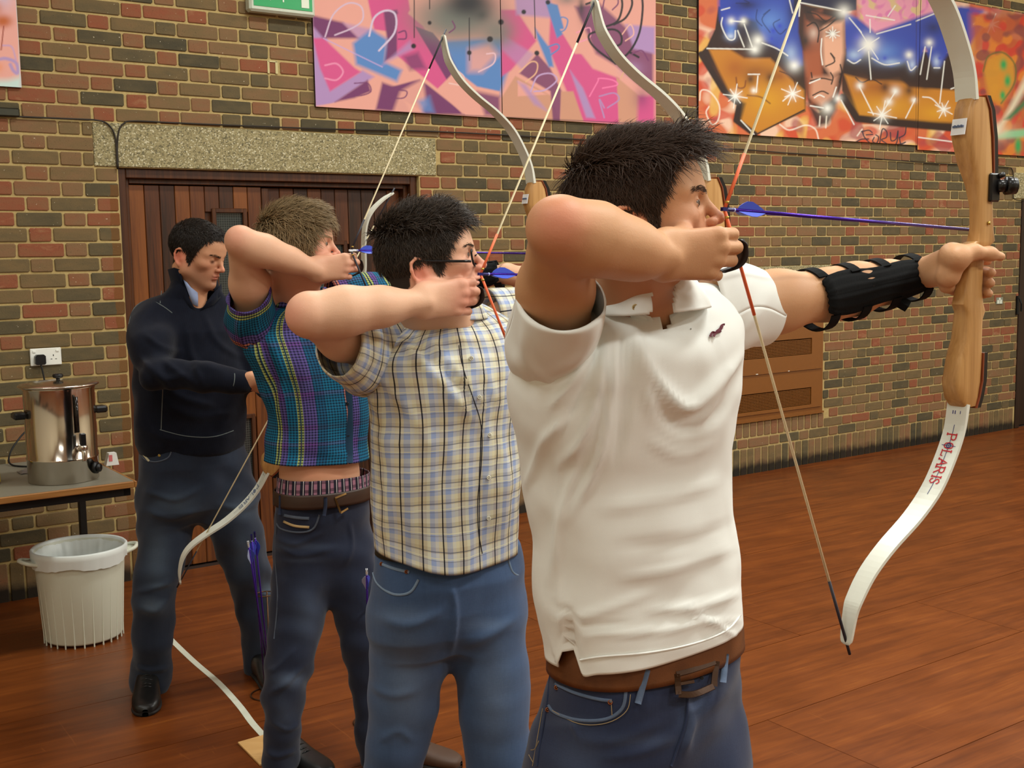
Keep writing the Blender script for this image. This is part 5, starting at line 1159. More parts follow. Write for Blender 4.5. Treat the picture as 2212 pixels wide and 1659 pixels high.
bow('recurve_bow', 'nearest wooden recurve bow with red lettering, drawn by the man in the white polo', BC1, WX, UPZ, LIMB_D, (-.645, .08))
bow('recurve_bow', 'recurve bow drawn by the man in the cream check shirt, mostly behind the front man', BC2, WX, UPZ, LIMB_D, (-.672, .075), up_scale=.96, tip_fix=-.02)
bow('recurve_bow', 'recurve bow drawn by the fair-haired man in the teal plaid shirt', BC3, WX, UPZ, LIMB_D, (-.665, .08), ink=M_INK, up_scale=1.06)
arrow('purple arrow with blue vanes on the nearest drawn bow', N1, bowpt(N1, .70, .010, -.035), roll=1.45)
arrow('purple arrow with blue vanes on the bow of the man with glasses', N2, bowpt(N2, .72, .010, -.028), roll=1.5)
arrow('purple arrow with pale blue vane on the bow of the fair-haired man', N3, bowpt(N3, .72, .010, -.02), roll=1.5, pale=True, nockm=M_NOCKW)
# the fourth bow, at rest and tilted, in the hands of the man in navy
a4 = np.array([.50, 0.05, .866]); s4 = np.array([.80, .50, -.46])
mid4 = P(596, 838, 4.03); s4 = s4 - a4 * (s4 @ a4) / (a4 @ a4); s4 /= np.linalg.norm(s4)
BC4 = mid4 + s4 * .125
bow('recurve_bow', 'tilted undrawn recurve bow held low by the man in the navy jumper', BC4, s4, a4, LIMB_R, None, ink=M_INK)
# ================================================================== PEOPLE
SK1 = (200, 154, 114)
def denim(name, c0, c1, fade, dark=.5):
    t = NT(name); o_ = t.obj(); n1 = t.math('ADD', t.math('MULTIPLY', t.noise(t.scale(o_, (5, 5, 1.6)), 1.0, 4), .6), t.math('MULTIPLY', t.noise(t.scale(o_, (110, 110, 6)), 1.0, 3), .4)); n2 = t.noise(t.scale(o_, (700, 700, 60)), 1.0, 2); n3 = t.noise(t.scale(o_, (60, 60, 700)), 1.0, 2)
    at = t.n('ShaderNodeAttribute', attribute_name='Col'); c = t.mix(n1, S(c0), S(c1))
    c = t.mix(t.sep(at.outputs['Color'])[0], c, S(fade))
    f = t.math('ADD', t.math('MULTIPLY', n2, .5), t.math('MULTIPLY', n3, .5)); c = t.mix(t.math('MULTIPLY', t.math('SUBTRACT', f, .30), .8), c, t.mix(1.0, c, (1.6, 1.6, 1.55), 'MULTIPLY'))
    t.base(c); t.rough(.8, .2); t.bump(f, .25, .0015); t.b.inputs['Sheen Weight'].default_value = .15; return t.m
def poly_mask(poly):
    """region of the head given in side view (x forward, z up)"""
    return lambda p: inside(p[:, 0], p[:, 2], poly)
def person(label, feet): 
    return thing('person', label, 'person', feet)
def local(o, V): return np.asarray(V) - np.array(o.location)
def put_mesh(o, name, V, Fc, m, smooth=True, **k): return mesh(name, local(o, V), Fc, m, o, smooth, **k)
def put_cloth(o, name, parts, m, th=.002, **k):
    return cloth([(local(o, V), Fc, uv) for V, Fc, uv in parts], name, m, o, th)
def fade_cols(V, spots):
    c = np.zeros((len(V), 3)); px, py = proj(V)
    for x, y, rx, ry, a in spots: c[:, 0] = np.maximum(c[:, 0], a * np.exp(-((px - x) / rx) ** 2 - ((py - y) / ry) ** 2))
    return c
def strip_px(pts, g_of, w, m, o, name, out=.003, th=.0015):
    pass
def surf_hit(V, Fc, x, y):
    """nearest cloth point under a photo point, on the side seen by the camera"""
    px, py = proj(V); d = (px - x) ** 2 + (py - y) ** 2; i = np.argsort(d)[:12]
    return V[i[np.argmin(np.linalg.norm(V[i] - EYE, axis=1))]]
class Surf:
    """looks up the visible surface of a garment under a photo point"""
    def __init__(s, V): s.V = V; s.px, s.py = proj(V); s.d = np.linalg.norm(V - EYE, axis=1)
    def at(s, x, y, lift=.003):
        k = (s.px - x) ** 2 + (s.py - y) ** 2; i = np.argsort(k)[:16]; near = s.d[i].min(); i = i[s.d[i] < near + .05][:4]; w_ = 1 / (k[i] + 4); dist = (s.d[i] * w_).sum() / w_.sum()
        r_ = ray(x, y); r_ = r_ / np.linalg.norm(r_); return EYE + r_ * (dist - lift)
def band_on(surf, pts, w, th, lift=.001, m=5):
    """flat band following photo points over a surface (V, F); w in metres across"""
    q = smooth_path([(a, b, 0) for a, b in pts], m)[:, :2] if len(pts) > 2 else np.array([np.array(pts[0]) + (np.array(pts[1]) - np.array(pts[0])) * u for u in np.linspace(0, 1, 6)], float)
    C = np.array([surf.at(x, y, lift) for x, y in q])
    for _ in range(2): C[1:-1] = (C[:-2] + 2 * C[1:-1] + C[2:]) / 4
    T = np.gradient(C, axis=0); T /= np.linalg.norm(T, axis=1)[:, None] + 1e-9; vw = EYE - C; vw /= np.linalg.norm(vw, axis=1)[:, None]; Sd = np.cross(T, vw); Sd /= np.linalg.norm(Sd, axis=1)[:, None] + 1e-9
    V = []
    for c_, s_, v_ in zip(C, Sd, vw): V += [c_ - s_ * w / 2, c_ - s_ * w / 2 * .8 + v_ * th, c_ + s_ * w / 2 * .8 + v_ * th, c_ + s_ * w / 2]
    Fc = [(i * 4 + j, i * 4 + j + 1, i * 4 + 4 + j + 1, i * 4 + 4 + j) for i in range(len(C) - 1) for j in range(3)] + [(0, 1, 2, 3), tuple(len(V) - 4 + j for j in (3, 2, 1, 0))]
    return np.array(V), Fc
def disc_on(surf, x, y, r, th=.0025, lift=.001, n=14):
    c_ = surf.at(x, y, lift); v_ = EYE - c_; v_ /= np.linalg.norm(v_); a_ = np.cross(v_, [0, 0, 1]); a_ /= np.linalg.norm(a_); b_ = np.cross(v_, a_); V = [c_ + v_ * th * 1.0]
    for rr, h in ((r * .55, th * .7), (r * .8, th), (r, th * .4), (r, -.002)):
        V += [c_ + v_ * h + (a_ * math.cos(t_) + b_ * math.sin(t_)) * rr for t_ in np.arange(n) * 2 * math.pi / n]
    V[0] = c_ + v_ * th * .7
    Fc = [(0, 1 + i, 1 + (i + 1) % n) for i in range(n)] + [(1 + k * n + i, 1 + k * n + (i + 1) % n, 1 + (k + 1) * n + (i + 1) % n, 1 + (k + 1) * n + i) for k in range(3) for i in range(n)]
    return np.array(V), Fc
def eye_parts(o, HR, hc, sc, iris=(70, 50, 34), sides=(-1, 1), up=.0):
    for y in sides:
        m_ = MB(); c_ = np.array([.0852, y * .0325, .0165]); 
        e = MB().lathe([(0, -.0112), (.006, -.0095), (.0098, -.0055), (.0112, 0), (.0098, .0055), (.006, .0095), (0, .0112)], 18)
        V = np.array(e.V) + c_; ob = put_mesh(o, 'eye', V * sc @ HR.T + hc, e.F, M_EYE)
        q = MB().lathe([(0, .0014), (.0035, .0010), (.0052, 0)], 16); V = np.array(q.V)[:, [2, 0, 1]] + c_ + np.array([.0102, 0, 0]); V = V * sc @ HR.T + hc
        mesh('iris', local(o, V), q.F, plain('iris', iris, .2), ob, True)
t = NT('eye_white_shaded'); t.base(S((122, 106, 94))); t.rough(.15); M_EYE = t.m  # eye white darkened: shade is put into its base colour
def brow(o, HR, hc, sc, m, sides=(-1, 1), n=90, seed=1, thick=1.0):
    rr = np.random.RandomState(seed); V, Fc = [], []; hs_ = head_shape()
    def onto(p):
        for _ in range(6):
            q = np.concatenate([p[None]] + [p[None] + e_ for e_ in np.eye(3) * .002]); dd = hs_._ev(hs_.ops, q); n_ = (dd[1:] - dd[0]) / .002; n_ /= np.linalg.norm(n_) + 1e-9; p = p - n_ * (dd[0] - .0012)
        return p
    for y in sides:
        V, Fc = [], []
        for i in range(n):
            u = rr.rand(); b = np.array([.1045 - .020 * u ** 2, y * (.010 + .042 * u), .0315 + .006 * math.sin(u * 2.4) + rr.normal() * .0016 * thick]); b = onto(b); d_ = np.array([-.30 - .3 * u, y * .9, .35 - .7 * u]); d_ /= np.linalg.norm(d_); L = .009 * (0.7 + .6 * rr.rand()); s_ = np.array([.5, 0, 1.0]) * .00055; k = len(V)
            V += [b - s_, b + s_, onto(b + d_ * L)]; Fc.append((k, k + 1, k + 2))
        put_mesh(o, 'eyebrow', np.array(V) * sc @ HR.T + hc, Fc, m)
def forearm(b, E, Wp, r0, r1, r2, side=None):
    """tapering forearm with its belly near the elbow"""
    E, Wp = np.asarray(E), np.asarray(Wp); d = Wp - E
    b.chain([E, E + d * .28, E + d * .62, Wp], [r0, r1, (r1 + r2) * .5, r2], .03)

def cut_front(V, Fc, poly, centre):
    px, py = proj(V); front = np.linalg.norm(V - EYE, axis=1) < np.linalg.norm(centre - EYE) + .03
    m = inside(px, py, poly) & front; return Fc[~m[Fc].all(1)]
# ------------------------------------------------------------------ the man in the white polo
g0 = 1.87
o1 = person('man in white polo shirt and brown belt drawing the nearest bow', P(1385, 1659, 2.02) * np.array([1, 1, 0]))
HR1 = frame_from((1, -.15, .14), (-.14, .03, 1)); HC1 = P(1380, 483, 1.885); HS1 = 1.04
def h1(p): return np.asarray(p, float) * HS1 @ HR1.T + HC1
ELB, WRI = P(1206, 497, 1.655), P(1436, 556, 1.752)
SHR = P(1195, 742, 1.945)
b1 = Body(); b1.placed(head_shape(squint=True), HR1, HC1, HS1)
b1.cone(h1((-.025, 0, -.045)), P(1356, 690, 1.985), .062, .066, .03); b1.cone(h1((.012, 0, -.06)), P(1402, 665, 1.965), .040, .042, .03)
b1.cone(P(1400, 650, 1.965), P(1430, 760, 1.955), .038, .045, .04)
SHL = P(1560, 668, 2.10)
b1.chain([SHR, (SHR + ELB) / 2 + np.array([0, 0, .004]), ELB], [.064, .056, .040], .03); b1.ell(ELB + np.array([-.006, -.012, .006]), (.036, .036, .036), .02)
forearm(b1, ELB + np.array([.012, 0, .0]), WRI, .041, .047, .029); b1.cone(ELB + np.array([.05, .02, -.022]), ELB + np.array([.12, .08, -.04]), .032, .030, .03)
D1 = np.array([.90, .42, .02]); HH1 = np.stack([D1 / np.linalg.norm(D1), np.zeros(3), np.zeros(3)], 1)
f_ = HH1[:, 0]; s_ = np.array([.03, -.08, 1.0]); s_ -= f_ * (s_ @ f_); s_ /= np.linalg.norm(s_); HH1[:, 1] = s_; HH1[:, 2] = np.cross(s_, f_)
b1.placed(draw_hand(0), HH1, WRI + np.array([0, 0, .002]), 1.02)
# bow arm
EL, WL = P(1790, 636, 2.235), P(1988, 593, 2.335)
b1.chain([SHL, (SHL + EL) / 2, EL], [.066, .055, .046], .03); forearm(b1, EL, WL, .046, .047, .0295)
# bow hand: palm behind the grip, fingers round its far side, thumb along the near side
def gp(BC, s, n, z): return BC + s * WX + n * WN + np.array([0, 0, z])
def bow_hand(b, BC, W):
    q = lambda s, n, z: gp(BC, s, n, z)
    b.cone(W, q(-.045, -.004, -.002), .027, .022, .015); b.cone(W, q(-.048, .006, -.040), .026, .020, .015); b.cone(q(-.05, .0, .0), q(-.020, -.004, .002), .021, .013, .012)
    b.cone(q(-.05, .004, -.040), q(-.028, .012, -.046), .019, .013, .012)
    b.cone(W, q(-.048, -.016, -.012), .024, .017, .02); b.chain([q(-.062, -.016, -.006), q(-.014, -.024, .004), q(.030, -.029, .0), q(.062, -.032, -.006)], [.0155, .0135, .0115, .0085], .014)
    for z, l, r in ((-.030, .0, .0105), (-.050, -.002, .0105), (-.070, -.006, .0095)):
        b.chain([q(-.035, .018, z + .01), q(.012, .034, z + .002), q(.050 + l, .020, z - .003), q(.056 + l, -.006, z - .006), q(.048 + l, -.022, z - .006)], [.014, r * 1.1, r, r * .95, r * .85], .006)
    b.chain([q(-.035, .018, .0), q(.015, .036, -.008), q(.062, .026, -.012), q(.072, .002, -.014)], [.014, .0115, .010, .0085], .006)
bow_hand(b1, BC1, WL)
# trunk under the shirt
CH1 = P(1375, 830, 2.03); b1.ell(CH1, (.150, .105, .19), .03, R=np.stack([WX, WN, [0, 0, 1]], 1)); b1.cone(SHR + np.array([.03, .02, -.03]), SHL + np.array([-.05, 0, -.04]), .055, .055, .04); b1.cone(CH1, P(1395, 1250, 2.06), .12, .115, .05, flat=(WN, .75)); b1.cone(P(1395, 1250, 2.06), P(1395, 1480, 2.07), .115, .12, .03, flat=(WN, .75))
V, Fq = b1.mesh(.0030); BV1 = V
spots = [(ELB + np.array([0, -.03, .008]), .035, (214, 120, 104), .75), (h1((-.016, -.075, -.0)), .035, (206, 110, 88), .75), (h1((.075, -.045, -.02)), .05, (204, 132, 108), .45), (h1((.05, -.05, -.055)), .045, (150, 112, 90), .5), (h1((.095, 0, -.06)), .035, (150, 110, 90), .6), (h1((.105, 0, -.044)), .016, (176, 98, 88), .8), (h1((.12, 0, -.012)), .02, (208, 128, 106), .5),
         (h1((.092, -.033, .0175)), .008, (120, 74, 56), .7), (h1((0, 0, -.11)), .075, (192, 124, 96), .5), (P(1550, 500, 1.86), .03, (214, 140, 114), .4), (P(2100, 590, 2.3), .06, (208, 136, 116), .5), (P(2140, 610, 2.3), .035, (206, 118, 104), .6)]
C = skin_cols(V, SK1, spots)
loc = ((V - HC1) @ HR1) / HS1
HAIR1 = [(.13, .094), (.13, .2), (-.2, .2), (-.2, -.05), (-.09, -.055), (-.062, -.050), (-.042, -.030), (-.034, .0), (-.028, .022), (-.008, .032), (.010, .022), (.018, -.006), (.032, -.010), (.040, .034), (.056, .060), (.078, .090)]
def mask1(p): return inside(p[:, 0], p[:, 2], HAIR1) | ((p[:, 2] > .105))
hm = mask1(loc) & (np.linalg.norm(loc - np.array([0, 0, .04]), axis=1) < .16) & (np.abs(loc[:, 1]) < .078) & (loc[:, 2] > -.06)
earm = (np.abs(loc[:, 1]) > .072) & (loc[:, 0] > -.036) & (loc[:, 0] < .004) & (loc[:, 2] < .042)
C[hm & ~earm] = S((34, 25, 20))
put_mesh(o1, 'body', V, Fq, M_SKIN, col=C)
M_HAIR1 = hair_mat('dark_brown_hair', (40, 28, 21), (74, 54, 41), .5)
def flow1(p):
    top = np.clip((p[:, 2] - .07) / .05, 0, 1)[:, None]; sgn = np.sign(p[:, 1])[:, None]
    back = np.clip(-p[:, 0] / .08, 0, 1)[:, None]
    return top * np.array([.8, 0, .5]) + (1 - top) * (np.array([.1, 0, -1.0]) * (1 - .0 * back)) + np.zeros((len(p), 3)) * sgn
build_hair(o1, HR1, HC1 - np.array(o1.location), HS1, lambda p: mask1(p).astype(float), flow1, lambda p: np.where(p[:, 2] > .085, .040 + .010 * (p[:, 0] > .05), np.where(p[:, 2] > .03, .024, .012)), 15000, M_HAIR1, 11, .00085, lambda p: np.where((p[:, 0] > .06) & (p[:, 2] > .07), .85, np.where(p[:, 2] > .09, .45, .18)))
brow(o1, HR1, HC1, HS1, M_HAIR1, seed=3, n=130, thick=1.3)
eye_parts(o1, HR1, HC1, HS1)
# polo shirt
WHT = NT('white_pique'); n_ = WHT.noise(WHT.scale(WHT.uv(), (900, 900, 1)), 1.0, 1); WHT.base(S((236, 239, 234))); WHT.rough(.85, .2); WHT.bump(n_, .12, .001); WHT.b.inputs['Sheen Weight'].default_value = .1; WHT.b.inputs['Subsurface Weight'].default_value = 0.0; M_POLO = WHT.m
def hem(n=48): return None
R_ = ring_px
R_T = lambda *a, **k: ring_px(*a, n=150, **k)
rings = [R_T(1178, 1604, 1378, 2.050, .70, tilt=.09), R_T(1170, 1604, 1335, 2.050, .70, tilt=.08), R_T(1158, 1599, 1265, 2.050, .70, tilt=.06), R_T(1153, 1590, 1190, 2.045, .69, tilt=.03), R_T(1138, 1584, 1090, 2.040, .68), R_T(1120, 1585, 1000, 2.030, .67), R_T(1104, 1592, 910, 2.02, .66), R_T(1098, 1606, 830, 2.01, .64), R_T(1110, 1606, 762, 2.0, .60, tilt=.06), R_T(1150, 1590, 705, 2.0, .50, tilt=.12), R_T(1212, 1556, 660, 2.0, .40, tilt=.16), R_T(1276, 1500, 632, 1.99, .42, tilt=.12), R_T(1300, 1452, 616, 1.985, .60, tilt=.05)]
T1 = loft(rings, 8)
FOLD1 = [([(1290, 740), (1240, 820), (1190, 880)], 10, .007), ([(1300, 730), (1260, 840), (1215, 930)], 9, -.005), ([(1310, 735), (1290, 850), (1250, 960), (1200, 1010)], 12, .008), ([(1330, 720), (1318, 860), (1290, 1000), (1230, 1120)], 12, .007), ([(1345, 720), (1350, 860), (1330, 1010)], 12, -.005), ([(1360, 700), (1400, 800), (1480, 880), (1560, 800)], 17, .011), ([(1340, 700), (1380, 800), (1410, 900)], 14, .006), ([(1420, 880), (1480, 930), (1560, 880), (1600, 790)], 15, -.006), ([(1600, 760), (1540, 850), (1500, 940)], 15, .006), ([(1400, 950), (1470, 985), (1540, 960)], 14, .004),
         ([(1230, 900), (1170, 960), (1125, 1060)], 11, .006), ([(1250, 1000), (1215, 1100), (1190, 1260)], 14, .006), ([(1205, 960), (1200, 1130), (1215, 1380)], 6, .0025), ([(1300, 1100), (1420, 1080), (1560, 1040)], 20, .004), ([(1590, 1130), (1480, 1170), (1330, 1180)], 18, -.004), ([(1340, 1250), (1450, 1230), (1590, 1180)], 14, .004), ([(1600, 1280), (1510, 1310), (1400, 1320)], 10, .005), ([(1595, 1340), (1520, 1345), (1420, 1365), (1260, 1370)], 9, .004), ([(1480, 1310), (1540, 1345), (1590, 1375)], 8, .004), ([(1215, 1340), (1300, 1320), (1420, 1280)], 12, .003), ([(1190, 1300), (1260, 1350), (1360, 1350)], 10, -.003)]
FOLD1 = [(p_, w_ * .72, h_ * 1.35) for p_, w_, h_ in FOLD1]
Vt = folds(T1[0], T1[1], FOLD1, noise=[((1.6, 1.6, 2.2), .0035), ((5, 5, 6), .0010)], seed=5, centre=CH1)
# hem: short notch at the side seam, lower front tail
px, py = proj(Vt); zt_ = Vt[:, 2]
def notch(V):
    px, py = proj(V); toc = np.linalg.norm(V - EYE, axis=1) < np.linalg.norm(CH1 - EYE) + .02
    d = np.clip(1 - np.abs(px - 1228) / 24, 0, 1); lower = np.clip((py - 1270) / 150, 0, 1) ** 1.3; V = V.copy()
    V[:, 2] += np.where(toc, d ** 1.2 * lower * .042, 0); side_ = np.sign(px - 1228) * np.exp(-((px - 1228) / 34) ** 2) * lower * .008; V[:, 0] += np.where(toc, side_, 0)
    V[:, 2] -= np.where(toc, np.exp(-((px - 1258) / 22) ** 2) * lower * .006, 0); return V
Vt = notch(Vt)
# sleeves
dR = np.array([.02, -.60, .72]); SO = P(1214, 652, 1.80)
rs = [ring_ax(SHR + np.array([.02, .03, -.02]), (.0, -.8, .5), .094, .088), ring_ax(P(1196, 735, 1.905), (.0, -.75, .55), .080, .088), ring_ax(P(1204, 696, 1.845), (0.02, -.7, .66), .0725, .079), ring_ax(SO, dR, .0690, .0755), ring_ax(SO + dR * .006, dR, .0665, .073)]
SL = loft(rs, 6); Vs = folds(SL[0], SL[1], [([(1130, 700), (1150, 790), (1230, 850)], 9, .005), ([(1290, 700), (1250, 770), (1190, 800)], 8, .005), ([(1110, 760), (1150, 840)], 9, .004)], noise=[((4, 4, 4), .0025)], seed=2, centre=SHR)
dL = np.array([.86, .25, -.10]); CUF1 = P(1652, 672, 2.165)
rs = [ring_ax(SHL + np.array([-.03, .0, -.015]), (.9, .2, .05), .085, .098), ring_ax(P(1575, 662, 2.11), (.9, .25, 0), .080, .086), ring_ax(P(1615, 662, 2.14), (.9, .27, -.05), .072, .074), ring_ax(CUF1, (.92, .3, -.18), .066, .064, up=(.25, 0, 1)), ring_ax(CUF1 + np.array([.006, .002, 0]), (.92, .3, -.18), .0645, .0625, up=(.25, 0, 1))]
SL2 = loft(rs, 6); Vs2 = folds(SL2[0], SL2[1], [([(1590, 730), (1640, 670), (1668, 612)], 9, .003), ([(1566, 720), (1606, 650), (1630, 592)], 9, .003)], noise=[((4, 4, 4), .002)], seed=8, centre=SHL)
NECK1 = [(1392, 590), (1474, 590), (1458, 668), (1447, 738), (1428, 706), (1404, 660)]
TF1 = cut_front(Vt, T1[1], NECK1, CH1)
shirt1 = put_cloth(o1, 'polo_shirt', [(Vt, TF1, T1[2]), (Vs, SL[1], SL[2]), (Vs2, SL2[1], SL2[2])], M_POLO, .0022)
S1 = Surf(np.concatenate([Vt, Vs2]))
def sub(o, parent, name, VF, m, smooth=False): return mesh(name, local(o, VF[0]), VF[1], m, parent, smooth)
# collar wings, placket, buttons, seam lines, chest emblem
col = MB()
def flap(pts, th=.003):
    Vq = np.array([P(x, y, g) for x, y, g in pts]); return Vq
def sheet(grid, th=.003):
    """small cloth piece from a grid of (x, y, g)"""
    A = np.array([[P(*q) for q in row] for row in grid]); 
    r, c = A.shape[:2]; Vg = A.reshape(-1, 3); back = Vg + (Vg - EYE) / np.linalg.norm(Vg - EYE, axis=1)[:, None] * th; Fc = []
    for i in range(r - 1):
        for j in range(c - 1): a = i * c + j; Fc += [(a, a + 1, a + c + 1, a + c), (a + r * c, a + c + r * c, a + c + 1 + r * c, a + 1 + r * c)]
    bd = [j for j in range(c)] + [i * c + c - 1 for i in range(1, r)] + [(r - 1) * c + j for j in range(c - 2, -1, -1)] + [i * c for i in range(r - 2, 0, -1)]
    for i in range(len(bd)): a, b = bd[i], bd[(i + 1) % len(bd)]; Fc.append((a, a + r * c, b + r * c, b))
    return np.concatenate([Vg, back]), Fc
def sheet_on(surf, grid, th=.003):
    A = np.array([[surf.at(x, y, l) for x, y, l in row] for row in grid]); r, c = A.shape[:2]; Vg = A.reshape(-1, 3); back = Vg + (Vg - EYE) / np.linalg.norm(Vg - EYE, axis=1)[:, None] * th; Fc = []
    for i in range(r - 1):
        for j in range(c - 1): a = i * c + j; Fc += [(a, a + 1, a + c + 1, a + c), (a + r * c, a + c + r * c, a + c + 1 + r * c, a + 1 + r * c)]
    bd = [j for j in range(c)] + [i * c + c - 1 for i in range(1, r)] + [(r - 1) * c + j for j in range(c - 2, -1, -1)] + [i * c for i in range(r - 2, 0, -1)]
    for i in range(len(bd)): a, b = bd[i], bd[(i + 1) % len(bd)]; Fc.append((a, a + r * c, b + r * c, b))
    return np.concatenate([Vg, back]), Fc
SBODY1 = Surf(np.concatenate([BV1, Vt]))
def collar(o, parent, rings, hole, m, centre, name='collar'):
    l = loft(rings, 5); V = folds(l[0], l[1], [], noise=[((9, 9, 9), .0012)], seed=3); Fc = cut_front(V, l[1], hole, centre); c_ = cloth([(local(o, V), Fc, l[2])], name, m, parent, .003); return V
RC = lambda *a, **k: ring_px(*a, n=120, **k)
VC1 = collar(o1, shirt1, [RC(1300, 1476, 650, 1.955, .95, tilt=.04), RC(1296, 1482, 610, 1.955, .98, tilt=.03), RC(1290, 1490, 602, 1.955, 1.0, tilt=.03), RC(1282, 1502, 618, 1.955, 1.02, tilt=.04), RC(1272, 1522, 648, 1.955, 1.04, tilt=.05), RC(1262, 1532, 672, 1.955, 1.05, tilt=.05)], [(1410, 540), (1472, 540), (1458, 640), (1452, 740), (1414, 740), (1402, 690), (1404, 640)], M_POLO, P(1380, 620, 1.965))
p1 = sheet_on(SBODY1, [[(1356, 676, .006), (1384, 676, .007), (1406, 684, .008)], [(1374, 698, .005), (1404, 694, .006), (1428, 716, .008)], [(1398, 724, .005), (1426, 720, .006), (1446, 740, .007)], [(1428, 752, .003), (1446, 746, .004), (1453, 764, .004)]])
p2 = sheet_on(SBODY1, [[(1448, 680, .008), (1464, 676, .007), (1484, 672, .005)], [(1449, 708, .008), (1472, 706, .007), (1494, 710, .005)], [(1451, 740, .007), (1476, 742, .006), (1498, 740, .004)], [(1453, 766, .004), (1474, 764, .004), (1490, 760, .003)]])
mesh('placket', local(o1, p1[0]), p1[1], M_POLO, shirt1, True); mesh('placket_edge', local(o1, p2[0]), p2[1], M_POLO, shirt1, True)
M_BTN = plain('horn_button', (196, 172, 118), .3)
Sp = Surf(np.concatenate([p1[0], VC1]))
for x, y in ((1373, 664), (1420, 712)): sub(o1, shirt1, 'button', disc_on(Sp, x, y, .0058), M_BTN, True)
M_SEAM = plain('white_seam', (236, 238, 234), .8)
hemb = [(1252, 1440), (1300, 1432), (1400, 1424), (1500, 1404), (1570, 1376), (1600, 1342)]
sub(o1, shirt1, 'hem_band', band_on(S1, [(x, y - 14) for x, y in hemb], .0032, .0012, .0035), M_SEAM, True)
sub(o1, shirt1, 'sleeve_seam', band_on(Surf(Vs), [(1100, 776), (1120, 820), (1160, 842), (1204, 838)], .002, .001, .0005), M_SEAM, True)
M_EMB = plain('maroon_embroidery', (92, 22, 40), .7)
em = MB()
for pts, w_ in (([(1534, 727), (1539, 718), (1545, 719), (1556, 716)], .0042), ([(1541, 727), (1546, 719), (1558, 714)], .0045), ([(1548, 717), (1556, 711), (1560, 703)], .0055), ([(1556, 713), (1558, 704), (1563, 701), (1566, 701)], .0035)):
    v_, f_2 = band_on(S1, pts, w_, .0012, .006); em.add(v_, f_2)
mesh('bird_emblem', local(o1, em.V), em.F, M_EMB, shirt1)
# jeans
M_J1 = denim('blue_denim', (28, 36, 60), (40, 50, 76), (88, 102, 128))
def trousers(o, hips, specs, m, spots, FO, noise, seed, centre, name='jeans', h=.006, ends=True):
    """hips and two legs as one continuous garment"""
    b = Body(); b.stack([ring_fit(*q) for q in hips], .03)
    for sp_ in specs:
        pts = [P(x, y, g) for x, y, g, r, rb in sp_]; rs = [(q[3] + q[4]) / 2 for q in sp_]
        for i in range(len(pts) - 1): b.cone(pts[i], pts[i + 1], rs[i], rs[i + 1], .045 if i == 0 else .012)
    V, Fq = b.mesh(h); V = folds(V, Fq, FO, noise, seed, None); jo = put_mesh(o, name, V, Fq, m, col=fade_cols(V, spots)); return jo, V
FJ = [([(1560, 1500), (1490, 1560), (1470, 1640)], 14, .006), ([(1250, 1600), (1330, 1600), (1430, 1560)], 14, .004), ([(1230, 1560), (1250, 1600)], 6, .003), ([(1300, 1640), (1400, 1620), (1470, 1580)], 12, .005), ([(1480, 1500), (1488, 1560), (1470, 1620)], 9, .006)]
sp = [(1230, 1560, 50, 12, .25), (1400, 1600, 120, 14, .18), (1500, 1560, 30, 70, .3), (1560, 1480, 40, 20, .2), (1250, 1640, 60, 60, .22)]
jo, VJ = trousers(o1, [(1192, 1600, 1400, 2.065, .70), (1186, 1602, 1440, 2.065, .71), (1170, 1604, 1500, 2.068, .72), (1152, 1607, 1580, 2.070, .70), (1142, 1611, 1660, 2.075, .66), (1170, 1590, 1740, 2.08, .56), (1220, 1550, 1790, 2.08, .5)], [[(1270, 1640, 2.06, .105, .115), (1265, 1760, 2.07, .098, .105), (1250, 2000, 2.09, .082, .088), (1240, 2300, 2.11, .068, .074), (1236, 2560, 2.12, .062, .068)], [(1490, 1640, 2.09, .105, .112), (1510, 1760, 2.11, .098, .105), (1540, 2000, 2.15, .082, .088), (1560, 2260, 2.19, .068, .074), (1570, 2470, 2.21, .062, .068)]], M_J1, sp, FJ, [((3, 3, 4), .003)], 4, None)
SJ = Surf(VJ)
M_STITCH = plain('pale_stitching', (150, 130, 96), .8); M_J1L = denim('denim_light_edge', (70, 84, 108), (90, 104, 126), (110, 120, 140)); M_COPPER = plain('copper_rivet', (150, 92, 60), .35, .8)
st_ = MB()
def addband(mb_, surf, pts, w_, th, lift=.001): v_, f_ = band_on(surf, pts, w_, th, lift); mb_.add(v_, f_)
addband(st_, SJ, [(1184, 1522), (1200, 1540), (1250, 1556), (1310, 1554), (1345, 1530), (1352, 1494)], .006, .0016); pk_ = MB(); addband(pk_, SJ, [(1198, 1476), (1240, 1496), (1290, 1510), (1322, 1514)], .006, .0014)
mesh('pocket_edge', local(o1, st_.V), st_.F, M_J1L, jo, True); mesh('coin_pocket_edge', local(o1, pk_.V), pk_.F, M_J1L, jo, True)
sm = MB(); addband(sm, SJ, [(1190, 1440), (1182, 1520), (1168, 1600), (1160, 1655)], .004, .0015); addband(sm, SJ, [(1485, 1506), (1482, 1560), (1462, 1620), (1450, 1655)], .005, .002); mesh('side_seam', local(o1, sm.V), sm.F, M_J1, jo, True)['kind'] = 'stuff'
s2_ = MB()
for pts in ([(1192, 1534), (1250, 1564), (1312, 1562), (1354, 1536), (1362, 1500)], [(1320, 1512), (1322, 1545)], [(1146, 1620), (1155, 1618), (1164, 1600)], [(1142, 1630), (1152, 1648)], [(1172, 1530), (1150, 1655)]): addband(s2_, SJ, pts, .0014, .0008, .002)
mesh('stitching', local(o1, s2_.V), s2_.F, M_STITCH, jo)['kind'] = 'stuff'
for x, y in ((1202, 1485), (1318, 1517), (1183, 1533)): sub(o1, jo, 'rivet', disc_on(SJ, x, y, .0045), M_COPPER, True)
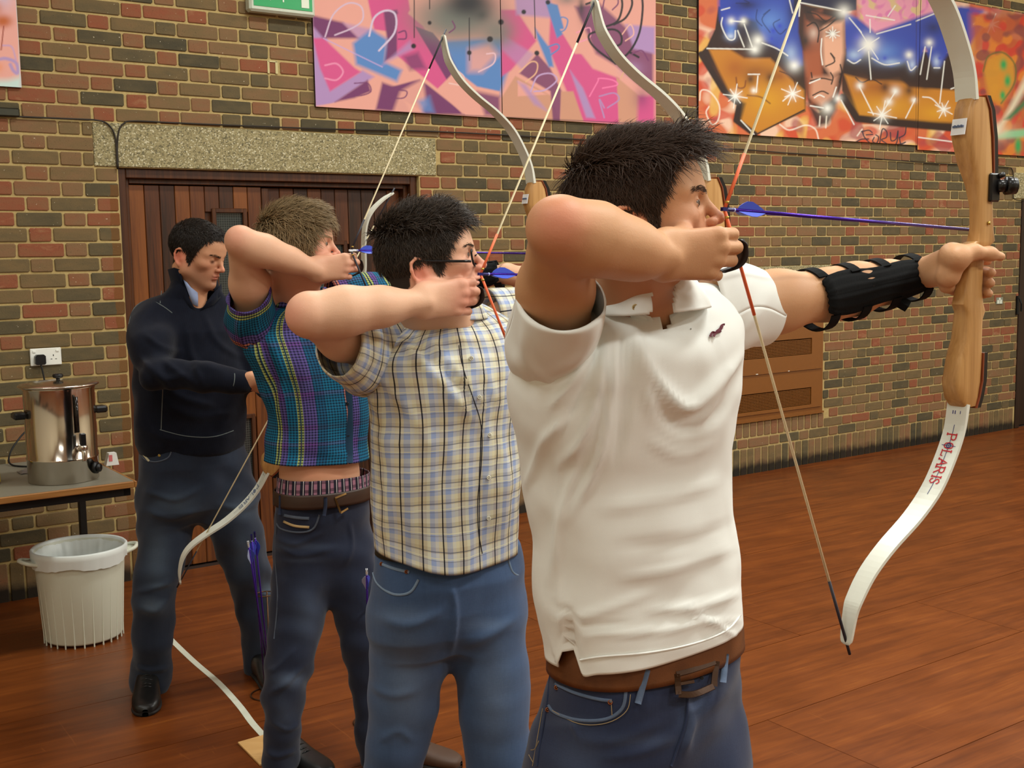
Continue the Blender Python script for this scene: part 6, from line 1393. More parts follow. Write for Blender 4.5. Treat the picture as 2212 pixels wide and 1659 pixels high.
# belt
t = NT('brown_leather'); o_ = t.obj(); n1 = t.noise(o_, 26, 4); t.base(t.mix(n1, S((70, 38, 17)), S((116, 68, 32)))); t.rough(.5, .4); t.bump(t.noise(o_, 300, 3), .15, .002); M_BELT = t.m
M_BUCK = plain('dark_bronze', (62, 40, 24), .4, .5)
rb_ = [R_(1192, 1598, 1380, 2.065, .69, tilt=.04, front=True), R_(1185, 1603, 1456, 2.066, .70, tilt=.04, front=True), R_(1184, 1605, 1494, 2.066, .71, tilt=.04, front=True)]
BL_ = loft(rb_, 3); blt = put_cloth(o1, 'belt', [BL_], M_BELT, .004); SB = Surf(BL_[0])
bm = MB()
for pts in ([(1462, 1456), (1466, 1500)], [(1466, 1500), (1500, 1500), (1542, 1482)], [(1542, 1482), (1548, 1428)]): addband(bm, SB, pts, .012, .006, .002)
addband(bm, SB, [(1462, 1456), (1500, 1446), (1546, 1430)], .010, .006, .002)
addband(bm, SB, [(1466, 1478), (1500, 1472)], .006, .006, .003)
mesh('buckle', local(o1, bm.V), bm.F, M_BUCK, blt); hl = MB()
for x, y in ((1352, 1462), (1418, 1464), (1516, 1464)): v_, f_2 = disc_on(SB, x, y, .0035, .0006); hl.add(v_, f_2)
mesh('belt_hole', local(o1, hl.V), hl.F, M_VOID, blt)['kind'] = 'stuff'
for x0, y0, x1, y1 in ((1398, 1446, 1378, 1520), (1568, 1412, 1562, 1474)): sub(o1, jo, 'belt_loop', band_on(SB, [(x0, y0), ((x0 + x1) / 2, (y0 + y1) / 2), (x1, y1)], .0115, .003, .0025), M_J1L, True)
# shoes (below the frame)
def shoe(o, toe, heel, m, L=.29, Wd=.098, Hh=.085):
    toe, heel = np.asarray(toe), np.asarray(heel); d = toe - heel; d[2] = 0; d /= np.linalg.norm(d); s_ = np.array([-d[1], d[0], 0]); base = heel.copy(); base[2] = 0
    def ring(x, w_, h, n=20, z0=0.006):
        a = np.arange(n) * 2 * math.pi / n; c, si = np.cos(a), np.sin(a); z = z0 + (h - z0) * (.5 + .5 * np.sign(si) * np.abs(si) ** .7); return base + x * d + (w_ / 2 * np.sign(c) * np.abs(c) ** .7)[:, None] * s_ + z[:, None] * np.array([0, 0, 1])
    sec = [(-.005, .02, .05), (.0, .055, .085), (.03, .070, .10), (.08, .074, .105), (.12, .082, .092), (.16, .092, .07), (.21, .098, .056), (.25, .090, .048), (.28, .06, .038), (.29, .02, .026)]
    l = loft([ring(x * L / .29, w_ * Wd / .098, h * Hh / .085) for x, w_, h in sec], 3)
    sh = put_mesh(o, 'shoe', l[0], l[1], m)
    so_ = loft([np.concatenate([ring(x * L / .29, w_ * 1.05 * Wd / .098, .018, z0=0)]) for x, w_, h in sec], 3); mesh('sole', local(o, so_[0]), so_[1], plain('dark_sole', (28, 24, 22), .7), sh, True)
    lc = MB()
    for k_ in range(4):
        x = .125 + k_ * .017; zz = (np.interp(x, [.08, .12, .16, .21], [.105, .092, .07, .056]) * Hh / .085) + .001; p0 = base + x * L / .29 * d; lc.tube([p0 - s_ * .022 + np.array([0, 0, zz - .006]), p0 + np.array([0, 0, zz + .001]), p0 + s_ * .022 + np.array([0, 0, zz - .006])], .0025, 6)
    mesh('laces', local(o, lc.V), lc.F, m, sh, True)['kind'] = 'stuff'
    return sh
M_SHOE = plain('black_leather', (22, 22, 22), .35, var=.15); M_SHOEB = plain('brown_shoe', (70, 48, 34), .6)
for (x, y, g) in ((1236, 2560, 2.12), (1570, 2470, 2.21)):
    p_ = P(x, y, g); p_[2] = 0; shoe(o1, p_ + np.array([.05, -.2, 0]), p_ + np.array([-.02, .07, 0]), M_SHOEB)
# arm guard with straps on the bow arm
t = NT('black_nylon'); n_ = t.noise(t.scale(t.uv(), (60, 900, 1)), 1, 2); t.base(S((15, 16, 17))); t.rough(.85, .15); t.bump(n_, .4, .002); M_NYL = t.m
def arm_guard(o, A, B, r0, r1, cen, half, straps, e0=0.0, e1=1.0, strap_w=.011, nlen=12):
    """curved shield over one side of the arm (A to B), held by straps that go right round"""
    A, B = np.asarray(A), np.asarray(B); d = B - A; L = np.linalg.norm(d); d /= L; v = EYE - (A + B) / 2; v -= d * (v @ d); v /= np.linalg.norm(v); s_ = np.cross(d, v)
    V, Fc, uv = [], [], []; n = 14
    for i in range(nlen + 1):
        t_ = i / nlen; c_ = A + (B - A) * t_; r = r0 + (r1 - r0) * t_ + .004; bul = half * (1 - .10 * math.cos(t_ * 6.28 * 2)) * (1 - .25 * max(0, abs(t_ - .5) * 2 - .85) / .15)
        for j in range(n + 1):
            a = cen + bul * (j / n * 2 - 1); rr = r + .0022 * math.cos((j / n) * 6.28 * 5) + (.0015 if i % 6 == 0 else 0); V.append(c_ + (v * math.cos(a) + s_ * math.sin(a)) * rr); uv.append((j / n * .1, t_ * L))
    for i in range(nlen):
        for j in range(n): a = i * (n + 1) + j; Fc.append((a, a + 1, a + n + 2, a + n + 1))
    gd = cloth([(local(o, np.array(V)), np.array(Fc), np.array(uv))], 'arm_guard', M_NYL, o, .004)
    for t_ in straps:
        c_ = A + (B - A) * t_; r = r0 + (r1 - r0) * t_ + .0035; Vs_, k = [], 28; tilt_ = .35
        for j in range(k + 1):
            a = cen + half * .9 + (2 * math.pi - half * 1.8) * j / k; c2 = c_ + d * (tilt_ * .02 * math.sin(a))
            for w_, rr in ((-strap_w, r), (-strap_w, r + .003), (strap_w, r + .003), (strap_w, r)): Vs_.append(c2 + d * w_ + (v * math.cos(a) + s_ * math.sin(a)) * rr)
        Fs_ = [(q * 4 + a, q * 4 + (a + 1) % 4, q * 4 + 4 + (a + 1) % 4, q * 4 + 4 + a) for q in range(k) for a in range(4)]
        mesh('strap', local(o, np.array(Vs_)), Fs_, M_NYL, gd)
    return gd
ga = arm_guard(o1, P(1746, 650, 2.21), P(1984, 596, 2.33), .0565, .0415, .0, .74, (.05, .34, .62, .93))
tb_ = MB().tube([P(1940, 650, 2.27), P(1962, 662, 2.265)], .012, 4); mesh('strap_end', local(o1, tb_.V), tb_.F, M_NYL, ga)
# finger tab
def finger_tab(o, HHm, W0, sc):
    q = lambda p: np.asarray(p) * sc @ HHm.T + W0
    pth = smooth_path([(.118, .024, .030), (.140, .018, .004), (.147, .004, .002), (.1465, -.012, .004), (.138, -.024, .010), (.120, -.032, .022)], 6); Vt_, k = [], len(pth)
    for p_ in pth:
        for dx, dz in ((0, -.004), (.003, -.004), (.003, .022), (0, .022)): Vt_.append(q(p_ + np.array([dx, 0, dz])))
    Ft_ = [(i * 4 + a, i * 4 + (a + 1) % 4, i * 4 + 4 + (a + 1) % 4, i * 4 + 4 + a) for i in range(k - 1) for a in range(4)] + [(0, 1, 2, 3), (4 * k - 1, 4 * k - 2, 4 * k - 3, 4 * k - 4)]
    return mesh('finger_tab', local(o, np.array(Vt_)), Ft_, plain('dark_leather_tab', (34, 20, 18), .5), o, True)
finger_tab(o1, HH1, WRI + np.array([0, 0, .002]), 1.02)
def bands(t, x, period, stops):
    m = t.math('FRACT', t.math('DIVIDE', x, period)); return t.ramp(m, [(p_, S(c_)) for p_, c_ in stops], 'CONSTANT')
def lines(t, x, period, width, off=0.0):
    return t.math('LESS_THAN', t.math('FRACT', t.math('DIVIDE', t.math('ADD', x, off), period)), width / period)
# ================================================================== the man with glasses in a cream check shirt
o2 = person('man with black glasses and cream check shirt drawing a bow behind the front man', P(960, 1900, 2.72) * np.array([1, 1, 0]))
HR2 = frame_from((1, .03, .14), (-.14, .02, 1)); HC2 = P(925, 580, 2.56); HS2 = .985
def h2(p): return np.asarray(p, float) * HS2 @ HR2.T + HC2
ELB2, WRI2, SHR2, SHL2 = P(667, 680, 2.36), P(916, 652, 2.455), P(805, 748, 2.62), P(1095, 700, 2.80)
b = Body(); b.placed(head_shape(.97, squint=True), HR2, HC2, HS2)
b.cone(h2((-.025, 0, -.045)), P(935, 715, 2.68), .060, .075, .03); b.cone(h2((.02, 0, -.06)), P(985, 700, 2.64), .040, .045, .03)
b.chain([SHR2, (SHR2 + ELB2) / 2 + np.array([0, 0, -.008]), ELB2], [.058, .052, .040], .03); b.ell(ELB2 + np.array([-.006, -.006, .0]), (.036, .036, .038), .02)
forearm(b, ELB2 + np.array([.01, 0, 0]), WRI2, .040, .047, .0265); b.cone(ELB2 + np.array([.05, .02, .0]), ELB2 + np.array([.13, .05, .012]), .034, .030, .03)
def hand_frame(f, up):
    f = np.asarray(f, float); f = f / np.linalg.norm(f); s_ = np.asarray(up, float); s_ = s_ - f * (s_ @ f); s_ /= np.linalg.norm(s_); return np.stack([f, s_, np.cross(s_, f)], 1)
HH2 = hand_frame((.84, .54, .07), (-.05, -.10, 1)); b.placed(draw_hand(.5), HH2, WRI2, 1.0)
WL2 = bowpt(BC2, -.13, -.005, .0); EL2 = (SHL2 + WL2) / 2 + np.array([0, 0, -.02])
b.chain([SHL2, (SHL2 + EL2) / 2, EL2], [.060, .052, .044], .03); forearm(b, EL2, WL2, .044, .045, .029); bow_hand(b, BC2, WL2)
CH2 = P(965, 860, 2.68); RB_ = np.stack([WX, WN, [0, 0, 1]], 1); b.ell(CH2, (.145, .10, .18), .03, R=RB_); b.cone(SHR2 + np.array([.03, .02, -.02]), SHL2 + np.array([-.05, 0, -.03]), .052, .052, .04); b.cone(CH2, P(965, 1250, 2.72), .115, .115, .05, flat=(WN, .75))
V, Fq = b.mesh(.0034); BV2 = V
SK2 = (220, 178, 148)
spots = [(ELB2 + np.array([-.02, -.02, 0]), .035, (220, 138, 122), .7), (h2((-.016, -.078, -.008)), .036, (216, 126, 108), .75), (h2((.075, -.045, -.02)), .05, (214, 138, 118), .5), (h2((.05, -.05, -.055)), .045, (176, 128, 108), .4), (h2((.105, 0, -.044)), .016, (190, 106, 98), .8), (h2((.12, 0, -.012)), .022, (220, 134, 116), .6), (h2((.092, -.033, .0175)), .008, (120, 74, 60), .7), (P(1005, 650, 2.5), .04, (222, 140, 122), .55)]
C = skin_cols(V, SK2, spots); loc = ((V - HC2) @ HR2) / HS2
HAIR2 = [(.13, .090), (.13, .2), (-.2, .2), (-.2, -.05), (-.09, -.055), (-.062, -.055), (-.044, -.035), (-.036, -.002), (-.030, .020), (-.008, .030), (.010, .022), (.016, -.010), (.030, -.016), (.040, .020), (.054, .040), (.080, .080)]
def mask2(p): return inside(p[:, 0], p[:, 2], HAIR2) | (p[:, 2] > .105)
hm = mask2(loc) & (np.linalg.norm(loc - np.array([0, 0, .04]), axis=1) < .16) & (np.abs(loc[:, 1]) < .077) & (loc[:, 2] > -.06); earm = (np.abs(loc[:, 1]) > .071) & (loc[:, 0] > -.036) & (loc[:, 0] < .004) & (loc[:, 2] < .032)
C[hm & ~earm] = S((36, 27, 22)); put_mesh(o2, 'body', V, Fq, M_SKIN, col=C)
M_HAIR2 = hair_mat('black_brown_hair', (30, 24, 21), (72, 60, 50), .4)
def flow2(p):
    top = np.clip((p[:, 2] - .06) / .05, 0, 1)[:, None]; w_ = np.sin(p[:, :1] * 90 + p[:, 1:2] * 70) * .6
    return top * (np.array([.7, 0, .3]) + w_ * np.array([.2, 1, 0])) + (1 - top) * np.array([.12, 0, -1.0])
build_hair(o2, HR2, HC2 - np.array(o2.location), HS2, lambda p: mask2(p).astype(float), flow2, lambda p: np.where(p[:, 2] > .085, .036, np.where(p[:, 2] > .02, .026, .013)), 12000, M_HAIR2, 12, .00105, lambda p: np.where(p[:, 2] > .085, .75, .22))
brow(o2, HR2, HC2, HS2, M_HAIR2, seed=4, n=90); eye_parts(o2, HR2, HC2, HS2)
# glasses
M_SPEC = plain('black_acetate', (16, 16, 18), .25); gm = MB()
for y in (-1, 1):
    gm.tube(smooth_path([(-.030, y * .079, .004), (-.018, y * .079, .018), (.02, y * .0805, .012), (.098, y * .0690, .000)], 5), .0029, 8)
    fr_ = [(.108 - abs(a) * .25, y * (.033 + a), .008 + c_) for a, c_ in ((-.024, -.012), (-.018, -.019), (.016, -.019), (.026, -.010), (.028, .008), (.022, .016), (-.018, .016), (-.025, .006), (-.024, -.012))]; gm.tube(smooth_path(fr_, 4), .0024, 7)
gm.tube(smooth_path([(.109, -.010, .012), (.113, 0, .015), (.109, .010, .012)], 4), .0018, 7)
put_mesh(o2, 'glasses', np.array(gm.V) * HS2 @ HR2.T + HC2, gm.F, M_SPEC)
# check shirt
t = NT('cream_check'); u_, v_, _w = t.sep(t.uv())
cu = bands(t, u_, .0825, [(0, (36, 32, 40)), (.035, (200, 194, 172)), (.10, (146, 166, 206)), (.24, (206, 208, 200)), (.33, (214, 210, 176)), (.42, (190, 176, 146)), (.50, (36, 32, 40)), (.532, (196, 186, 158)), (.62, (216, 216, 188)), (.70, (150, 168, 208)), (.82, (196, 200, 206)), (.90, (208, 200, 170))])
cv = bands(t, v_, .092, [(0, (170, 162, 140)), (.10, (216, 214, 198)), (.20, (152, 168, 204)), (.34, (214, 216, 208)), (.48, (186, 172, 142)), (.60, (216, 210, 178)), (.72, (150, 166, 204)), (.86, (206, 204, 190))])
c = t.mix(.42, cu, cv); c = t.mix(t.math('MULTIPLY', lines(t, v_, .046, .0022), .65), c, S((72, 80, 104))); c = t.mix(t.math('MULTIPLY', lines(t, v_, .046, .002, .012), .75), c, S((226, 226, 196))); c = t.mix(t.math('MULTIPLY', lines(t, v_, .046, .0012, .0165), .5), c, S((90, 84, 84)))
c = t.mix(t.math('MULTIPLY', lines(t, u_, .04125, .0024), .95), c, S((26, 22, 28))); t.base(c); t.rough(.85, .2); M_CHECK = t.m
rings = [R_(806, 1129, 1182, 2.70, .66, tilt=-.11), R_(804, 1129, 1136, 2.70, .66, tilt=-.07), R_(803, 1128, 1060, 2.69, .66), R_(804, 1128, 970, 2.68, .66), R_(803, 1130, 890, 2.67, .66), R_(790, 1140, 830, 2.66, .64), R_(782, 1146, 780, 2.655, .60), R_(800, 1136, 738, 2.655, .52, tilt=.08), R_(846, 1104, 702, 2.66, .42, tilt=.12), R_(896, 1050, 668, 2.665, .50, tilt=.08), R_(902, 1024, 646, 2.66, .68), R_(904, 1020, 634, 2.66, .72)]
T = loft(rings, 7)
def tails(V, cx, w_, drop, y0, span, centre):
    px, py = proj(V); V = V.copy(); V[:, 2] -= np.clip((py - y0) / span, 0, 1) * drop * np.exp(-((px - cx) / w_) ** 2) ; return V
FO = [([(800, 800), (880, 880), (930, 960)], 9, .006), ([(790, 840), (830, 900), (840, 980)], 8, .006), ([(850, 720), (930, 800), (1000, 880), (1040, 930)], 10, .009), ([(880, 720), (960, 800), (1020, 860)], 9, -.006), ([(920, 730), (1000, 820), (1060, 900)], 9, .008), ([(980, 720), (1040, 800), (1080, 880)], 9, .006), ([(1030, 880), (1060, 960), (1050, 1080)], 8, .005), ([(820, 1000), (840, 1080), (830, 1160)], 9, .005), ([(880, 990), (890, 1090), (880, 1190)], 12, .004), ([(950, 960), (960, 1080), (955, 1200)], 11, -.004), ([(1000, 1000), (1020, 1100), (1010, 1220)], 11, .005), ([(1080, 950), (1100, 1050), (1090, 1180)], 9, .005), ([(810, 930), (880, 960), (960, 950)], 10, .003)]
Vt = folds(T[0], T[1], FO, noise=[((2.5, 2.5, 2.0), .004), ((7, 7, 4), .0012)], seed=21, centre=CH2); Vt = tails(Vt, 985, 110, .030, 1090, 100, CH2)
d_ = np.array([-.45, -.80, .14]); CF2 = P(736, 742, 2.465)
rs = [ring_ax(SHR2 + np.array([.05, .05, -.015]), (-.4, -.8, .15), .092, .098), ring_ax(P(795, 762, 2.585), d_, .084, .098), ring_ax(P(768, 756, 2.52), d_, .074, .090), ring_ax(CF2, d_, .064, .074), ring_ax(CF2 + d_ * .005, d_, .062, .072)]
SL = loft(rs, 6); Vs = folds(SL[0], SL[1], [([(770, 700), (780, 760), (760, 810)], 8, .006), ([(800, 700), (810, 770), (790, 830)], 8, -.005), ([(740, 720), (748, 760), (735, 800)], 6, .004)], noise=[((5, 5, 5), .003)], seed=3, centre=SHR2)
dl = np.array([.85, .4, -.05]); rs = [ring_ax(SHL2 + np.array([-.05, -.02, -.015]), dl, .088, .095), ring_ax(SHL2 + dl * .03, dl, .080, .084), ring_ax(SHL2 + dl * .10, dl, .070, .072), ring_ax(SHL2 + dl * .17, dl, .066, .067)]
SLb = loft(rs, 6); Vb = folds(SLb[0], SLb[1], [], noise=[((5, 5, 5), .004)], seed=5, centre=SHL2)
uvs = SL[2].copy(); uvs = uvs[:, ::-1] * np.array([1, 1])
sh2 = put_cloth(o2, 'check_shirt', [(Vt, T[1], T[2] + np.array([.010, 0])), (Vs, SL[1], uvs), (Vb, SLb[1], SLb[2])], M_CHECK, .002)
S2 = Surf(Vt)
collar(o2, sh2, [RC(906, 1022, 680, 2.66, .70), RC(902, 1026, 652, 2.66, .72), RC(896, 1032, 646, 2.66, .74), RC(888, 1042, 664, 2.66, .76), RC(878, 1054, 690, 2.66, .76)], [(975, 600), (1030, 600), (1010, 720), (992, 720)], M_CHECK, P(960, 670, 2.66))
pl2 = [(1004, 706), (1012, 780), (1038, 860), (1056, 920), (1056, 1000), (1048, 1080), (1050, 1150), (1058, 1196)]
sub(o2, sh2, 'placket_line', band_on(S2, [(x - 16, y) for x, y in pl2], .0022, .0008, .0015), plain('dark_stripe', (30, 26, 32), .85), True)
for x, y in ((1018, 774), (1036, 858), (1058, 940), (1056, 1032), (1056, 1120)): sub(o2, sh2, 'button', disc_on(S2, x, y, .0052, lift=.004), plain('pearl_button', (214, 210, 190), .25), True)
# jeans
M_J2 = denim('mid_blue_denim', (46, 66, 98), (66, 88, 122), (116, 136, 164)); 
LGS = [[(898, 1340, 2.72, .098, .105), (882, 1420, 2.72, .096, .100), (870, 1510, 2.72, .086, .09), (852, 1610, 2.72, .072, .078), (842, 1720, 2.72, .068, .074), (836, 1860, 2.73, .064, .07), (832, 1985, 2.74, .062, .07)], [(1050, 1340, 2.75, .094, .10), (1060, 1430, 2.76, .090, .096), (1068, 1540, 2.77, .080, .086), (1078, 1660, 2.78, .076, .08), (1090, 1780, 2.79, .066, .07), (1096, 1950, 2.80, .062, .068)]]
FJ = [([(975, 1260), (985, 1330), (975, 1420)], 7, .006), ([(820, 1330), (880, 1350), (960, 1320)], 12, .005), ([(1120, 1330), (1060, 1370), (990, 1400)], 11, .005), ([(800, 1480), (850, 1500), (900, 1490)], 10, .005), ([(820, 1600), (860, 1580), (890, 1600)], 9, .005)]
j2, VJ = trousers(o2, [(812, 1124, 1180, 2.72, .66), (803, 1133, 1240, 2.72, .68), (798, 1136, 1300, 2.725, .62), (806, 1130, 1350, 2.73, .56), (840, 1100, 1390, 2.735, .50)], LGS, M_J2, [(880, 1480, 50, 110, .45), (1070, 1500, 40, 120, .4), (870, 1330, 60, 20, .3), (1060, 1350, 50, 16, .3)], FJ, [((3, 3, 3), .003)], 31, None); S2j = Surf(VJ)
M_J2L = denim('mid_denim_edge', (96, 116, 140), (120, 138, 158), (130, 146, 166)); mb_ = MB(); addband(mb_, S2j, [(806, 1236), (816, 1262), (850, 1284), (886, 1280), (904, 1252)], .006, .0016); addband(mb_, S2j, [(1098, 1210), (1108, 1238), (1130, 1246)], .006, .0016); mesh('pocket_edge', local(o2, mb_.V), mb_.F, M_J2L, j2, True)['kind'] = 'stuff'
mb_ = MB(); addband(mb_, S2j, [(820, 1216), (850, 1228), (884, 1236)], .007, .0014); mesh('coin_pocket_edge', local(o2, mb_.V), mb_.F, M_J2L, j2, True)
for x, y in ((824, 1218), (878, 1235)): sub(o2, j2, 'rivet', disc_on(S2j, x, y, .0048), M_COPPER, True)
wb = loft([R_(816, 1110, 1180, 2.715, .60, front=True), R_(812, 1116, 1214, 2.72, .62, front=True)], 2); put_cloth(o2, 'waistband', [wb], plain('olive_waistband', (48, 46, 34), .8), .003)
for (x, y, g) in ((832, 1990, 2.74), (1096, 1960, 2.80)):
    p_ = P(x, y, g); p_[2] = 0; shoe(o2, p_ + np.array([.10, -.2, 0]), p_ + np.array([-.02, .06, 0]), M_SHOE)
finger_tab(o2, HH2, WRI2, 1.0)

# ================================================================== the fair-haired man in teal plaid
o3 = person('fair-haired man in teal and purple plaid shirt with belly showing, drawing a bow', P(690, 1640, 3.62) * np.array([1, 1, 0]))
HR3 = frame_from((1, .06, .0), (0, .06, 1)); HC3 = P(641, 541, 3.45); HS3 = .985
def h3(p): return np.asarray(p, float) * HS3 @ HR3.T + HC3
ELB3, WRI3, SHR3, SHL3 = P(519, 523, 3.27), P(684, 585, 3.365), P(556, 696, 3.50), P(752, 648, 3.62)
b = Body(); b.placed(head_shape(.97, squint=True), HR3, HC3, HS3)
b.cone(h3((-.025, 0, -.045)), P(625, 660, 3.55), .058, .07, .03); b.cone(h3((.02, 0, -.06)), P(660, 655, 3.50), .04, .045, .03); b.cone(h3((.01, 0, -.07)), P(650, 690, 3.50), .04, .04, .03)
b.chain([SHR3, (SHR3 + ELB3) / 2, ELB3], [.060, .053, .036], .03); b.ell(ELB3 + np.array([-.004, -.008, .008]), (.033, .033, .034), .02)
forearm(b, ELB3 + np.array([.008, 0, 0]), WRI3, .036, .041, .027); b.cone(ELB3 + np.array([.03, .01, -.02]), ELB3 + np.array([.09, .03, -.04]), .030, .030, .03)
HH3 = hand_frame((.88, .45, .10), (-.10, -.10, 1)); b.placed(draw_hand(.1), HH3, WRI3 + np.array([0, 0, .002]), .96)
WL3 = bowpt(BC3, -.115, -.005, .0); EL3 = P(935, 613, 3.74)
b.chain([SHL3, (SHL3 + EL3) / 2, EL3], [.058, .050, .042], .03); forearm(b, EL3, WL3, .042, .043, .028); bow_hand(b, BC3, WL3)
CH3 = P(672, 790, 3.55); b.ell(CH3, (.135, .095, .17), .03, R=RB_); b.cone(SHR3 + np.array([.03, .02, -.02]), SHL3 + np.array([-.04, 0, -.03]), .05, .05, .04); b.cone(CH3, P(690, 1030, 3.60), .11, .120, .05, flat=(WN, .72)); b.cone(P(692, 1030, 3.60), P(694, 1130, 3.61), .122, .130, .04, flat=(WN, .72))
V, Fq = b.mesh(.0042); BV3 = V
SK3 = (212, 168, 138); spots = [(ELB3 + np.array([-.004, -.02, .01]), .03, (220, 134, 120), .7), (h3((.075, -.045, -.02)), .05, (214, 134, 114), .55), (h3((.105, 0, -.044)), .016, (190, 106, 98), .8), (h3((.12, 0, -.012)), .022, (216, 128, 110), .6), (h3((.092, -.033, .0175)), .009, (130, 84, 66), .7), (h3((0, 0, -.12)), .07, (186, 110, 90), .6), (P(755, 580, 3.42), .035, (216, 138, 120), .6), (P(690, 1040, 3.5), .2, (196, 124, 88), .5)]
C = skin_cols(V, SK3, spots); loc = ((V - HC3) @ HR3) / HS3
HAIR3 = [(.13, .086), (.13, .2), (-.2, .2), (-.2, -.05), (-.09, -.060), (-.05, -.060), (-.034, -.030), (-.010, .012), (.012, -.02), (.036, -.024), (.046, .020), (.058, .046), (.080, .074)]
def mask3(p): return inside(p[:, 0], p[:, 2], HAIR3) | (p[:, 2] > .105)
hm = mask3(loc) & (np.linalg.norm(loc - np.array([0, 0, .04]), axis=1) < .16) & (np.abs(loc[:, 1]) < .077) & (loc[:, 2] > -.065); C[hm] = S((74, 58, 42)); put_mesh(o3, 'body', V, Fq, M_SKIN, col=C)
M_HAIR3 = hair_mat('fair_brown_hair', (96, 78, 54), (166, 142, 104), .45)
def flow3(p):
    top = np.clip((p[:, 2] - .05) / .05, 0, 1)[:, None]; return top * np.array([1.0, -.25, .1]) + (1 - top) * (np.array([.15, 0, -1.0]) + np.clip(-p[:, :1] / .07, 0, 1) * np.array([-.25, 0, .1]))
build_hair(o3, HR3, HC3 - np.array(o3.location), HS3, lambda p: mask3(p).astype(float), flow3, lambda p: np.where(p[:, 2] > .07, .050 - .014 * (p[:, 0] > .06), np.where(p[:, 2] > .0, .046, .026)), 9000, M_HAIR3, 13, .0014, lambda p: np.where(p[:, 2] > .08, .45, .36))
brow(o3, HR3, HC3, HS3, M_HAIR3, seed=5, n=60); eye_parts(o3, HR3, HC3, HS3)
t = NT('teal_plaid'); u_, v_, _w = t.sep(t.uv())
TE, TE2, OG, PP, YL, NV_ = (22, 108, 142), (30, 84, 120), (226, 130, 76), (110, 74, 150), (196, 206, 92), (24, 30, 58)
cu = bands(t, u_, .312, [(0, TE), (.19, OG), (.215, NV_), (.23, OG), (.25, PP), (.335, TE2), (.36, TE), (.53, YL), (.548, NV_), (.56, YL), (.58, PP), (.64, TE), (.73, YL), (.75, NV_), (.76, YL), (.78, PP), (.90, TE2)])
cv = bands(t, v_, .16, [(0, (30, 100, 140)), (.30, (40, 70, 110)), (.38, (110, 74, 140)), (.46, (30, 110, 150)), (.70, (56, 60, 84)), (.80, (26, 96, 132))])
c = t.mix(.30, cu, cv); g1 = lines(t, u_, .0086, .0040); g2 = lines(t, v_, .0086, .0040); gg = t.math('ADD', t.math('MULTIPLY', g1, .42), t.math('MULTIPLY', g2, .52), clamp=True)
c = t.mix(gg, c, S((12, 18, 34))); t.base(c); t.rough(.85, .2); M_PLAID = t.m
rings = [R_(566, 800, 1008, 3.60, .70, tilt=-.06, front=True), R_(572, 800, 962, 3.60, .68, tilt=-.03), R_(573, 799, 900, 3.59, .66), R_(562, 798, 840, 3.57, .66), R_(544, 796, 790, 3.56, .64), R_(528, 790, 745, 3.55, .60), R_(522, 782, 710, 3.545, .54, tilt=.04), R_(542, 768, 678, 3.545, .45, tilt=.10), R_(580, 742, 654, 3.54, .46, tilt=.10), R_(604, 706, 636, 3.535, .6), R_(608, 690, 628, 3.53, .7)]
T = loft(rings, 6)
FO = [([(540, 740), (570, 800), (580, 880)], 6, .008), ([(560, 730), (590, 800), (592, 900)], 6, -.006), ([(575, 720), (605, 790), (610, 880)], 7, .007), ([(528, 740), (550, 800), (568, 860)], 5, .007), ([(700, 700), (740, 780), (770, 840)], 8, .006), ([(640, 720), (660, 800), (650, 900)], 8, .004), ([(600, 960), (680, 975), (780, 985)], 7, .004)]
Vt = folds(T[0], T[1], FO, noise=[((3, 3, 3), .004)], seed=41, centre=CH3)
d_ = np.array([-.1, -.70, .70]); CF3 = P(538, 640, 3.385)
rs = [ring_ax(SHR3 + np.array([.02, .03, -.02]), (-.1, -.8, .4), .090, .094), ring_ax(P(548, 694, 3.475), (-.1, -.75, .6), .084, .090), ring_ax(P(540, 670, 3.43), d_, .074, .082), ring_ax(CF3, d_, .063, .070), ring_ax(CF3 + d_ * .005, d_, .061, .068)]
SL = loft(rs, 6); Vs = folds(SL[0], SL[1], [([(515, 690), (525, 740), (560, 760)], 5, .006), ([(560, 680), (550, 740), (530, 760)], 5, .005)], noise=[((5, 5, 5), .003)], seed=42, centre=SHR3)
dl = (EL3 - SHL3) / np.linalg.norm(EL3 - SHL3); rs = [ring_ax(SHL3 - dl * .05 + np.array([0, 0, -.01]), dl, .084, .088), ring_ax(SHL3 + dl * .03, dl, .074, .076), ring_ax(SHL3 + dl * .10, dl, .066, .066), ring_ax(SHL3 + dl * .19, dl, .060, .060)]
SLb = loft(rs, 6); Vb = folds(SLb[0], SLb[1], [([(790, 640), (810, 600)], 5, .005), ([(830, 640), (840, 600)], 5, .005)], noise=[((5, 5, 5), .003)], seed=43, centre=SHL3)
sh3 = put_cloth(o3, 'plaid_shirt', [(Vt, T[1], T[2] + np.array([.034, 0])), (Vs, SL[1], SL[2][:, ::-1]), (Vb, SLb[1], SLb[2][:, ::-1] + np.array([.06, 0]))], M_PLAID, .002); S3 = Surf(Vt)
collar(o3, sh3, [RC(606, 694, 650, 3.53, .72), RC(603, 698, 628, 3.53, .74), RC(598, 704, 624, 3.53, .76), RC(592, 712, 640, 3.53, .78), RC(584, 722, 660, 3.53, .78)], [(654, 600), (700, 600), (690, 690), (668, 690)], M_PLAID, P(650, 640, 3.53))
sub(o3, sh3, 'placket', band_on(S3, [(738, 700), (748, 800), (752, 900), (752, 1000)], .030, .0015, .001), plain('navy_placket', (20, 52, 76), .85), True)
for x, y in ((748, 812), (750, 872), (752, 940)): sub(o3, sh3, 'button', disc_on(S3, x, y, .0055, lift=.003), plain('dark_button', (18, 22, 30), .3), True)
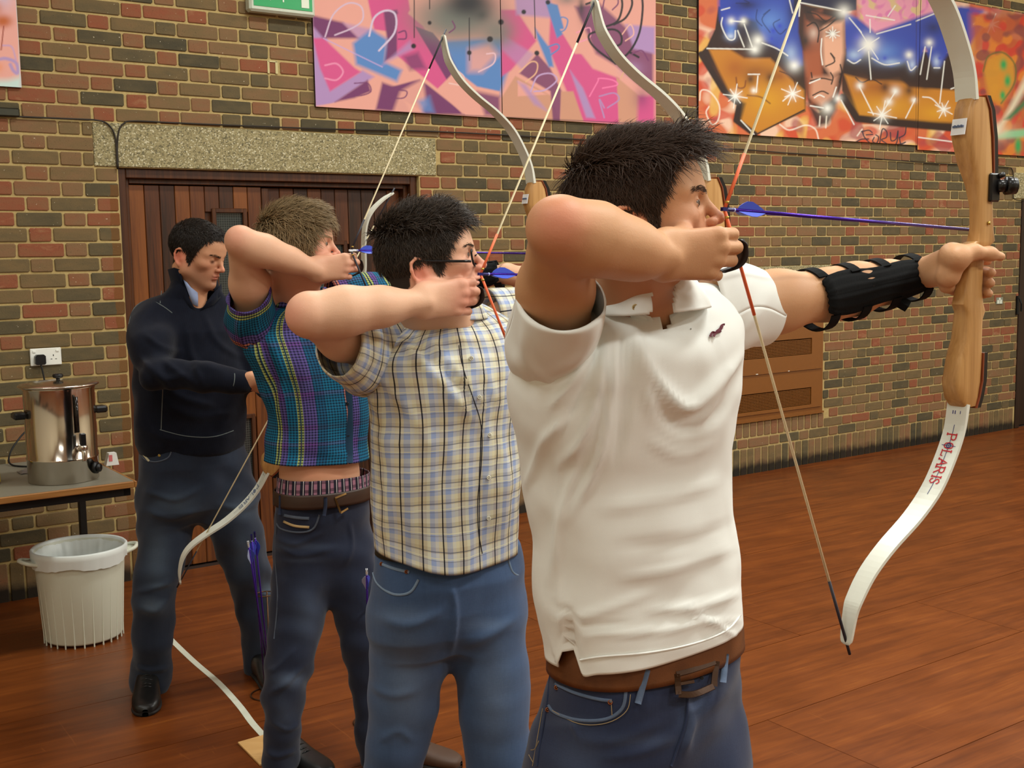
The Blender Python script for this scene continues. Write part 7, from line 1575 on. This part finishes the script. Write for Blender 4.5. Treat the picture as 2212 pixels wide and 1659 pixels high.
t = NT('boxer_check'); u_, v_, _w = t.sep(t.uv()); c = t.mix(lines(t, u_, .026, .011), S((36, 34, 46)), S((150, 104, 122))); c = t.mix(t.math('MULTIPLY', lines(t, v_, .026, .010), .6), c, S((24, 22, 32))); c = t.mix(t.math('MULTIPLY', lines(t, u_, .026, .002, .006), .8), c, S((226, 214, 214))); t.base(c); t.rough(.85, .2)
bx_ = loft([R_(598, 796, 1040, 3.606, .71, tilt=-.03, front=True), R_(596, 797, 1060, 3.608, .72, front=True), R_(594, 798, 1092, 3.61, .73, front=True)], 4); put_cloth(o3, 'boxer_shorts', [(folds(bx_[0], bx_[1], [], noise=[((9, 9, 4), .0015)], seed=2), bx_[1], bx_[2])], t.m, .002)
M_BELT3 = plain('dark_brown_leather', (54, 36, 26), .45, var=.15); be = loft([R_(593, 800, 1070, 3.612, .76, front=True), R_(592, 801, 1084, 3.612, .77, front=True), R_(592, 801, 1101, 3.613, .77, front=True)], 3); b3 = put_cloth(o3, 'belt', [be], M_BELT3, .004); SB3 = Surf(be[0])
mb_ = MB(); 
for pts in ([(724, 1076), (736, 1108)], [(736, 1108), (752, 1098)], [(724, 1076), (748, 1066)]): addband(mb_, SB3, pts, .007, .005, .003)
mesh('buckle', local(o3, mb_.V), mb_.F, plain('old_brass', (120, 90, 50), .35, .8), b3)
M_J3 = denim('dark_denim', (22, 28, 46), (34, 42, 62), (72, 84, 104))
LGS = [[(664, 1200, 3.61, .098, .10), (652, 1260, 3.60, .094, .098), (642, 1345, 3.58, .080, .086), (622, 1440, 3.56, .073, .078), (610, 1500, 3.56, .066, .07), (610, 1570, 3.57, .058, .064), (606, 1640, 3.59, .058, .066)], [(748, 1200, 3.64, .092, .096), (768, 1280, 3.65, .086, .09), (786, 1370, 3.66, .074, .08), (796, 1470, 3.67, .066, .07), (806, 1560, 3.67, .060, .064), (818, 1630, 3.67, .060, .066)]]
FJ = [([(600, 1180), (650, 1200), (720, 1180)], 7, .005), ([(590, 1160), (640, 1175), (700, 1150)], 6, .004), ([(640, 1400), (600, 1440), (575, 1450)], 7, .006), ([(655, 1440), (625, 1470), (580, 1500)], 7, .008), ([(590, 1560), (620, 1575), (648, 1560)], 6, .005), ([(572, 1620), (600, 1632), (640, 1622)], 6, .006), ([(755, 1130), (760, 1180), (745, 1220)], 5, .005)]
j3, VJ = trousers(o3, [(594, 798, 1076, 3.615, .74), (590, 800, 1115, 3.615, .70), (588, 801, 1150, 3.62, .64), (594, 799, 1190, 3.625, .56), (622, 776, 1225, 3.63, .48)], LGS, M_J3, [(665, 1330, 28, 60, .5), (630, 1470, 34, 16, .9), (650, 1180, 60, 8, .4), (612, 1540, 20, 40, .4), (660, 1210, 50, 6, .3)], FJ, [((4, 4, 4), .0035)], 51, None); S3j = Surf(VJ); M_J3L = denim('dark_denim_edge', (64, 70, 84), (80, 88, 100), (100, 106, 116))
mb_ = MB(); addband(mb_, S3j, [(597, 1128), (606, 1142), (640, 1150), (676, 1144), (690, 1112)], .006, .0016); mesh('pocket_edge', local(o3, mb_.V), mb_.F, M_J3L, j3, True)
mb_ = MB(); addband(mb_, S3j, [(612, 1126), (636, 1136), (668, 1139)], .008, .0012, .002); mesh('pocket_label', local(o3, mb_.V), mb_.F, plain('sand_label', (168, 140, 96), .8), j3, True)
mb_ = MB(); addband(mb_, S3j, [(613, 1113), (640, 1118), (668, 1120)], .010, .0014, .001); mesh('coin_pocket_edge', local(o3, mb_.V), mb_.F, M_J3L, j3, True)
mb_ = MB(); addband(mb_, S3j, [(598, 1110), (594, 1200), (600, 1290), (592, 1380)], .004, .0014); mesh('side_seam', local(o3, mb_.V), mb_.F, M_J3L, j3, True)
for x0, y0, x1, y1 in ((606, 1070, 604, 1112), (703, 1074, 700, 1114)): sub(o3, j3, 'belt_loop', band_on(SB3, [(x0, y0), (x0, (y0 + y1) / 2), (x1, y1)], .011, .003, .005), M_J3, True)
p_ = on_floor(606, 1648); shoe(o3, on_floor(664, 1664), on_floor(588, 1634), M_SHOE); shoe(o3, on_floor(950, 1654), on_floor(820, 1634), M_SHOEB, L=.30)
finger_tab(o3, HH3, WRI3, .96)
A3, B3 = EL3 + (WL3 - EL3) * .1, EL3 + (WL3 - EL3) * .9
arm_guard(o3, A3, B3, .052, .040, -.3, 1.0, (.1, .4, .68, .95), strap_w=.012)

# ================================================================== the man in the navy jumper
o4 = person('dark-haired man in navy jumper looking down at the tilted bow by the door', P(420, 1500, 4.32) * np.array([1, 1, 0]))
HR4 = frame_from((.93, -.30, -.36), (.33, -.10, .93)); HC4 = P(422, 554, 4.27); HS4 = 1.0
def h4(p): return np.asarray(p, float) * HS4 @ HR4.T + HC4
SHR4, ELB4, WRI4 = P(318, 690, 4.20), P(338, 806, 4.03), P(536, 824, 4.02); SHL4, ELB4b, WRI4b = P(505, 680, 4.42), P(560, 810, 4.42), P(600, 850, 4.22)
b = Body(); b.placed(head_shape(1.02, shut=True), HR4, HC4, HS4); b.cone(h4((-.02, 0, -.05)), P(408, 660, 4.32), .054, .055, .03); b.cone(h4((.02, 0, -.06)), P(420, 660, 4.28), .04, .045, .03)
b.chain([SHR4 + np.array([.01, .03, -.02]), ELB4, WRI4], [.036, .036, .027], .02); b.chain([SHL4 + np.array([0, 0, -.03]), ELB4b, WRI4b], [.036, .036, .027], .02); b.ell(P(405, 800, 4.31), (.13, .095, .2), .03, R=RB_); b.cone(P(405, 800, 4.31), P(405, 980, 4.32), .11, .11, .04, flat=(WN, .75)); b.cone(SHR4 + np.array([.05, .03, -.06]), SHL4 + np.array([-.05, 0, -.06]), .04, .04, .02)
HH4 = hand_frame((.80, .30, -.35), (.3, -.6, .7)); b.placed(draw_hand(.5), HH4, WRI4, .98); HH4b = hand_frame((.7, -.4, -.4), (.4, .5, .6)); HB = HH4b.copy(); b.placed(draw_hand(.2), HB, WRI4b, .95)
V, Fq = b.mesh(.0046); BV4 = V
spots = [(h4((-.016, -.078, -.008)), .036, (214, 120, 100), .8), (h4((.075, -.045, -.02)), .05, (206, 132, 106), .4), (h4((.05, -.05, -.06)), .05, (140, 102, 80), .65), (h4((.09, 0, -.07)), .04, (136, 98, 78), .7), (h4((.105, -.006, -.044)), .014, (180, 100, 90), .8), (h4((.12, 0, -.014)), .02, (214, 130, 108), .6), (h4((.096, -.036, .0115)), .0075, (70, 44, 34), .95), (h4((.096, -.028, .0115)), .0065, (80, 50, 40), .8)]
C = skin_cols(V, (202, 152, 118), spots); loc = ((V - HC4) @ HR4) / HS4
HAIR4 = [(.13, .100), (.13, .2), (-.2, .2), (-.2, -.05), (-.09, -.055), (-.062, -.055), (-.044, -.035), (-.036, -.002), (-.030, .020), (-.008, .030), (.010, .022), (.016, -.014), (.028, -.020), (.040, .024), (.054, .056), (.078, .090)]
def mask4(p): return inside(p[:, 0], p[:, 2], HAIR4) | (p[:, 2] > .105)
hm = mask4(loc) & (np.linalg.norm(loc - np.array([0, 0, .04]), axis=1) < .16) & (np.abs(loc[:, 1]) < .077) & (loc[:, 2] > -.06); earm = (np.abs(loc[:, 1]) > .071) & (loc[:, 0] > -.036) & (loc[:, 0] < .004) & (loc[:, 2] < .032)
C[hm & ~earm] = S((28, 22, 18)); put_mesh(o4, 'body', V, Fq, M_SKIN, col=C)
M_HAIR4 = hair_mat('near_black_hair', (22, 18, 15), (46, 37, 30), .45)
build_hair(o4, HR4, HC4 - np.array(o4.location), HS4, lambda p: mask4(p).astype(float), flow1, lambda p: np.where(p[:, 2] > .085, .022 - .008 * (p[:, 0] > .07), np.where(p[:, 2] > .02, .016, .011)), 9000, M_HAIR4, 14, .0014, .25)
brow(o4, HR4, HC4, HS4, M_HAIR4, seed=6, n=90, thick=1.2)
t = NT('navy_knit'); u_, v_, _w = t.sep(t.obj()); n1 = t.noise(t.obj(), 40, 3); t.base(t.mix(n1, S((13, 15, 25)), S((22, 26, 38)))); t.rough(.95, .1); t.b.inputs['Sheen Weight'].default_value = .08; wv = t.math('SINE', t.math('MULTIPLY', u_, 2200.0)); t.bump(wv, .15, .001); M_KNIT = t.m
FO = [([(330, 780), (380, 850), (470, 880)], 10, .010), ([(350, 870), (420, 900), (500, 890)], 9, .007), ([(400, 700), (420, 780), (480, 800)], 9, .007), ([(300, 920), (380, 950), (500, 940)], 9, .007), ([(440, 680), (470, 740), (520, 770)], 8, .006)]
NECK4 = [(392, 560), (470, 560), (462, 640), (428, 668), (408, 640)]
FO += [([(300, 770), (350, 815), (400, 812)], 7, .009), ([(350, 780), (380, 800), (420, 826)], 7, .008), ([(420, 790), (440, 830)], 6, .005), ([(310, 720), (350, 750), (400, 760)], 7, .006)]
jb = Body(); jb.stack([ring_fit(*q) for q in [(300, 522, 972, 4.33, .70), (291, 528, 950, 4.33, .72), (286, 532, 890, 4.325, .72), (285, 534, 830, 4.32, .70), (286, 532, 770, 4.315, .66), (292, 526, 715, 4.31, .60), (312, 508, 676, 4.31, .52), (340, 488, 645, 4.31, .48), (366, 470, 618, 4.30, .62), (374, 460, 592, 4.30, .8), (378, 454, 576, 4.30, .85)]], .03)
for S_, E_, W_ in ((SHR4, ELB4, WRI4), (SHL4, ELB4b, WRI4b)):
    b_ = W_ - E_; jb.chain([S_ + (S_ - E_) * .02 + np.array([.01, .02, -.01]), (S_ + E_) / 2, E_], [.068, .062, .057], .06); jb.chain([E_, E_ + b_ * .5, E_ + b_ * .80], [.057, .052, .046], .02); jb.cone(E_ + b_ * .80, E_ + b_ * .93, .040, .038, .006)
Vt, Fj = jb.mesh(.006); Vt = folds(Vt, Fj, FO, noise=[((3, 3, 3), .004)], seed=61, centre=None)
ju = put_mesh(o4, 'jumper', Vt, cut_front(Vt, Fj, NECK4, P(405, 800, 4.31)), M_KNIT); S4 = Surf(Vt); M_GREYST = plain('grey_stitching', (96, 104, 104), .8)
for pts in ([(278, 700), (290, 664), (320, 648), (350, 660), (372, 676)], [(349, 628), (346, 655)], [(352, 830), (350, 880), (348, 928)], [(345, 928), (400, 942), (460, 944), (505, 930)], [(506, 798), (507, 820), (500, 848)]): sub(o4, ju, 'contrast_stitch', band_on(S4, pts, .003, .0012, .001), M_GREYST)
SU4 = Surf(np.concatenate([Vt, BV4])); c1 = sheet_on(SU4, [[(396, 604, .008), (404, 610, .008), (412, 620, .008)], [(402, 620, .008), (414, 624, .010), (427, 632, .010)], [(408, 636, .008), (418, 640, .010), (428, 642, .010)], [(416, 656, .006), (422, 660, .008), (428, 662, .008)]]); put_mesh(o4, 'shirt_collar', c1[0], c1[1], plain('pale_blue_cotton', (150, 166, 204), .8))
c2 = sheet_on(SU4, [[(362, 582, .010), (376, 578, .014), (388, 582, .012)], [(368, 606, .010), (386, 610, .014), (400, 622, .012)], [(382, 638, .008), (400, 646, .012), (412, 650, .010)], [(402, 666, .006), (414, 672, .008), (424, 672, .008)]]); mesh('zip_collar', local(o4, c2[0]), c2[1], M_KNIT, ju, True)
c3 = sheet_on(SU4, [[(478, 612, .006), (470, 624, .010), (458, 636, .012)], [(480, 628, .006), (466, 642, .010), (444, 656, .012)], [(476, 644, .005), (462, 658, .008), (432, 672, .008)]]); mesh('zip_collar', local(o4, c3[0]), c3[1], M_KNIT, ju, True)
M_J4 = denim('washed_dark_denim', (24, 32, 48), (36, 46, 62), (74, 88, 104))
LGS = [[(366, 1080, 4.32, .108, .11), (354, 1150, 4.31, .098, .10), (342, 1230, 4.29, .084, .09), (333, 1300, 4.28, .078, .082), (330, 1380, 4.30, .070, .076), (326, 1440, 4.34, .070, .078), (325, 1468, 4.36, .073, .085)], [(488, 1080, 4.38, .108, .11), (512, 1150, 4.41, .098, .10), (534, 1230, 4.45, .084, .09), (552, 1310, 4.49, .078, .082), (562, 1380, 4.53, .068, .074), (564, 1440, 4.56, .066, .074)]]
FJ = [([(310, 1060), (380, 1080), (440, 1050)], 7, .006), ([(310, 1100), (370, 1120), (430, 1100)], 7, .006), ([(470, 1090), (530, 1100), (560, 1080)], 6, .005), ([(295, 1280), (330, 1270), (372, 1255)], 7, .010), ([(300, 1310), (335, 1320), (365, 1290)], 8, .007), ([(290, 1440), (325, 1450), (362, 1440)], 6, .009), ([(545, 1270), (570, 1285), (590, 1280)], 6, .006)]
j4, VJ = trousers(o4, [(300, 522, 955, 4.335, .72), (298, 538, 1000, 4.34, .70), (299, 550, 1050, 4.345, .62), (304, 556, 1090, 4.35, .54), (330, 530, 1120, 4.36, .46)], LGS, M_J4, [(340, 1200, 26, 70, .6), (330, 1310, 26, 18, .9), (380, 1090, 50, 24, .45), (520, 1100, 40, 26, .5), (575, 1275, 16, 16, .8), (345, 1265, 24, 8, .6), (520, 1190, 20, 50, .4)], FJ, [((4, 4, 4), .0035)], 71, None); S4j = Surf(VJ)
mb_ = MB(); addband(mb_, S4j, [(306, 978), (312, 992), (336, 998), (362, 990), (370, 976)], .005, .0015); mesh('pocket_edge', local(o4, mb_.V), mb_.F, M_J3L, j4, True); mb_ = MB(); addband(mb_, S4j, [(310, 982), (322, 996)], .008, .0015, .002); mesh('pocket_label', local(o4, mb_.V), mb_.F, plain('pale_label', (180, 172, 140), .8), j4, True); sub(o4, j4, 'rivet', disc_on(S4j, 344, 984, .005), M_BRASS, True)
t4 = on_floor(314, 1550); shoe(o4, t4, on_floor(324, 1486), M_SHOE, L=.30, Wd=.105, Hh=.095); shoe(o4, on_floor(590, 1488), on_floor(556, 1456), M_SHOE, L=.29)

# ================================================================== arrows standing in ground quivers
def quiver(label, xf, yf, tops, lab):
    base = on_floor(xf, yf); q = thing('ground_quiver', label, 'quiver', base); M_WIRE = plain('copper_wire', (92, 66, 46), .35, .8)
    m_ = MB().tube([(.0, .03, 0), (0, .03, .40)], .003, 8).tube(smooth_path([(.035 * math.cos(a), .035 * math.sin(a), .40) for a in np.linspace(0, 6.2832, 13)], 3), .0025, 7); m_.build('stand_ring', M_WIRE, q, True)
    MB().tube(smooth_path([(.07 * math.cos(a), .07 * math.sin(a), .003) for a in np.linspace(0, 6.2832, 13)], 3), .003, 7).tube([(0, .03, .003), (0, .07, .003)], .003, 7).build('foot_ring', M_WIRE, q, True)
    for i, (x, y, gg, rl, wh) in enumerate(tops):
        tp = P(x, y, gg); bt = base + np.array([(-.012, .010, .004)[i % 3], (-.008, -.008, .012)[i % 3], .004])
        arrow(lab[i], tp, bt, roll=rl, nockm=M_NOCKW if wh else M_NOCK, pale=wh, vane_l=.07)
gq = 3.98
quiver('thin wire ground quiver holding three purple arrows behind the fair-haired man', 582, 1500, [(543, 1158, gq, .3, False), (550, 1152, gq + .02, 1.4, False), (536, 1172, gq - .02, 2.2, True)], ['middle arrow standing in the quiver behind the fair-haired man, beside his knee', 'tallest arrow standing in the quiver behind the fair-haired man', 'lowest arrow with pale vane in the quiver behind the fair-haired man'])
quiver('thin wire ground quiver mostly hidden behind the legs of the man with glasses', 806, 1560, [(792, 1232, 3.45, .9, True)], ['single arrow with white and blue vanes beside the check shirt mans hip'])
